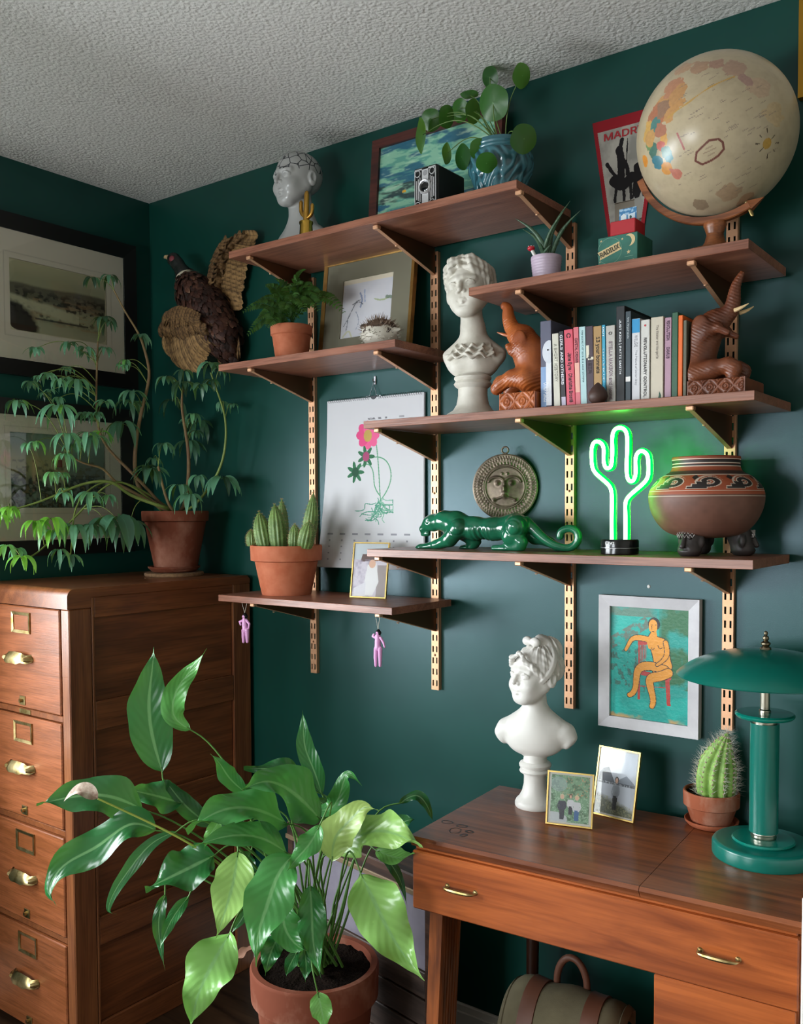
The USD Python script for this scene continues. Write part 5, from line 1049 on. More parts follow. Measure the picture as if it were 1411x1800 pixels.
# ================================================================== pots, small things, lamp
def turn(cx, y, prof, zmin=None, n=56):
    """a turned form from picture radii: prof = (radius px, row px) along its axis at column cx, y metres from the wall; returns (x, k, mesh in world space)."""
    py0 = prof[len(prof)//2][1]; c = PY(cx, py0, y); k = 1/scl(c)
    pr = []
    for r, py in prof:
        z = PY(cx, py, y)[2]
        pr.append((r*k, z if zmin is None else max(z, zmin)))
    return c, k, lathe(pr, n, (c[0], y, 0))
terra = M('terracotta', '#a5583a', rough=.75, spec=.25, bump=(90, .15, .0008), var=('#b3694b', 22.0))
terra_old = M('weathered_terracotta', '#6c3826', rough=.8, spec=.2, bump=(70, .2, .001), var=('#8f6553', 9.0, (1, 1, .7), .5, .74))
soil = M('potting_soil', '#150e0a', rough=1.0, spec=.05, bump=(160, .9, .006))
def pot_thing(t, cx, y, zb, rim_py, rim_r, lip_py, lip_r, bot_r, mat, wall_px=4, soil_drop=12):
    c = PY(cx, rim_py, y); k = 1/scl(c); zr = c[2]; zl = PY(cx, lip_py, y)[2]; R = rim_r*k; L = lip_r*k; Bt = bot_r*k; w = wall_px*k
    pr = [(0, zb), (Bt, zb), (Bt+.001, zb+.003), (L-.006*0-(rim_r-lip_r)*.3*k, zl), (L, zl+.001), (R*.985, zl+.003), (R, zr-.004), (R-.002, zr), (R-w, zr), (R-w, zr-.006), (R-w*1.3, zr-soil_drop*k), (0, zr-soil_drop*k)]
    t.part('pot', lathe(pr[:10], 64, (c[0], y, 0)), mat, 40)
    ds = np.linspace(0, R-w*1.0, 14); a = np.linspace(0, 2*np.pi, 49); g = np.stack([c[0]+ds[:, None]*np.cos(a), y+ds[:, None]*np.sin(a), zr-soil_drop*k+.006*meshkit.fbm(np.stack([ds[:, None]*np.cos(a)*70, ds[:, None]*np.sin(a)*70, 0*ds[:, None]*a], -1), 3)], -1)
    t.part('soil', grid(g), soil, True)
    return c, k, zr
def ribbed(P, R, nr, amp, n=26, na=60):
    """a ribbed cactus stem along P with radii R; returns mesh, areole points and outward directions."""
    Q = spline(P, n); T = np.gradient(Q, axis=0); T /= np.linalg.norm(T, axis=1, keepdims=True); r = np.interp(np.linspace(0, 1, n), np.linspace(0, 1, len(R)), R)
    A = np.cross(T, [0, 1, 0]); A /= np.linalg.norm(A, axis=1, keepdims=True); B = np.cross(T, A); a = np.linspace(0, 2*np.pi, na+1); m = 1+amp*np.abs(np.cos(nr*a/2))*2-amp
    V = Q[:, None]+(r[:, None]*m[None, :])[..., None]*(np.cos(a)[None, :, None]*A[:, None]+np.sin(a)[None, :, None]*B[:, None])
    pts, dr = [], []
    for i in range(1, n, 2):
        for j in range(nr):
            b = 2*np.pi*j/nr; d = math.cos(b)*A[i]+math.sin(b)*B[i]; pts.append(Q[i]+d*r[i]*(1+amp)); dr.append(d+.25*T[i])
    return grid(V), np.array(pts), np.array(dr)
def spikes(pts, dirs, L, r, per, spread, seed):
    rg = np.random.default_rng(seed); P = np.repeat(pts, per, 0); D = np.repeat(dirs, per, 0)+rg.normal(0, spread, (len(pts)*per, 3)); D /= np.linalg.norm(D, axis=1, keepdims=True)
    Ln = L*rg.uniform(.6, 1.15, len(P))[:, None]; A = np.cross(D, rg.normal(size=D.shape)); A /= np.linalg.norm(A, axis=1, keepdims=True); B = np.cross(D, A)
    V = np.stack([P+A*r, P-A*r*.5+B*r*.87, P-A*r*.5-B*r*.87, P+D*Ln], 1).reshape(-1, 3); o = np.arange(len(P))[:, None]*4
    F = np.concatenate([o+[0, 1, 3], o+[1, 2, 3], o+[2, 0, 3]]); return V, F
# ---- columnar cacti in a terracotta pot, lowest shelf
yC = -.158
t = Thing('potted_cacti', 'group of columnar cacti in a terracotta pot on the lowest shelf', 'cactus', (PY(503, 1000, yC)[0], yC, Z6), world=True)
c, k, zr = pot_thing(t, 503, yC, Z6, 958, 63, 986, 57, 43, terra)
cgreen = M('cactus_green', '#4f6b34', rough=.5, var=('#6e8a48', 40), bump=(200, .1, .0005)); spine = M('cactus_spine', '#a3905f', rough=.6)
for i, (P, r, dy) in enumerate((([(443, 960), (442, 943), (441, 931)], 9, -.02), ([(466, 962), (460, 930), (455, 899)], 14, -.035), ([(490, 962), (487, 925), (482, 886)], 15, -.015), ([(497, 958), (496, 915), (495, 877)], 10, .035), ([(517, 962), (518, 940), (518, 921)], 10, -.025), ([(535, 962), (540, 938), (544, 916)], 13, -.02), ([(538, 958), (546, 915), (551, 866)], 12, .03))):
    Q = [PY(a, b, yC+dy) for a, b in P]; m, pts, dr = ribbed(Q, [r*k*.85, r*k, r*k*1.02, r*k, r*k*.86, r*k*.55, 0.0005], 13, .09)
    b = t.part('cactus_stem', m, cgreen, True); t.part('spines', spikes(pts, dr, .0065, .0003, 4, .5, i), spine, False, under=b, kind='stuff')
# ---- hairy cactus on the desk
yD = PZ(1250, 1448, .8)[1]
sc_c = PZ(1250, 1450, .8); ks = 1/scl(sc_c)
solo('plant_saucer', lathe([(0, .8), (36*ks, .8), (40*ks, .802), (45*ks, .809), (46*ks, .814), (44.5*ks, .8145), (43*ks, .812), (38*ks, .806), (0, .805)], 56, sc_c*[1, 1, 0]), terra, 'terracotta saucer under the hairy cactus on the desk', 'saucer', 40)
t = Thing('potted_cactus', 'leaning cactus with white hairs in a small terracotta pot on the desk', 'cactus', (sc_c[0], sc_c[1], .8055), world=True)
c, k, zr = pot_thing(t, 1250, sc_c[1], .8056, 1389, 48, 1416, 44, 33, M('bloomed_terracotta', '#9a553a', rough=.8, spec=.2, bump=(90, .15, .0008), var=('#b98c76', 16.0, (1, 1, .6), .48, .75)), soil_drop=9)
Q = [PY(a, b, sc_c[1]) for a, b in ((1258, 1398), (1258, 1370), (1262, 1340), (1270, 1312), (1279, 1288))]
hg = M('hairy_cactus_green', '#6f9a3e', rough=.5, var=('#9cc064', 30)); hair = M('cactus_hair', '#d8d4c8', rough=.7)
m, pts, dr = ribbed(Q, [28*k, 30*k, 30*k, 28*k, 20*k, 12*k, .001], 11, .13, 30, 88); b = t.part('cactus_stem', m, hg, True)
t.part('hairs', spikes(pts, dr+[0, 0, .3], .022, .0003, 7, .6, 3), hair, False, under=b, kind='stuff'); t.part('areoles', cat(*[sphere(q, .0019, 1) for q in pts]), M('areole', '#b79a86', rough=.8), True, under=b, kind='stuff')
# ---- dome lamp
teal = M('teal_enamel', '#0b6a5d', rough=.25, spec=.55); teal_glass = M('teal_glass', '#0f8a78', rough=.12, spec=.6, transmission_weight=.25); chrome = M('brushed_nickel', '#b9b4a4', rough=.28, metal=1.0)
A = PZ(1341, 1505, .8); k = 1/scl(A); z = lambda py: PY(1341, py, A[1])[2]
t = Thing('dome_lamp', 'teal table lamp with a wide domed metal shade at the right end of the desk', 'lamp', (A[0], A[1], .8))
t.part('base', lathe([(0, 0), (.099, 0), (.1015, .004), (.1015, .026), (.098, .031), (.092, .033), (0, .033)], 80), teal, 40)
t.part('base_disc', lathe([(0, .033), (.060, .033), (.0625, .036), (.060, .0395), (0, .040)], 64), teal_glass, 40)
zc_ = z(1270)-.8
t.part('base_ring', lathe([(0, .04), (.0245, .04), (.0255, .044), (.0245, .0475), (.0255, .050), (.0245, .053), (0, .053)], 48), chrome, 40)
t.part('column', lathe([(0, .053), (.0285, .053), (.0285, zc_), (0, zc_)], 56), teal, 40)
t.part('collar_ring', lathe([(0, zc_), (.024, zc_), (.024, zc_+.004), (0, zc_+.004)], 40), chrome, 40)
zd = z(1256)-.8
t.part('collar_disc', lathe([(0, zd-.005), (.055, zd-.005), (.0585, zd-.001), (.0585, zd+.002), (.055, zd+.005), (0, zd+.005)], 64), teal_glass, 40)
zs_ = z(1188)-.8
t.part('neck', lathe([(.0115, zd+.005), (.0115, zd+.010), (.0095, zd+.012), (.0095, zs_+.02), (0, zs_+.02)], 32), chrome, 40)
R = .176; sh = [(R*math.sin(a)/math.sin(1.12), .056*(math.cos(a)-math.cos(1.12))/(1-math.cos(1.12))) for a in np.linspace(0, 1.12, 26)]
t.part('shade', lathe([(r, zs_+q) for r, q in sh]+[(R-.001, zs_-.002)]+[(r*.985, zs_+q-.003) for r, q in sh[::-1]], 96), teal, 60)
zf = zs_+.056
t.part('finial', lathe([(.012, zf-.001), (.010, zf+.004), (.006, zf+.006), (.0095, zf+.010), (.0095, zf+.013), (.004, zf+.017), (.0065, zf+.021), (.0055, zf+.026), (.0025, zf+.028), (.0042, zf+.032), (.0030, zf+.036), (0, zf+.038)], 28), M('bronze_finial', '#7d725e', rough=.3, metal=1.0), 40)
# ---- fern
yF = -.165; t = Thing('potted_fern', 'small green fern in a terracotta pot on the fern shelf', 'fern', (PY(512, 600, yF)[0], yF, Z3), world=True)
c, k, zr = pot_thing(t, 512, yF, Z3, 574, 37, 592, 34.5, 27, terra, soil_drop=8)
fern_m = leafmat('fern_leaf', '#1d3a16', '#3d6a28', '#3a5a26', rough=.45, trans=.25, tr=(.25, .5, .06))
rg = np.random.default_rng(11); fc = np.array([c[0], yF, zr-.006])
tips = [(428, 548, -.08), (436, 588, -.06), (455, 560, -.10), (468, 502, -.06), (452, 530, -.03), (486, 492, -.07), (480, 520, -.07), (534, 476, -.07), (528, 500, -.08), (548, 505, -.06), (562, 522, -.06), (582, 530, .0), (604, 549, -.02), (505, 505, -.09), (515, 530, -.11), (470, 575, -.10), (560, 545, -.08), (545, 520, -.03), (498, 548, -.12), (535, 548, -.11)]
for i, (a, b, dy) in enumerate(tips):
    T_ = PY(a, b, min(yF+dy, -.03)); mid = fc*.45+T_*.55+[0, 0, .30*np.linalg.norm(T_-fc)]; P = spline([fc+rg.normal(0, .006, 3), mid, T_], 20); ms, cs = [], []
    tg = np.gradient(P, axis=0); tg /= np.linalg.norm(tg, axis=1, keepdims=True); vw = CAM-P; vw /= np.linalg.norm(vw, axis=1, keepdims=True); nn = vw*.5+[0, -.2, .6]; sd = np.cross(tg, nn); sd /= np.linalg.norm(sd, axis=1, keepdims=True)
    L0 = .020+.006*rg.random()
    for j in range(3, 20):
        L = L0*math.sin(math.pi*min(1, (j-1.5)/18.5)**.8)+.003
        for s in (-1, 1):
            q0 = P[j]; d = sd[j]*s+tg[j]*.45; m, cl = leaf([q0, q0+d*L*.55+nn[j]*.002, q0+d*L-[0, 0, .12*L]], L*.30, nn[j]+rg.normal(0, .15, 3), rg.uniform(.1, .9), n=5, c=1, fold=.1); ms.append(m); cs.append(cl)
    st = tube(P, [.0011, .0008, .0004], 4, False); ms.append(st); cs.append(np.tile([.5, .5, .6], (len(st[0]), 1)))
    t.part('frond', cat(*ms), fern_m, True, col=np.vstack(cs))
# ---- pilea in a blue glazed pot
yP = -.150; c = PY(880, 290, yP); k = 1/scl(c); zz = lambda py: PY(880, py, yP)[2]
t = Thing('potted_pilea', 'round leaved pilea plant in a blue glazed pot on the topmost shelf', 'potted plant', (c[0], yP, Z1), world=True)
pr = spline([(r*k, 0, z_) for r, z_ in ((34, Z1), (38, Z1+.004), (48, zz(322)), (55, zz(306)), (57, zz(292)), (55, zz(279)), (51, zz(272)))], 60)[:, [0, 2]]
rim = [(52.5*k, zz(271)), (52.5*k, zz(268.5)), (50.5*k, zz(267.5)), (50.5*k, zz(265)), (52*k, zz(264)), (52*k, zz(262)), (50*k, zz(261)), (50.5*k, zz(256)), (47*k, zz(255)), (46*k, zz(262))]
v, f = lathe(np.vstack([[(0, Z1)], pr, rim]), 200, (c[0], yP, 0)); th = np.arctan2(v[:, 1]-yP, v[:, 0]-c[0]); r = np.hypot(v[:, 0]-c[0], v[:, 1]-yP); zq = (v[:, 2]-Z1)/(zz(272)-Z1)
s_ = np.sin(11*th+2.6*np.sin(zq*7))*np.sin(zq*13+2.2*np.sin(7*th+1)); on = (zq > .12) & (zq < .97); hgt = np.where(on, .0016*np.clip(s_*2.2, -1, 1), 0); v[:, 0] += np.cos(th)*hgt; v[:, 1] += np.sin(th)*hgt
col = np.array(C('#3b6c77'))*(1-.6*np.clip(-s_*2.2, 0, 1)*on)[:, None]; col = col*(.8+.4*meshkit.fbm(v*50, 3)[:, None])
t.part('pot', (v, f), M_col('blue_glaze', rough=.16, spec=.6), 60 and True, col=col)
t.part('soil', lathe([(46.5*k, zz(262)), (0, zz(261))], 40, (c[0], yP, 0)), soil)
pil = leafmat('pilea_leaf', '#1d4a1c', '#3f7a2e', '#6a9a58', rough=.32, trans=.25, tr=(.3, .55, .06)); pst = M('pilea_stem', '#5d7a3c', rough=.5)
def disc_leaf(px, py, rx, ry, dy, tilt=0., cup=.12, seed=0):
    q = PY(px, py, yP+dy); kk = 1/scl(q); vw = (CAM-q)/np.linalg.norm(CAM-q); rt_ = np.cross([0, 0, 1], vw); rt_ /= np.linalg.norm(rt_); up_ = np.cross(vw, rt_); R = max(rx, ry)*kk; al = math.acos(min(1, min(rx, ry)/max(rx, ry)))
    ax = (rt_ if rx < ry else up_); n_ = vw*math.cos(al)+ax*math.sin(al)*(1 if seed % 2 else -1)+up_*tilt; n_ /= np.linalg.norm(n_); a_ = np.cross(n_, up_ if abs(n_@up_) < .9 else rt_); a_ /= np.linalg.norm(a_); b_ = np.cross(n_, a_)
    rr, an = np.meshgrid(np.linspace(0, 1, 6), np.linspace(0, 2*np.pi, 31), indexing='ij'); rad = R*rr*(1+.02*np.sin(5*an+seed))
    V = q+(rad*np.cos(an))[..., None]*a_+(rad*np.sin(an))[..., None]*b_-(cup*R*rr**2*(1+.4*np.sin(3*an+seed)))[..., None]*n_
    cl = np.stack([rr, .15+rr*.8, np.full(rr.shape, (seed*37 % 10)/10)], -1); cl[:1, :, 1] = .0; return grid(V), cl.reshape(-1, 3), q, n_
root = np.array([c[0], yP, zz(262)])
for i, (px, py, rx, ry, dy) in enumerate(((860, 136, 14, 18, .02), (918, 133, 15, 21, -.03), (866, 181, 26, 30, -.04), (833, 196, 13, 21, .0), (808, 190, 14, 16, .03), (786, 205, 14, 19, -.02), (757, 211, 18, 19, -.02), (743, 238, 8, 30, -.05), (825, 168, 16, 7, .05), (787, 270, 8, 18, -.05), (811, 276, 13, 22, -.06), (842, 262, 16, 18, -.07), (855, 287, 19, 17, -.09), (921, 244, 23, 25, -.07), (808, 203, 12, 12, .06))):
    m, cl, q, n_ = disc_leaf(px, py, rx, ry, dy, seed=i); lp = t.part('leaf', m, pil, True, col=cl)
    mid = root*.5+q*.5+[0, -.01, .25*abs(q[0]-root[0])]
    t.part('stem', tube(spline([root+[.012*math.cos(i), .012*math.sin(i), 0], mid, q-n_*.002], 14), [.0016, .0011], 6), pst, True)
# ---- aloe in a lilac pot, toadstool pick
yA = -.205; t = Thing('potted_aloe', 'small spiky aloe in a lilac ribbed pot at the left of the globe shelf', 'potted plant', (PY(960, 465, yA)[0], yA, Z2), world=True)
c = PY(960, 452, yA); k = 1/scl(c); zt = c[2]; lil = M('lilac_glaze', '#b8a6b8', rough=.35)
pr = [(0, Z2), (21*k, Z2), (22.5*k, Z2+.002)]; nb = 9
for i in range(nb): z0 = Z2+.003+(zt-Z2-.006)*i/nb; z1 = Z2+.003+(zt-Z2-.006)*(i+1)/nb; r = (22.5+4.5*(i+.5)/nb)*k; pr += [(r-.0006, z0), (r+.0004, z0+.25*(z1-z0)), (r+.0004, z0+.75*(z1-z0))]
pr += [(27*k, zt-.002), (26.5*k, zt), (24*k, zt), (23.5*k, zt-.008)]
t.part('pot', lathe(pr, 56, (c[0], yA, 0)), lil, 50); t.part('soil', lathe([(23.6*k, zt-.007), (0, zt-.005)], 36, (c[0], yA, 0)), soil)
alo = M('aloe_leaf', '#26402c', rough=.4, var=('#4d6a50', 260)); b0_ = np.array([c[0], yA, zt-.006])
for i, (a, b, dy, w) in enumerate(((905, 384, -.02, 4.5), (917, 402, .03, 3.5), (1002, 353, .03, 4.5), (1020, 370, .0, 4.5), (990, 372, -.03, 4), (975, 392, .05, 3.5), (948, 425, -.04, 3.5), (968, 430, -.05, 3.2), (984, 425, .02, 3.2), (938, 410, .05, 3.2))):
    tp = PY(a, b, yA+dy); s0 = b0_+[.010*math.cos(i*2.4), .010*math.sin(i*2.4), 0]; m_ = s0*.5+tp*.5+(tp-b0_)*[-.12, 0, .10]; t.part('leaf', tube(spline([s0, m_, tp], 14), np.array([1, 1, .92, .8, .6, .35, .05])*w*k, 7), alo, True)
q0, q1 = PY(941, 452, yA-.018), PY(934, 438, yA-.022); dq = (q1-q0)/np.linalg.norm(q1-q0)
t = Thing('toadstool_pick', 'tiny red toadstool ornament stuck in the lilac pot', 'ornament', q0-[0, 0, .006], world=True)
t.part('stalk', tube([q0-[0, 0, .008], q0, q1], [.0035, .0042, .0038], 12), M('pick_white', '#d9d6cf', rough=.4)); cp = t.part('cap', (sphere((0, 0, 0), .0088, 2)[0]*[1, 1, .72]+q1+dq*.002, sphere((0, 0, 0), 1, 2)[1]), M('toadstool_red', '#b5202f', rough=.3), True)
for i in range(6): a = i*1.05; dd = np.array([math.cos(a)*.7, math.sin(a)*.7, .55]); dd /= np.linalg.norm(dd); t.part('spot', sphere(q1+dq*.002+dd*[.0086, .0086, .0064], .0014, 1), M('pick_white'), True, under=cp)
# ---- brass cactus figurine
yB = -.235; E = lambda a, b: PY(a, b, yB); c = E(538, 395); k = 1/scl(c)
t = Thing('cactus_figurine', 'small brass cactus figurine beside the phrenology head', 'figurine', (c[0], yB, Z1), world=True)
zb = E(538, 390)[2]; t.part('base', lathe([(0, Z1), (12*k, Z1), (12.5*k, Z1+.003), (11*k, zb-.010), (12.5*k, zb-.004), (12*k, zb), (0, zb)], 40, (c[0], yB, 0)), M('polished_brass', '#c29a45', rough=.22, metal=1.0), 40)
cb = M('figurine_brass', '#b58a3f', rough=.35, metal=.9)
t.part('body', cat(tube([E(538, 392), E(538.5, 365), E(539, 342), E(539, 337), E(539, 335)], np.array([5.5, 5.2, 4.6, 3, .3])*k, 14), tube(spline([E(537, 381), E(531, 376), E(529, 368), E(529, 356), E(529, 352)], 12), np.array([3.6]*10+[2.4, .3])*k, 10), tube(spline([E(540, 383), E(546, 378), E(548.5, 370), E(549, 360), E(549, 357)], 12), np.array([3.4]*10+[2.4, .3])*k, 10)), cb, 40)
# ---- box camera
yK = -.245; x0, x1 = PY(727, 330, yK)[0], PY(768, 330, yK)[0]; zt = (PY(728, 297, yK)[2]+PY(768, 286, yK)[2])/2; w = x1-x0; hK = zt-Z1
t = Thing('box_camera', 'vintage black box camera with a striped metal front on the topmost shelf', 'camera', ((x0+x1)/2, yK, Z1))
blk_l = M('black_leatherette', '#121213', rough=.55, bump=(500, .4, .0008)); al = M('camera_aluminium', '#c9c9cb', rough=.35, metal=.55)
t.part('body', box((-w/2, .004, 0), (w/2, .125, hK), .004), blk_l); t.part('front_plate', box((-w/2+.001, 0, .001), (w/2-.001, .005, hK-.001), .002), M('black_gloss'))
fpz = lambda a, b, c_, d: box((a*w, -.0012, b*hK), (c_*w, .0005, d*hK), .0004)
t.part('metal_trim', cat(fpz(-.14, .04, .14, .96), fpz(-.46, .04, .46, .075), fpz(-.46, .925, .46, .96), fpz(-.46, .04, -.43, .96), fpz(.43, .04, .46, .96)), al)
for s in (-1, 1):
    for i in range(3):
        t.part('stripe', box((s*(.20+.075*i)*w, -.0014, (.20+.03*i)*hK), (s*(.235+.075*i)*w, .0005, (.76-.03*i)*hK), .0003), al)
ring = lambda r, d: lathe([(r*.80, 0), (r*.80, d), (r, d), (r*1.05, 0)], 32)
def onface(m, x, z): return xf(m, (x*w, 0, z*hK), rx=math.pi/2)
lp = t.part('lens_ring', onface(lathe([(.013, 0), (.0135, .006), (.016, .007), (.0185, .004), (.019, 0)], 40), 0, .52), al); t.part('lens', onface(lathe([(0, .004), (.008, .0035), (.0128, .001)], 32), 0, .52), M('lens_glass', '#08090c', rough=.05, spec=.8), under=lp)
for x, z_ in ((-.31, .85), (.31, .85), (-.31, .12), (.31, .12)): vr = t.part('finder_ring', onface(ring(.0085, .003), x, z_), al); t.part('finder_lens', onface(lathe([(0, .002), (.0068, .001)], 24), x, z_), M('lens_glass'), under=vr)
t.part('badge', onface(lathe([(0, .0018), (.006, .0016), (.007, .0008)], 24), 0, .84), M('badge_grey', '#8a8a8c', rough=.4)); t.part('strap', tube(spline([(-w*.3, .03, hK), (-w*.2, .05, hK+.004), (w*.2, .09, hK+.004), (w*.3, .11, hK)], 12), .003, 6), blk_l)
# ---- green card box, red box, card
yR = -.225; x0, x1 = PY(1051, 440, yR)[0], PY(1120, 440, yR)[0]; zt = (PY(1052, 417, yR)[2]+PY(1119, 409, yR)[2])/2; w = x1-x0; hR = zt-Z2
t = Thing('card_box', 'small green box printed with a moon, stars and a cream banner', 'box', ((x0+x1)/2, yR, Z2))
grn = M('box_green', '#2f6f60', rough=.6, var=('#276052', 25)); crm = M('box_cream', '#c9b183', rough=.6); ink = M('box_ink', '#3d3a2a', rough=.6)
t.part('carton', box((-w/2, 0, 0), (w/2, .085, hR), .001), grn)
cz = hR*.58; r_ = lambda m: xf(m, (-w*.20, -.0008, cz), ry=-.32)
t.part('banner', r_(ext([(-.027, -.009), (-.024, 0), (-.027, .009), (.027, .009), (.024, 0), (.027, -.009)], .0008)), crm); t.part('lettering', xf(r_(fit_text('RADIUX', .046, .011, True, .0005)), (0, -.0006, 0)), ink, False)
a = np.linspace(0, 2*np.pi, 60); t.part('circle', ext(sg.Point(-w*.20, cz).buffer(.0285, 24).difference(sg.Point(-w*.20, cz).buffer(.0277, 24)).difference(shapely.affinity.rotate(sg.box(-w*.2-.03, cz-.010, -w*.2+.03, cz+.010), 18)).intersection(sg.box(-w/2, 0, w/2, hR)), .0004) if False else xf(ext(sg.Point(-w*.20, cz).buffer(.0285, 24).difference(sg.Point(-w*.20, cz).buffer(.0277, 24)).intersection(sg.box(-w/2, .001, w/2, hR-.001)), .0005), (0, -.0004, 0)), M('box_line', '#6f9a86', rough=.6))
t.part('moon', xf(ext(sg.Point(w*.30, hR*.80).buffer(.013, 16).difference(sg.Point(w*.22, hR*.77).buffer(.0125, 16)).intersection(sg.box(0, 0, w*.49, hR*.99)), .0005), (0, -.0004, 0)), crm)
def star(x, z_, r): a = np.arange(10)*np.pi/5+np.pi/2; q = np.where(np.arange(10) % 2 == 0, r, r*.42); return xf(ext(np.stack([x+q*np.cos(a), z_+q*np.sin(a)], 1), .0005), (0, -.0004, 0))
for x, z_, r in ((.28, .46, .005), (.12, .86, .003), (-.42, .90, .003), (.40, .22, .0028), (-.22, .06, .003), (.1, .10, .0025), (-.42, .12, .0022), (-.45, .30, .002), (.26, .12, .002)): t.part('star', star(x*w, z_*hR, r), crm)
t.part('small_print', box((w*.18, -.0004, hR*.33), (w*.40, .0002, hR*.342), 0), M('box_line'))
x0, x1 = PY(1072, 400, yR)[0], PY(1116, 400, yR)[0]; zr_ = zt+(PY(1095, 385, yR)[2]-PY(1095, 410, yR)[2])
solo('red_box', box((x0, yR, zt), (x1, yR+.055, zr_), .0015), M('red_card', '#a81d26', rough=.55, bump=(80, .1, .001)), 'small plain red box stacked on the green printed box', 'box')
cv = Cv(.040, .030, 60, '#3f76a3'); n1 = cv.noise(8, 8, 51); cv.fill(np.clip((n1-.5)*8, 0, 1)*(cv.v < .5), '#9fc0d6', .8); cv.poly([(.1, .9), (.1, .5), (.25, .35), (.42, .5), (.42, .9)], '#c9d3d6'); cv.poly([(.5, .9), (.5, .45), (.9, .4), (.9, .9)], '#b9c9d3'); cv.ell(.66, .68, .06, .12, '#1d4a44'); m, col = cv.mesh()
xc = PY(1103, 378, yR+.02)[0]
t = Thing('picture_card', 'tiny blue picture card standing on the red box', 'card', (xc, yR+.022, zr_)); t.part('print', xf(m, (0, -.0012, .015)), paper, True, col=col); t.part('card', box((-.020, -.001, 0), (.020, .001, .030), .0003), page)
# ---- pufferfish
yU = -.205; c = PY(668, 577, yU); k = 1/scl(c); rx, rz = 34*k, 27*k
def puf(p):
    d = sd_ell(p, (c[0], yU, Z3+rz*.92), (rx, rx*.9, rz)); d = smin(d, sd_ell(p, (c[0]-rx*.92, yU-.01, Z3+rz*.9), (.010, .008, .007)), .012)
    for s in (-1, 1): d = smin(d, sd_ell(p, (c[0]-rx*.62, yU+s*rx*.55-.004, Z3+rz*1.35), .008), .005)
    d = smin(d, sd_cone(p, (c[0]+rx*.85, yU, Z3+rz), (c[0]+rx*1.25, yU, Z3+rz*1.05), .010, .004), .01); return smax(d, -(p[2]-np.float32(Z3+.0005)), .002)
t = Thing('pufferfish', 'dried spiny pufferfish in front of the gold framed bird print', 'pufferfish', (c[0], yU, Z3), world=True)
m = blob(puf, (c[0]-rx*1.5, yU-rx*1.2, Z3-.004), (c[0]+rx*1.5, yU+rx*1.2, Z3+rz*2.2), .0022); v, f = m
nz = meshkit.fbm(v*90, 3); hz = (v[:, 2]-Z3)/(2*rz); tcol = np.where((hz+.25*(nz-.5) > .62)[:, None], np.array(C('#5d4a3c')), np.array(C('#b9b3a6'))); spots = nz > .62; tcol[spots & (hz > .4)] = C('#3a2d26')
t.part('body', (v, f), M_col('puffer_skin', rough=.6), True, col=tcol)
rg = np.random.default_rng(8); D = rg.normal(size=(420, 3)); D /= np.linalg.norm(D, axis=1, keepdims=True); D = D[D[:, 2] > -.5]; P = np.array([c[0], yU, Z3+rz*.92])+D*[rx, rx*.9, rz]; P = P[P[:, 2] > Z3+.006]; D = D[:len(P)] if False else (P-[c[0], yU, Z3+rz*.92])/[rx, rx*.9, rz]
up_ = D[:, 2] > .15
t.part('spines', spikes(P[up_], D[up_]+[.25, 0, .1], .017, .0011, 1, .15, 1), M('puffer_spine_dark', '#7d6a5a', rough=.6), False, kind='stuff'); t.part('spines', spikes(P[~up_], D[~up_], .010, .0011, 1, .15, 2), M('puffer_spine_pale', '#c9c4b8', rough=.6), False, kind='stuff')
# ---- doll charms
pinkm = M('pink_doll', '#cf94c2', rough=.35, spec=.5); hairm = M('black_hair', '#0d0b0e', rough=.3); cord = M('pale_cord', '#bfb7a8', rough=.7)
def doll(name, label, E, pts, k, y, shelf_px):
    t = Thing(name, label, 'charm', E(*pts['leg'][0][-1]), world=True)
    def fn(p):
        R = lambda *a: [x*k for x in a]
        d = sd_chain(p, [E(*q) for q in pts['torso']], R(*pts['rt']), .002); d = smin(d, sd_ell(p, E(*pts['head']), 4.6*k), .002); d = smin(d, sd_ell(p, E(*pts['head'])+[-.0010, -4.4*k, -.0006], 1.1*k), .001)
        for L in pts['arm']: d = smin(d, sd_chain(p, [E(*q) for q in L], R(*np.linspace(2.4, 1.9, len(L)))), .0015)
        for L in pts['leg']: d = smin(d, sd_chain(p, [E(*q) for q in L], R(*np.linspace(4.2, 2.6, len(L)))), .0012)
        return d
    allp = np.array([E(*q) for L in (pts['torso'], [pts['head']], *pts['arm'], *pts['leg']) for q in L]); t.part('body', blob(fn, allp.min(0)-.014, allp.max(0)+.014, .0009), pinkm, True)
    h = E(*pts['head']); t.part('hair', blob(lambda p: smin(smax(sd_ell(p, h+[.0003, .0005, .0008], 5.2*k), -sd_ell(p, h+[-.001, -6.5*k, -.002], 5.0*k), .001), sd_ell(p, h+[0, .001, 5.2*k], 2.2*k), .002), h-.012, h+.012, .0009), hairm, True)
    tp = h+[0, 0, 6.5*k]; x0 = PY(shelf_px[0], shelf_px[2], y)[0]; x1 = PY(shelf_px[1], shelf_px[2], y)[0]
    t.part('cord', cat(tube([tp, [x0, y, Z6-TH+.0005]], .0006, 5), tube([tp, [x1, y, Z6-TH+.0005]], .0006, 5)), cord, False)
yd = -.281
E1 = lambda a, b, dy=0.: PY(a, b, yd)+[0, dy, 0]; k1 = 1/scl(E1(431, 1105))
doll('doll_charm', 'pink doll charm on a cord, left of two under the lowest shelf', E1, dict(head=(430, 1084), torso=[(430, 1090), (430, 1098), (431, 1106)], rt=(4.5, 4.8, 5.4), arm=[[(426, 1091), (421.5, 1093), (423, 1098)], [(434, 1091), (438, 1097), (437, 1104)]], leg=[[(428.5, 1108), (428, 1120), (428, 1128)], [(434, 1108), (434.5, 1120), (434.5, 1128)]]), k1, yd, (425, 434, 1060))
E2 = lambda a, b, dy=0.: PY(a, b, yd)+[0, dy, 0]; k2 = 1/scl(E2(664, 1140))
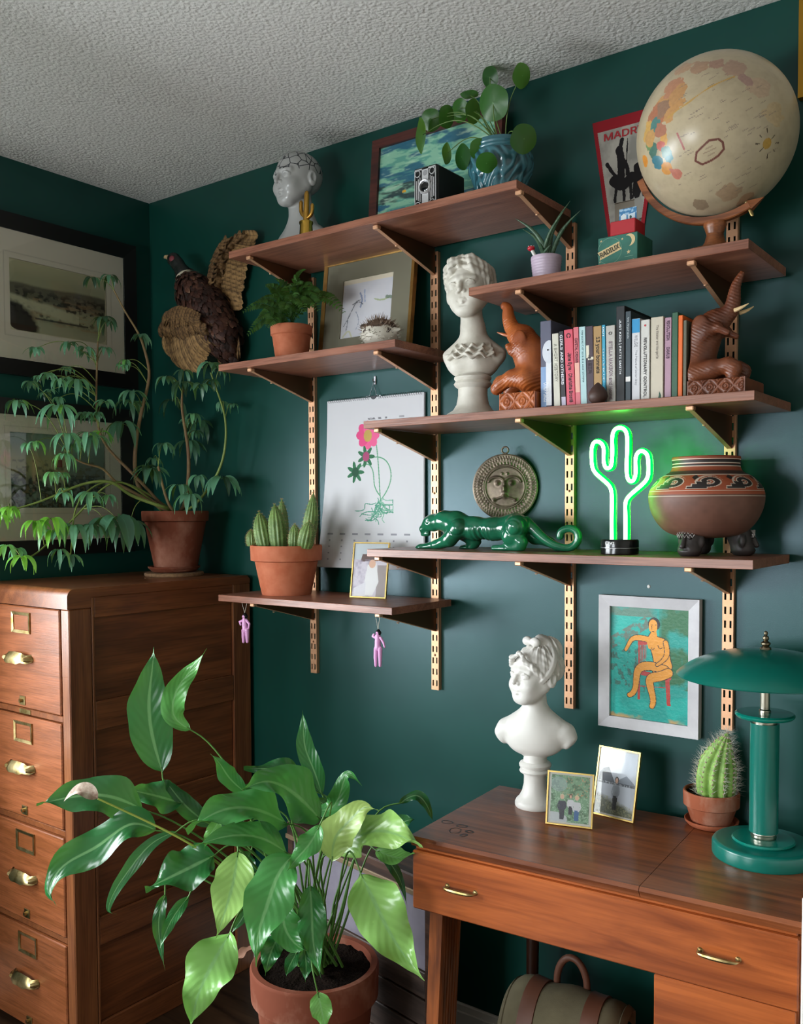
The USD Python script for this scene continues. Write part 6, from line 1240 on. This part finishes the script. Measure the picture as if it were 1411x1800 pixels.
doll('doll_charm', 'pink doll charm with one arm raised, right of two under the lowest shelf', E2, dict(head=(664.5, 1113), torso=[(664, 1119), (664, 1128), (664, 1138)], rt=(5.2, 5.2, 6.0), arm=[[(660, 1121), (655, 1118.5), (657, 1115)], [(669, 1121), (674, 1130), (676, 1137)]], leg=[[(661, 1140), (660, 1156), (660.5, 1170)], [(668, 1140), (668, 1156), (668, 1170)]]), k2, yd, (659, 668, 1082))

# ================================================================== pheasant mount on the wall near the corner
def Q_(a, b, d): return PY(a, b, -d)
k = 1/scl(Q_(360, 540, .08))
feath = M('pheasant_body', '#2a1712', rough=.7, nodes={'tc2': ('texture_coordinate', {}), 'v2': ('voronoi_texture', {'scale': 75.0}), 'r2': ('rgb_ramp', {'ramp': [(0, C('#6b4a38')), (.25, C('#3a1f17')), (.55, C('#1d100c')), (1, C('#4d3326'))]}), 'n2': ('noise_texture', {'scale': 14.0, 'detail': 4.0}), 'r3': ('rgb_ramp', {'ramp': [(0, (.5, .4, .4)), (.45, (.75, .6, .55)), (.7, (1.2, 1.05, .9)), (1, (1.3, 1.2, 1.1))]}), 'm2': ('mix_color', {'blend_type': 'multiply', 'fac': 1.0, 'use_clamp': False}), 'b2': ('bump', {'strength': .8, 'distance': .006})},
    links=[('tc2.object', 'v2.vector'), ('v2.distance', 'r2.fac'), ('tc2.object', 'n2.vector'), ('n2.fac', 'r3.fac'), ('r2.color', 'm2.a'), ('r3.color', 'm2.b'), ('m2.result', 'p.base_color'), ('v2.distance', 'b2.height'), ('b2.normal', 'p.normal')])
t = Thing('pheasant_mount', 'stuffed pheasant with spread wings mounted on the wall near the corner', 'taxidermy bird', Q_(365, 545, 0.0), world=True)
def body_sd(p):
    d = sd_chain(p, [Q_(328, 492, .085), Q_(342, 512, .085), Q_(366, 548, .075), Q_(390, 590, .06), Q_(404, 628, .045)], [x*k for x in (16, 29, 37, 32, 15)], .03)
    d = d+.004*(meshkit.fbm(np.stack(p, -1)*55, 3, 4).astype(np.float32)-.5)*2
    return smax(d, p[1]+np.float32(.004), .01)
lo = Q_(290, 650, .16); hi = Q_(450, 440, .0)
t.part('body', blob(body_sd, (lo[0]-.06, -.19, lo[2]-.03), (hi[0]+.05, .002, hi[2]+.02), .003), feath, True)
vb, fb = blob(body_sd, (lo[0]-.06, -.19, lo[2]-.03), (hi[0]+.05, .002, hi[2]+.02), .006); nb = usdkit.meshkit.arrays((vb, fb), True)[2]
rgb_ = np.random.default_rng(31); cand = np.nonzero((nb@(CAM-vb.mean(0))) > -.1)[0]; pick = rgb_.choice(cand, 520, replace=False); axb = Q_(404, 628, .045)-Q_(330, 495, .085); axb /= np.linalg.norm(axb); ms, cs = [], []
pick = pick[np.argsort(-(vb[pick]@axb))]
for j in pick:
    n_ = nb[j]; d_ = axb-n_*(axb@n_); d_ /= np.linalg.norm(d_)+1e-9; d_ = d_+np.cross(n_, d_)*rgb_.normal(0, .22); L = rgb_.uniform(.020, .034); b_ = vb[j]+n_*.001
    m, cl = leaf([b_, b_+d_*L*.5+n_*.006, b_+d_*L+n_*.004], L*.26, n_, n=6, c=1, fold=-.15, prof=lambda q: np.sqrt(np.clip(1-(2*q-1)**2, .02, 1))); h_ = float((vb[j]-Q_(330, 495, .085))@axb); g_ = rgb_.uniform(0, .45)+.35*(.5+.5*math.sin(h_*38))*rgb_.random(); cl[:, 2] = np.clip(g_+(cl[:, 0] > .8)*.28, 0, 1); ms.append(m); cs.append(cl)
t.part('body_plumage', cat(*ms), leafmat('plumage', [(0, C('#1a0f0c')), (.35, C('#3d2018')), (.7, C('#5c3a2a')), (1, C('#a08468'))], None, '#2a1812', rough=.6, trans=.04, tr=(.4, .25, .15), spec=.35), True, col=np.vstack(cs), kind='stuff')
dkg = M('pheasant_head_green', '#0d1512', rough=.35, spec=.6, bump=(120, .3, .002)); nk = M('neck_ring_white', '#b5ac97', rough=.8); rd = M('wattle_red', '#702d33', rough=.6); bk = M('horn_beak', '#b59a72', rough=.45)
t.part('neck', blob(lambda p: smin(sd_chain(p, [Q_(331, 498, .092), Q_(322, 480, .10), Q_(312, 464, .105), Q_(307, 457, .105)], [x*k for x in (17, 13, 11, 11)], .01), sd_ell(p, Q_(305, 456, .105), 11*k), .01), Q_(331, 498, .092)-[.08, .06, .06], Q_(307, 457, .105)+[.08, .06, .05], .0022), dkg, True)
a = np.linspace(0, 2*np.pi, 25); cN = Q_(324, 485, .098); ax = Q_(331, 498, .092)-Q_(315, 468, .104); ax /= np.linalg.norm(ax); u_ = np.cross(ax, [0, 1, 0]); u_ /= np.linalg.norm(u_); w_ = np.cross(ax, u_)
t.part('neck_ring', tube(cN+14.2*k*(np.cos(a)[:, None]*u_+np.sin(a)[:, None]*w_), .0055, 7, False), nk, True)
hd = t.part('wattle', cat(sphere(Q_(302, 455, .124), 6.5*k, 2, (1, .5, .9)), sphere(Q_(304, 452, .093), 5*k, 2)), rd, True); t.part('eye', sphere(Q_(303, 453, .124), 1.8*k, 1), M('black_gloss'), True, under=hd)
t.part('beak', tube(spline([Q_(299, 454, .108), Q_(294, 452, .109), Q_(290, 452, .109), Q_(288.5, 454.5, .108)], 10), np.array([5, 4.4, 3.2, .6])*k, 8), bk, True)
wing_m = leafmat('wing_feather', '#33231a', '#b38d5c', '#4a3826', rough=.7, trans=.08, tr=(.5, .35, .2), spec=.25)
cov_m = leafmat('covert_feather', '#2a1c15', '#8a6a46', '#3a2a1e', rough=.75, trans=.05, tr=(.5, .35, .2), spec=.2)
rg = np.random.default_rng(4)
fprof = lambda t_: np.clip(np.minimum(1, t_*9+.15), 0, 1)*np.sqrt(np.clip(1-np.clip((t_-.78)/.22, 0, 1)**2.2, 0, 1))
def feathers(R, Tp, n, d0, d1, w, mat_, j=.0, under=None, name='feather', bend=(0, 0)):
    A, B = spline([(x, y, 0) for x, y in R], n), spline([(x, y, 0) for x, y in Tp], n)
    for i in range(n):
        r0, r1 = A[i, :2], B[i, :2]; md = (r0+r1)/2+np.array(bend)+rg.normal(0, 1, 2)
        e = d1+.010*(i/n); P = [Q_(*r0, d0), Q_(*md, (d0+e)/2+.012), Q_(*(r1+rg.normal(0, 1.5, 2)), e)]
        m, cl = leaf(P, w*k*rg.uniform(.85, 1.1), np.array([.25, -1, .15])+rg.normal(0, .06, 3), n=26, c=2, fold=.12, prof=fprof)
        bar = (np.sin(cl[:, 0]*34+cl[:, 1]*3+i) > .55)*.45; cl[:, 2] = np.clip(rg.uniform(.6, 1.0)-bar*(cl[:, 0] > .12)-.55*cl[:, 1]**3+.2*cl[:, 0], 0, 1); t.part(name, m, mat_, True, col=cl)
# upper wing: flight feathers then two rows of coverts
feathers([(372, 528), (378, 490), (388, 455), (404, 428), (424, 414)], [(424, 540), (430, 505), (436, 470), (446, 440), (452, 414)], 19, .045, .022, 8, wing_m)
feathers([(366, 520), (372, 480), (384, 445), (400, 423), (416, 413)], [(388, 528), (390, 488), (400, 452), (413, 428), (428, 413)], 13, .065, .048, 7, cov_m, name='covert')
feathers([(360, 508), (366, 475), (378, 440), (392, 422)], [(376, 514), (380, 477), (391, 444), (405, 420)], 12, .08, .065, 6.5, cov_m, name='covert')
# lower wing
feathers([(296, 575), (304, 566), (318, 562), (336, 566), (352, 576)], [(303, 628), (322, 648), (346, 656), (366, 630), (390, 604)], 21, .135, .085, 7, wing_m, bend=(-8, 6))
feathers([(290, 566), (300, 552), (318, 548), (340, 556), (358, 568)], [(288, 592), (305, 600), (326, 600), (347, 590), (368, 584)], 17, .15, .120, 6.5, cov_m, name='covert', bend=(-5, 3))
feathers([(298, 548), (312, 538), (332, 540), (350, 550)], [(289, 572), (303, 577), (325, 576), (352, 572)], 14, .158, .145, 6.5, cov_m, name='covert', bend=(-5, 0))
feathers([(392, 596), (400, 594), (408, 592), (414, 588)], [(386, 640), (398, 652), (408, 648), (418, 630)], 8, .05, .025, 7, M('x') if False else cov_m, name='tail_feather')

# ================================================================== steamer trunk behind the lily
tr0, tr1 = PY(508, 1442, -.205), PZ(716, 1531, PY(508, 1442, -.205)[2]); H_ = tr0[2]; ang = math.atan2(tr1[1]-tr0[1], tr1[0]-tr0[0]); L_ = .60; dp = .085
t = Thing('trunk', 'old wooden trunk with a grey cloth panel behind the large leafy plant', 'trunk', (tr0[0], tr0[1], 0), ang)
dkw = wood('trunk_dark_wood', '#2a1a13', '#4d3427', 'x', rough=.5, scale=1.4); lilac = M('grey_lilac_cloth', '#77727c', rough=.9, var=('#68636f', 6.0), bump=(300, .2, .0008))
zp = PY(660, 1650, -.25)[2]
t.part('case', box((.002, .006, .0), (L_-.002, dp, H_-.004), .002), dkw)
t.part('cloth_panel', box((.02, .001, zp), (L_-.02, .006, H_-.045), .001), lilac)
t.part('top_rail', box((-.004, -.008, H_-.045), (L_+.004, dp+.002, H_), .004), dkw); t.part('trim_strip', box((-.004, -.012, H_-.050), (L_+.004, -.004, H_-.036), .002), M('trim_pale', '#7d6a52', rough=.5, metal=.3))
for x0 in (-.003, L_-.021): t.part('corner_post', box((x0, -.004, 0), (x0+.024, .005, H_-.05), .002), dkw)
n = 5
for i in range(n): z0 = .02+(zp-.02)*i/n; t.part('slat', box((.022, -.003, z0+.003), (L_-.022, .0055, z0+(zp-.02)/n-.003), .002), wood('trunk_slat_%d' % (i % 2), ('#3a302c', '#2f2622')[i % 2], ('#5a4a42', '#4d3f38')[i % 2], 'x', rough=.55, scale=1.6))

# ================================================================== canvas rucksack under the desk
canvas = M('olive_canvas', '#6b634a', rough=.9, bump=(500, .3, .0006), var=('#5a523d', 9.0)); leather = M('brown_leather', '#5f3826', rough=.55, bump=(120, .2, .001)); leather2 = M('plum_leather_tag', '#3c1f24', rough=.5)
bx, by = 1.775, -.235; BW, BD, BH = .135, .075, .385
t = Thing('rucksack', 'olive canvas rucksack with brown leather straps on the floor under the desk', 'backpack', (bx, by, 0), math.radians(6))
def pack(p):
    d = sd_box(p, (0, 0, BH*.47), (BW, BD, BH*.47), .045); d = smin(d, sd_box(p, (0, -.05, .12), (BW*.72, BD*.75, .11), .03), .015)
    for s in (-1, 1): d = smin(d, sd_ell(p, (s*(BW+.006), -.01, .16), (.035, .055, .13)), .012)
    return smax(d+.004*(meshkit.fbm(np.stack(p, -1)*14, 3, 7).astype(np.float32)-.5)*2, -(p[2]-np.float32(.001)), .004)
t.part('body', blob(pack, (-.2, -.16, -.01), (.2, .1, BH+.02), .005), canvas, True)
def flap_pt(u, s):                                                # u across, s from the back edge over the top to the front
    S = [(.055, BH*.93), (.04, BH+.012), (0, BH+.028), (-.045, BH+.016), (-.085, BH-.035), (-.105, BH-.10), (-.118, BH-.18), (-.122, BH-.24)]
    q = spline([(0, a, b) for a, b in S], 28); i = s*27; lo_ = np.floor(i).astype(int).clip(0, 26); f_ = (i-lo_)[..., None]; yz = q[lo_]*(1-f_)+q[lo_+1]*f_
    w = BW*(1.02+.06*s); r = np.abs(u); return np.stack([u*w, yz[..., 1]+.020*r**4, yz[..., 2]-.035*r**6+.004*np.sin(u*7+s*5)], -1)
def flap_strip(u0, u1, s0, s1, lift, nu, ns):
    U, S = np.meshgrid(np.linspace(u0, u1, nu), np.linspace(s0, s1, ns), indexing='xy'); P = flap_pt(U, S); nrm = np.cross(np.gradient(P, axis=1), np.gradient(P, axis=0)); nrm /= np.linalg.norm(nrm, axis=2, keepdims=True)
    if nrm[ns//2, nu//2, 1] > 0: nrm = -nrm
    A, B = P+nrm*lift, P+nrm*(lift-.004); a, b = grid(A), grid(B); E_ = lambda e: grid(np.stack([A[e], B[e]], 1).reshape(-1, 2, 3))
    return cat(a, (b[0], b[1][:, ::-1]), E_((slice(None), 0)), E_((slice(None), -1)), E_((0, slice(None))), E_((-1, slice(None))))
t.part('flap', flap_strip(-1, 1, 0, 1, .003, 25, 25), canvas, 40)
for s in (-1, 1): t.part('edge_binding', flap_strip(s*.92, s*1.0, .02, .99, .006, 4, 25), canvas, 40)
for u in (-.5, .52): st = t.part('strap', flap_strip(u-.135, u+.135, .12, 1, .0065, 5, 25), leather, 40)
t.part('leather_tag', flap_strip(-.30, .30, .66, .76, .0065, 7, 4), leather2, 40)
for x in (-.045, .035): pass
t.part('carry_loop', xf(hull([(0, 0, 0), (.001, 0, 0), (0, .001, 0), (0, 0, .001)]), (0, 0, -1)) if False else tube(spline([(-.035, .03, BH-.01), (-.034, .03, BH+.05), (-.012, .03, BH+.085), (.012, .03, BH+.085), (.034, .03, BH+.05), (.035, .03, BH-.01)], 24), .0085, 8), leather, True)

# ================================================================== peace lily on the floor
PCX, PCY = 1.19, -.52; c0 = np.array([PCX, PCY, 0]); D0 = depth([PCX, PCY, .42]); kz = 1/scl([PCX, PCY, .42])
t = Thing('peace_lily', 'large peace lily with broad glossy leaves in a big terracotta pot on the floor', 'potted plant', (PCX, PCY, 0), world=True)
cR = PD(553, 1690, D0); RZ = cR[2]; PCX, PCY = cR[0], cR[1]; RR = 113*kz
t.part('pot', lathe([(0, 0), (RR*.66, 0), (RR*.67, .006), (RR*.90, RZ-.085), (RR*.93, RZ-.083), (RR*.985, RZ-.078), (RR, RZ-.008), (RR-.004, RZ), (RR-.018, RZ), (RR-.020, RZ-.01), (RR-.024, RZ-.03)], 90, (PCX, PCY, 0)), terra_old, 40)
ds = np.linspace(0, RR-.018, 18); a = np.linspace(0, 2*np.pi, 73); g = np.stack([PCX+ds[:, None]*np.cos(a), PCY+ds[:, None]*np.sin(a), RZ-.024+.016*meshkit.fbm(np.stack([ds[:, None]*np.cos(a)*45, ds[:, None]*np.sin(a)*45, 0*ds[:, None]*a], -1), 4)], -1); t.part('soil', grid(g), soil, True)
lily = leafmat('lily_leaf', [(0, C('#164424')), (.3, C('#276a32')), (.52, C('#4a9046')), (.75, C('#8abb60')), (1, C('#b4d076'))], None, '#7fae74', rough=.27, trans=.14, veins=.085, tr=(.22, .55, .08), spec=.55)
lily_stem = M('lily_stem', '#4f7a34', rough=.45)
crown = np.array([PCX+.01, PCY+.01, RZ-.01])
LF = [  # midrib from the stalk to the tip (picture px), half width px, distance offset at base and tip (m, minus = nearer), facing: up share, tint
 ([(285, 1357), (267, 1290), (262, 1230), (268, 1172), (270, 1136)], 37, .02, .05, .1, .22), ([(335, 1283), (308, 1262), (305, 1230), (322, 1195), (345, 1168), (364, 1139)], 20, .05, .0, .2, .55),
 ([(252, 1424), (200, 1402), (150, 1398), (100, 1406), (64, 1414)], 33, -.15, -.22, .5, .14), ([(274, 1460), (230, 1449), (172, 1487), (112, 1522), (86, 1565), (97, 1587)], 30, -.18, -.28, .5, .18),
 ([(310, 1462), (268, 1482), (226, 1530), (200, 1570), (191, 1600), (205, 1607)], 12, -.18, -.28, .3, .2), ([(320, 1412), (270, 1398), (222, 1387)], 25, .0, -.05, .6, .22), ([(372, 1452), (330, 1420), (300, 1385), (283, 1364)], 17, .0, .0, .3, .12),
 ([(376, 1504), (320, 1532), (255, 1563)], 36, -.18, -.26, .6, .24), ([(418, 1497), (410, 1550), (396, 1600), (379, 1652)], 35, -.24, -.34, .35, .82), ([(404, 1640), (376, 1690), (348, 1750), (334, 1815)], 42, -.30, -.42, .4, .68),
 ([(332, 1575), (300, 1620), (279, 1673)], 11, -.12, -.2, .3, .25), ([(290, 1572), (279, 1620), (290, 1706)], 11, -.05, -.08, .2, .10), ([(562, 1440), (520, 1398), (470, 1374), (426, 1389)], 38, -.12, -.22, .8, .36), ([(505, 1448), (452, 1424), (392, 1424), (327, 1461)], 33, -.16, -.28, .75, .40),
 ([(432, 1394), (402, 1366), (386, 1342), (370, 1325)], 16, -.05, -.08, .3, .35), ([(548, 1390), (490, 1355), (428, 1352)], 20, .03, .0, .7, .10), ([(566, 1397), (550, 1350), (536, 1312), (533, 1272), (531, 1247)], 17, .03, .06, .1, .30),
 ([(550, 1424), (582, 1420), (600, 1387), (612, 1362), (637, 1382)], 16, -.08, -.1, .3, .42), ([(583, 1514), (590, 1472), (616, 1441), (640, 1420), (665, 1424)], 30, -.20, -.22, .3, .97), ([(592, 1496), (650, 1463), (700, 1468), (744, 1491)], 36, -.14, -.30, .55, .80),
 ([(660, 1494), (700, 1508), (728, 1499)], 17, -.12, -.25, .6, .62), ([(634, 1536), (660, 1590), (697, 1660), (746, 1723)], 46, -.24, -.36, .45, .74), ([(512, 1506), (488, 1540), (470, 1590), (454, 1642), (450, 1700)], 42, -.28, -.38, .45, .44), ([(562, 1450), (545, 1482), (520, 1511), (505, 1531)], 19, -.26, -.32, .3, .46),
 ([(505, 1500), (460, 1474), (400, 1470), (338, 1489)], 25, -.22, -.33, .7, .38), ([(545, 1556), (548, 1610), (551, 1660), (565, 1722)], 25, -.20, -.28, .3, .34), ([(500, 1580), (500, 1628), (520, 1660), (541, 1673)], 27, -.22, -.27, .35, .40), ([(492, 1640), (474, 1680), (466, 1716)], 18, -.22, -.27, .3, .24),
 ([(525, 1668), (508, 1700), (503, 1717)], 11, -.16, -.2, .4, .22), ([(535, 1668), (538, 1700), (536, 1726)], 13, -.16, -.2, .4, .2), ([(558, 1744), (565, 1775), (573, 1815)], 19, -.27, -.28, .2, .62), ([(702, 1412), (734, 1399), (754, 1424), (761, 1446)], 9, .1, .1, .4, .12), ([(688, 1462), (712, 1444), (728, 1440)], 15, .05, .05, .5, .3),
 ([(668, 1492), (684, 1515), (702, 1545), (716, 1596)], 9, .0, -.02, .3, .10), ([(430, 1448), (400, 1452), (378, 1478)], 14, -.02, -.06, .5, .14), ([(388, 1440), (368, 1470), (359, 1492)], 11, -.16, -.2, .3, .6), ([(470, 1420), (430, 1400), (400, 1395)], 22, .02, .0, .7, .08), ([(440, 1500), (425, 1530), (415, 1600)], 22, -.05, -.1, .4, .12), ([(598, 1470), (575, 1420), (548, 1402)], 20, .02, .0, .5, .14), ([(470, 1520), (440, 1590), (400, 1650)], 14, -.1, -.15, .4, .15)]
lprof = lambda t_: np.maximum(np.clip(np.sin(np.pi*np.clip(t_/.92, 0, 1)**.80), 0, 1)**.85*(1-.22*t_)*1.12, .05*(1-t_)/.12*(t_ > .5)*(t_ < 1))
rg = np.random.default_rng(21)
for i, (mid, hw, da, db, upf, tint) in enumerate(LF):
    n = len(mid); P = np.array([PD(x, y, D0+da+(db-da)*j/(n-1)) for j, (x, y) in enumerate(mid)])
    P[1:-1] += 0; m0 = P[n//2]; kk = 1/scl(m0); vw = CAM-m0; vw /= np.linalg.norm(vw); nrm = vw*(1-upf*.6)+np.array([-.15, -.1, 1.0])*upf*.75; nrm /= np.linalg.norm(nrm)
    T_ = P[-1]-P[0]; T_ /= np.linalg.norm(T_); S_ = np.cross(T_, nrm); S_ /= np.linalg.norm(S_); vis = max(.55, math.sqrt(max(0, 1-(S_@vw)**2)))
    m, cl = leaf(P, hw*kk/vis, nrm, tint, n=30, c=5, fold=.18, wave=(.12, .30, .2, .36)[i % 4], prof=lprof, seed=i, freq=13)
    lp = t.part('leaf', m, lily, True, col=cl)
    b = P[0]; T0 = (P[1]-P[0]); T0 /= np.linalg.norm(T0); st = crown+np.array([rg.normal(0, .022), rg.normal(0, .022), 0]); L = np.linalg.norm(b-st)
    sp = spline([st, st*.62+b*.38+[0, 0, .13*L], b-T0*min(.05, L*.25)+[0, 0, .004], b, b+T0*.012], 22); t.part('stalk', tube(sp, [.0042, .0030, .0022, .0016], 6), lily_stem, True)
P = [PD(x, y, D0-.26) for x, y in ((172, 1404), (142, 1390), (112, 1409))]; m, cl = leaf(P, .020, [-.1, -.6, .7], n=16, c=4, fold=.45, seed=3); sp_ = t.part('flower_spathe', m, M('dried_spathe', '#c9bba8', rough=.6, var=('#7d5a48', 45)), True, label='dried whitish flower')
st = crown+[-.02, 0, 0]; t.part('flower_stalk', tube(spline([st, PD(430, 1560, D0-.1), PD(345, 1490, D0-.18), PD(250, 1440, D0-.22), PD(172, 1404, D0-.26)], 26), [.004, .003, .0022], 7), M('flower_stalk_green', '#9aa84a', rough=.45), True)
P = [PD(x, y, D0-.17) for x, y in ((446, 1668), (430, 1676), (413, 1690))]; m, cl = leaf(P, .016, [-.2, -.5, .8], n=14, c=3, fold=.5, wave=.3, seed=8); t.part('dry_leaf', m, M('dry_leaf_brown', '#6b4630', rough=.8), True, label='curled dry brown leaf')

# ================================================================== umbrella plant on the filing cabinet
CT = 1.31; yS = -.165; cS = PY(306, 1000, yS); xS = cS[0]; kS = 1/scl([xS, yS, CT])
cork = M('cork_mat', '#8a6a4a', rough=.9, bump=(200, .4, .002), var=('#6b4f36', 80))
solo('cork_mat', lathe([(0, CT+.0005), (50*kS, CT+.0005), (51*kS, CT+.003), (51*kS, CT+.010), (49*kS, CT+.0125), (0, CT+.0125)], 64, (xS, yS, 0)), cork, 'round cork mat on the filing cabinet under the umbrella plant', 'mat', 40)
z0 = CT+.0126
solo('plant_saucer', lathe([(0, z0), (36*kS, z0), (38*kS, z0+.003), (44*kS, z0+.013), (45*kS, z0+.018), (43.5*kS, z0+.019), (42*kS, z0+.016), (36*kS, z0+.006), (0, z0+.005)], 60, (xS, yS, 0)), terra_old, 'terracotta saucer on the cork mat under the umbrella plant', 'saucer', 40)
t = Thing('umbrella_plant', 'sprawling umbrella plant in a terracotta pot on the filing cabinet', 'potted plant', (xS, yS, z0+.0055), world=True)
cR, k_, zr = pot_thing(t, 308, yS, z0+.0056, 898, 58, 917, 54, 36, terra_old, soil_drop=10)
DS = depth([xS, yS, 1.5]); bark = M('umbrella_stem_brown', '#6b4f38', rough=.8, bump=(60, .4, .003), var=('#7d6a44', 12)); green_st = M('umbrella_stem_green', '#6f7f3c', rough=.55)
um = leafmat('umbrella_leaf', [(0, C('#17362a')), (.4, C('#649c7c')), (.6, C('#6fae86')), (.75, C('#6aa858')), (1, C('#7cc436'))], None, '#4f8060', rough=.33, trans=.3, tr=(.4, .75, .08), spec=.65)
def SD(x, y, off): return PD(x, y, min(DS+off, wall_d(x, y)-.06))
root = np.array([xS, yS, zr-.008]); ST = [
 ([(292, 895), (252, 868), (238, 830), (238, 790), (249, 722), (262, 662), (258, 630), (245, 590), (225, 556), (200, 510)], (-.02, -.10), (4.6, 3.6, 2.6, 1.2), bark),
 ([(285, 893), (236, 866), (202, 846), (180, 824), (150, 815), (122, 800)], (-.05, -.22), (3.6, 2.4, 1.4), bark), ([(284, 890), (226, 868), (196, 848), (150, 850), (108, 866), (60, 885), (5, 900)], (-.08, -.34), (3.6, 2.4, 1.2), green_st),
 ([(290, 892), (250, 850), (215, 815), (188, 785), (172, 745), (170, 660), (172, 600)], (-.02, -.18), (3.2, 2.4, 1.3), bark), ([(322, 892), (331, 800), (320, 720), (322, 676)], (.0, -.12), (4.2, 3, 1.6), bark), ([(335, 893), (372, 850), (393, 800), (396, 740), (386, 700), (370, 655)], (.0, -.16), (2.6, 2.2, 1.3), green_st),
 ([(205, 848), (150, 890), (100, 940), (60, 975), (38, 982)], (-.14, -.36), (2.0, 1.2), green_st), ([(196, 846), (140, 880), (128, 930), (124, 975)], (-.12, -.30), (1.8, 1.2), green_st), ([(300, 892), (285, 850), (278, 820)], (-.06, -.10), (3, 2), bark)]
trunk_pts = []
for P, (o0, o1), R, mt in ST:
    n = len(P); Q = spline([root+[.03*math.cos(n*2.1), .03*math.sin(n*2.1), 0]]+[SD(x, y, o0+(o1-o0)*j/(n-1)) for j, (x, y) in enumerate(P)], 40); t.part('stem', tube(Q, np.array(R)/scl([xS, yS, 1.5])*1.0, 8), mt, True)
    for q in Q[6:]: trunk_pts.append(q)
trunk_pts = np.array(trunk_pts); V_ = trunk_pts-CAM; tpx = np.stack([PPX+FPX*(V_@RT)/(V_@FW), PPY-FPX*(V_@UP)/(V_@FW)], 1)
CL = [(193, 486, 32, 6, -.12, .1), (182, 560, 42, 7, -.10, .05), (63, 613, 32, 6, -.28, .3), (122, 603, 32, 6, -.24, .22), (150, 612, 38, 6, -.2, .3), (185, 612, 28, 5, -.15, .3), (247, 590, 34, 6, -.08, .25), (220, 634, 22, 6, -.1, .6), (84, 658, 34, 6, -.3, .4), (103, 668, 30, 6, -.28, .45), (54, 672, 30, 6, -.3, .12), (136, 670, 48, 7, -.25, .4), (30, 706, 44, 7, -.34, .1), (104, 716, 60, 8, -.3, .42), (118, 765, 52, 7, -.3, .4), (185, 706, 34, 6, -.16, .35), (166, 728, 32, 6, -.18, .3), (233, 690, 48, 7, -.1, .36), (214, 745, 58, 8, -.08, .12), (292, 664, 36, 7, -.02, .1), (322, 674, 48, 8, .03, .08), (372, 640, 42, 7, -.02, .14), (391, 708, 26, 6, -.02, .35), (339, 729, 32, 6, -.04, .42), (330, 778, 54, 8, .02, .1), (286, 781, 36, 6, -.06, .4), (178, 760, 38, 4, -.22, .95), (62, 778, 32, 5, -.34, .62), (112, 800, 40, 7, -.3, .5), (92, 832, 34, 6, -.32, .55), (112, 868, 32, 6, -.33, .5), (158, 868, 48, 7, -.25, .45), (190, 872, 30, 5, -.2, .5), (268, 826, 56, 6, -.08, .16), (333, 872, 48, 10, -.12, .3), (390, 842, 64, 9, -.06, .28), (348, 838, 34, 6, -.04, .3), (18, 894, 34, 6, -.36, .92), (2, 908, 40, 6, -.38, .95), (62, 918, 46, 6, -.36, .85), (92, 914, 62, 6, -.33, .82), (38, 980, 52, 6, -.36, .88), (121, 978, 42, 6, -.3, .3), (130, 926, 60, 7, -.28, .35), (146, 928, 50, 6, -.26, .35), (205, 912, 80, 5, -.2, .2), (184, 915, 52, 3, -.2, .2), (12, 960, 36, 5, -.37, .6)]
rg = np.random.default_rng(77)
NC = len(CL); rx = np.random.default_rng(5)
for _ in range(44):
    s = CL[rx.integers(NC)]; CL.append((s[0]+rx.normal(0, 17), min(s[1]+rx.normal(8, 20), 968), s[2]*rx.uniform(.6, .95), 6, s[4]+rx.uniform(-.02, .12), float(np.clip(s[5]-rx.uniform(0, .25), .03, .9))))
EX, EC = [], []
for i, (x, y, L, n, off, tint) in enumerate(CL):
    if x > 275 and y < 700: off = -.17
    hub = SD(x, y, off); kk = 1/scl(hub); lw = (L*.072+1.4)*kk*(1.7 if i in (45, 46) else 1)
    dpx = np.hypot(tpx[:, 0]-x, (tpx[:, 1]-y)*1.0-25); j = int(np.argmin(dpx+400*np.abs(trunk_pts@FW-hub@FW)*.3)); a0 = trunk_pts[j]; md = a0*.45+hub*.55+[0, 0, .22*np.linalg.norm(hub-a0)]
    t.part('petiole', tube(spline([a0, md, hub], 14), [.0016, .0010], 5), green_st, True)
    wind = rg.uniform(0, 6.28)
    for q in range(n+1):
        az = wind+2*math.pi*q/(n+1)+rg.normal(0, .15); Ln = L*1.12*kk*rg.uniform(.75, 1.12); o = RT*math.cos(az)*.75+np.array([FW[0], FW[1], 0])*math.sin(az)*.75; up0 = .1+.6*rg.random()
        b = hub+o*.10*Ln+[0, 0, .03*Ln]; dr_ = 1-up0; P = [hub, hub+o*.22*Ln+[0, 0, .05*Ln], b+o*.44*Ln-[0, 0, .26*Ln*dr_], b+o*(.50+.25*up0)*Ln-[0, 0, .86*Ln*dr_]]
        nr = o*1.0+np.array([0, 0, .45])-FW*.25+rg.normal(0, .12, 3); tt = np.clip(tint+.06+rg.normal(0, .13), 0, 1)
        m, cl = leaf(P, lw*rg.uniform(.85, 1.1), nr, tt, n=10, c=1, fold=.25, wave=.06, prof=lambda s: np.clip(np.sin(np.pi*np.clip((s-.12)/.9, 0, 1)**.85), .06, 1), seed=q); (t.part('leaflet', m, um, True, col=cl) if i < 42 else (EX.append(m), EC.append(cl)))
t.part('leaflets', cat(*EX), um, True, col=np.vstack(EC), kind='stuff')
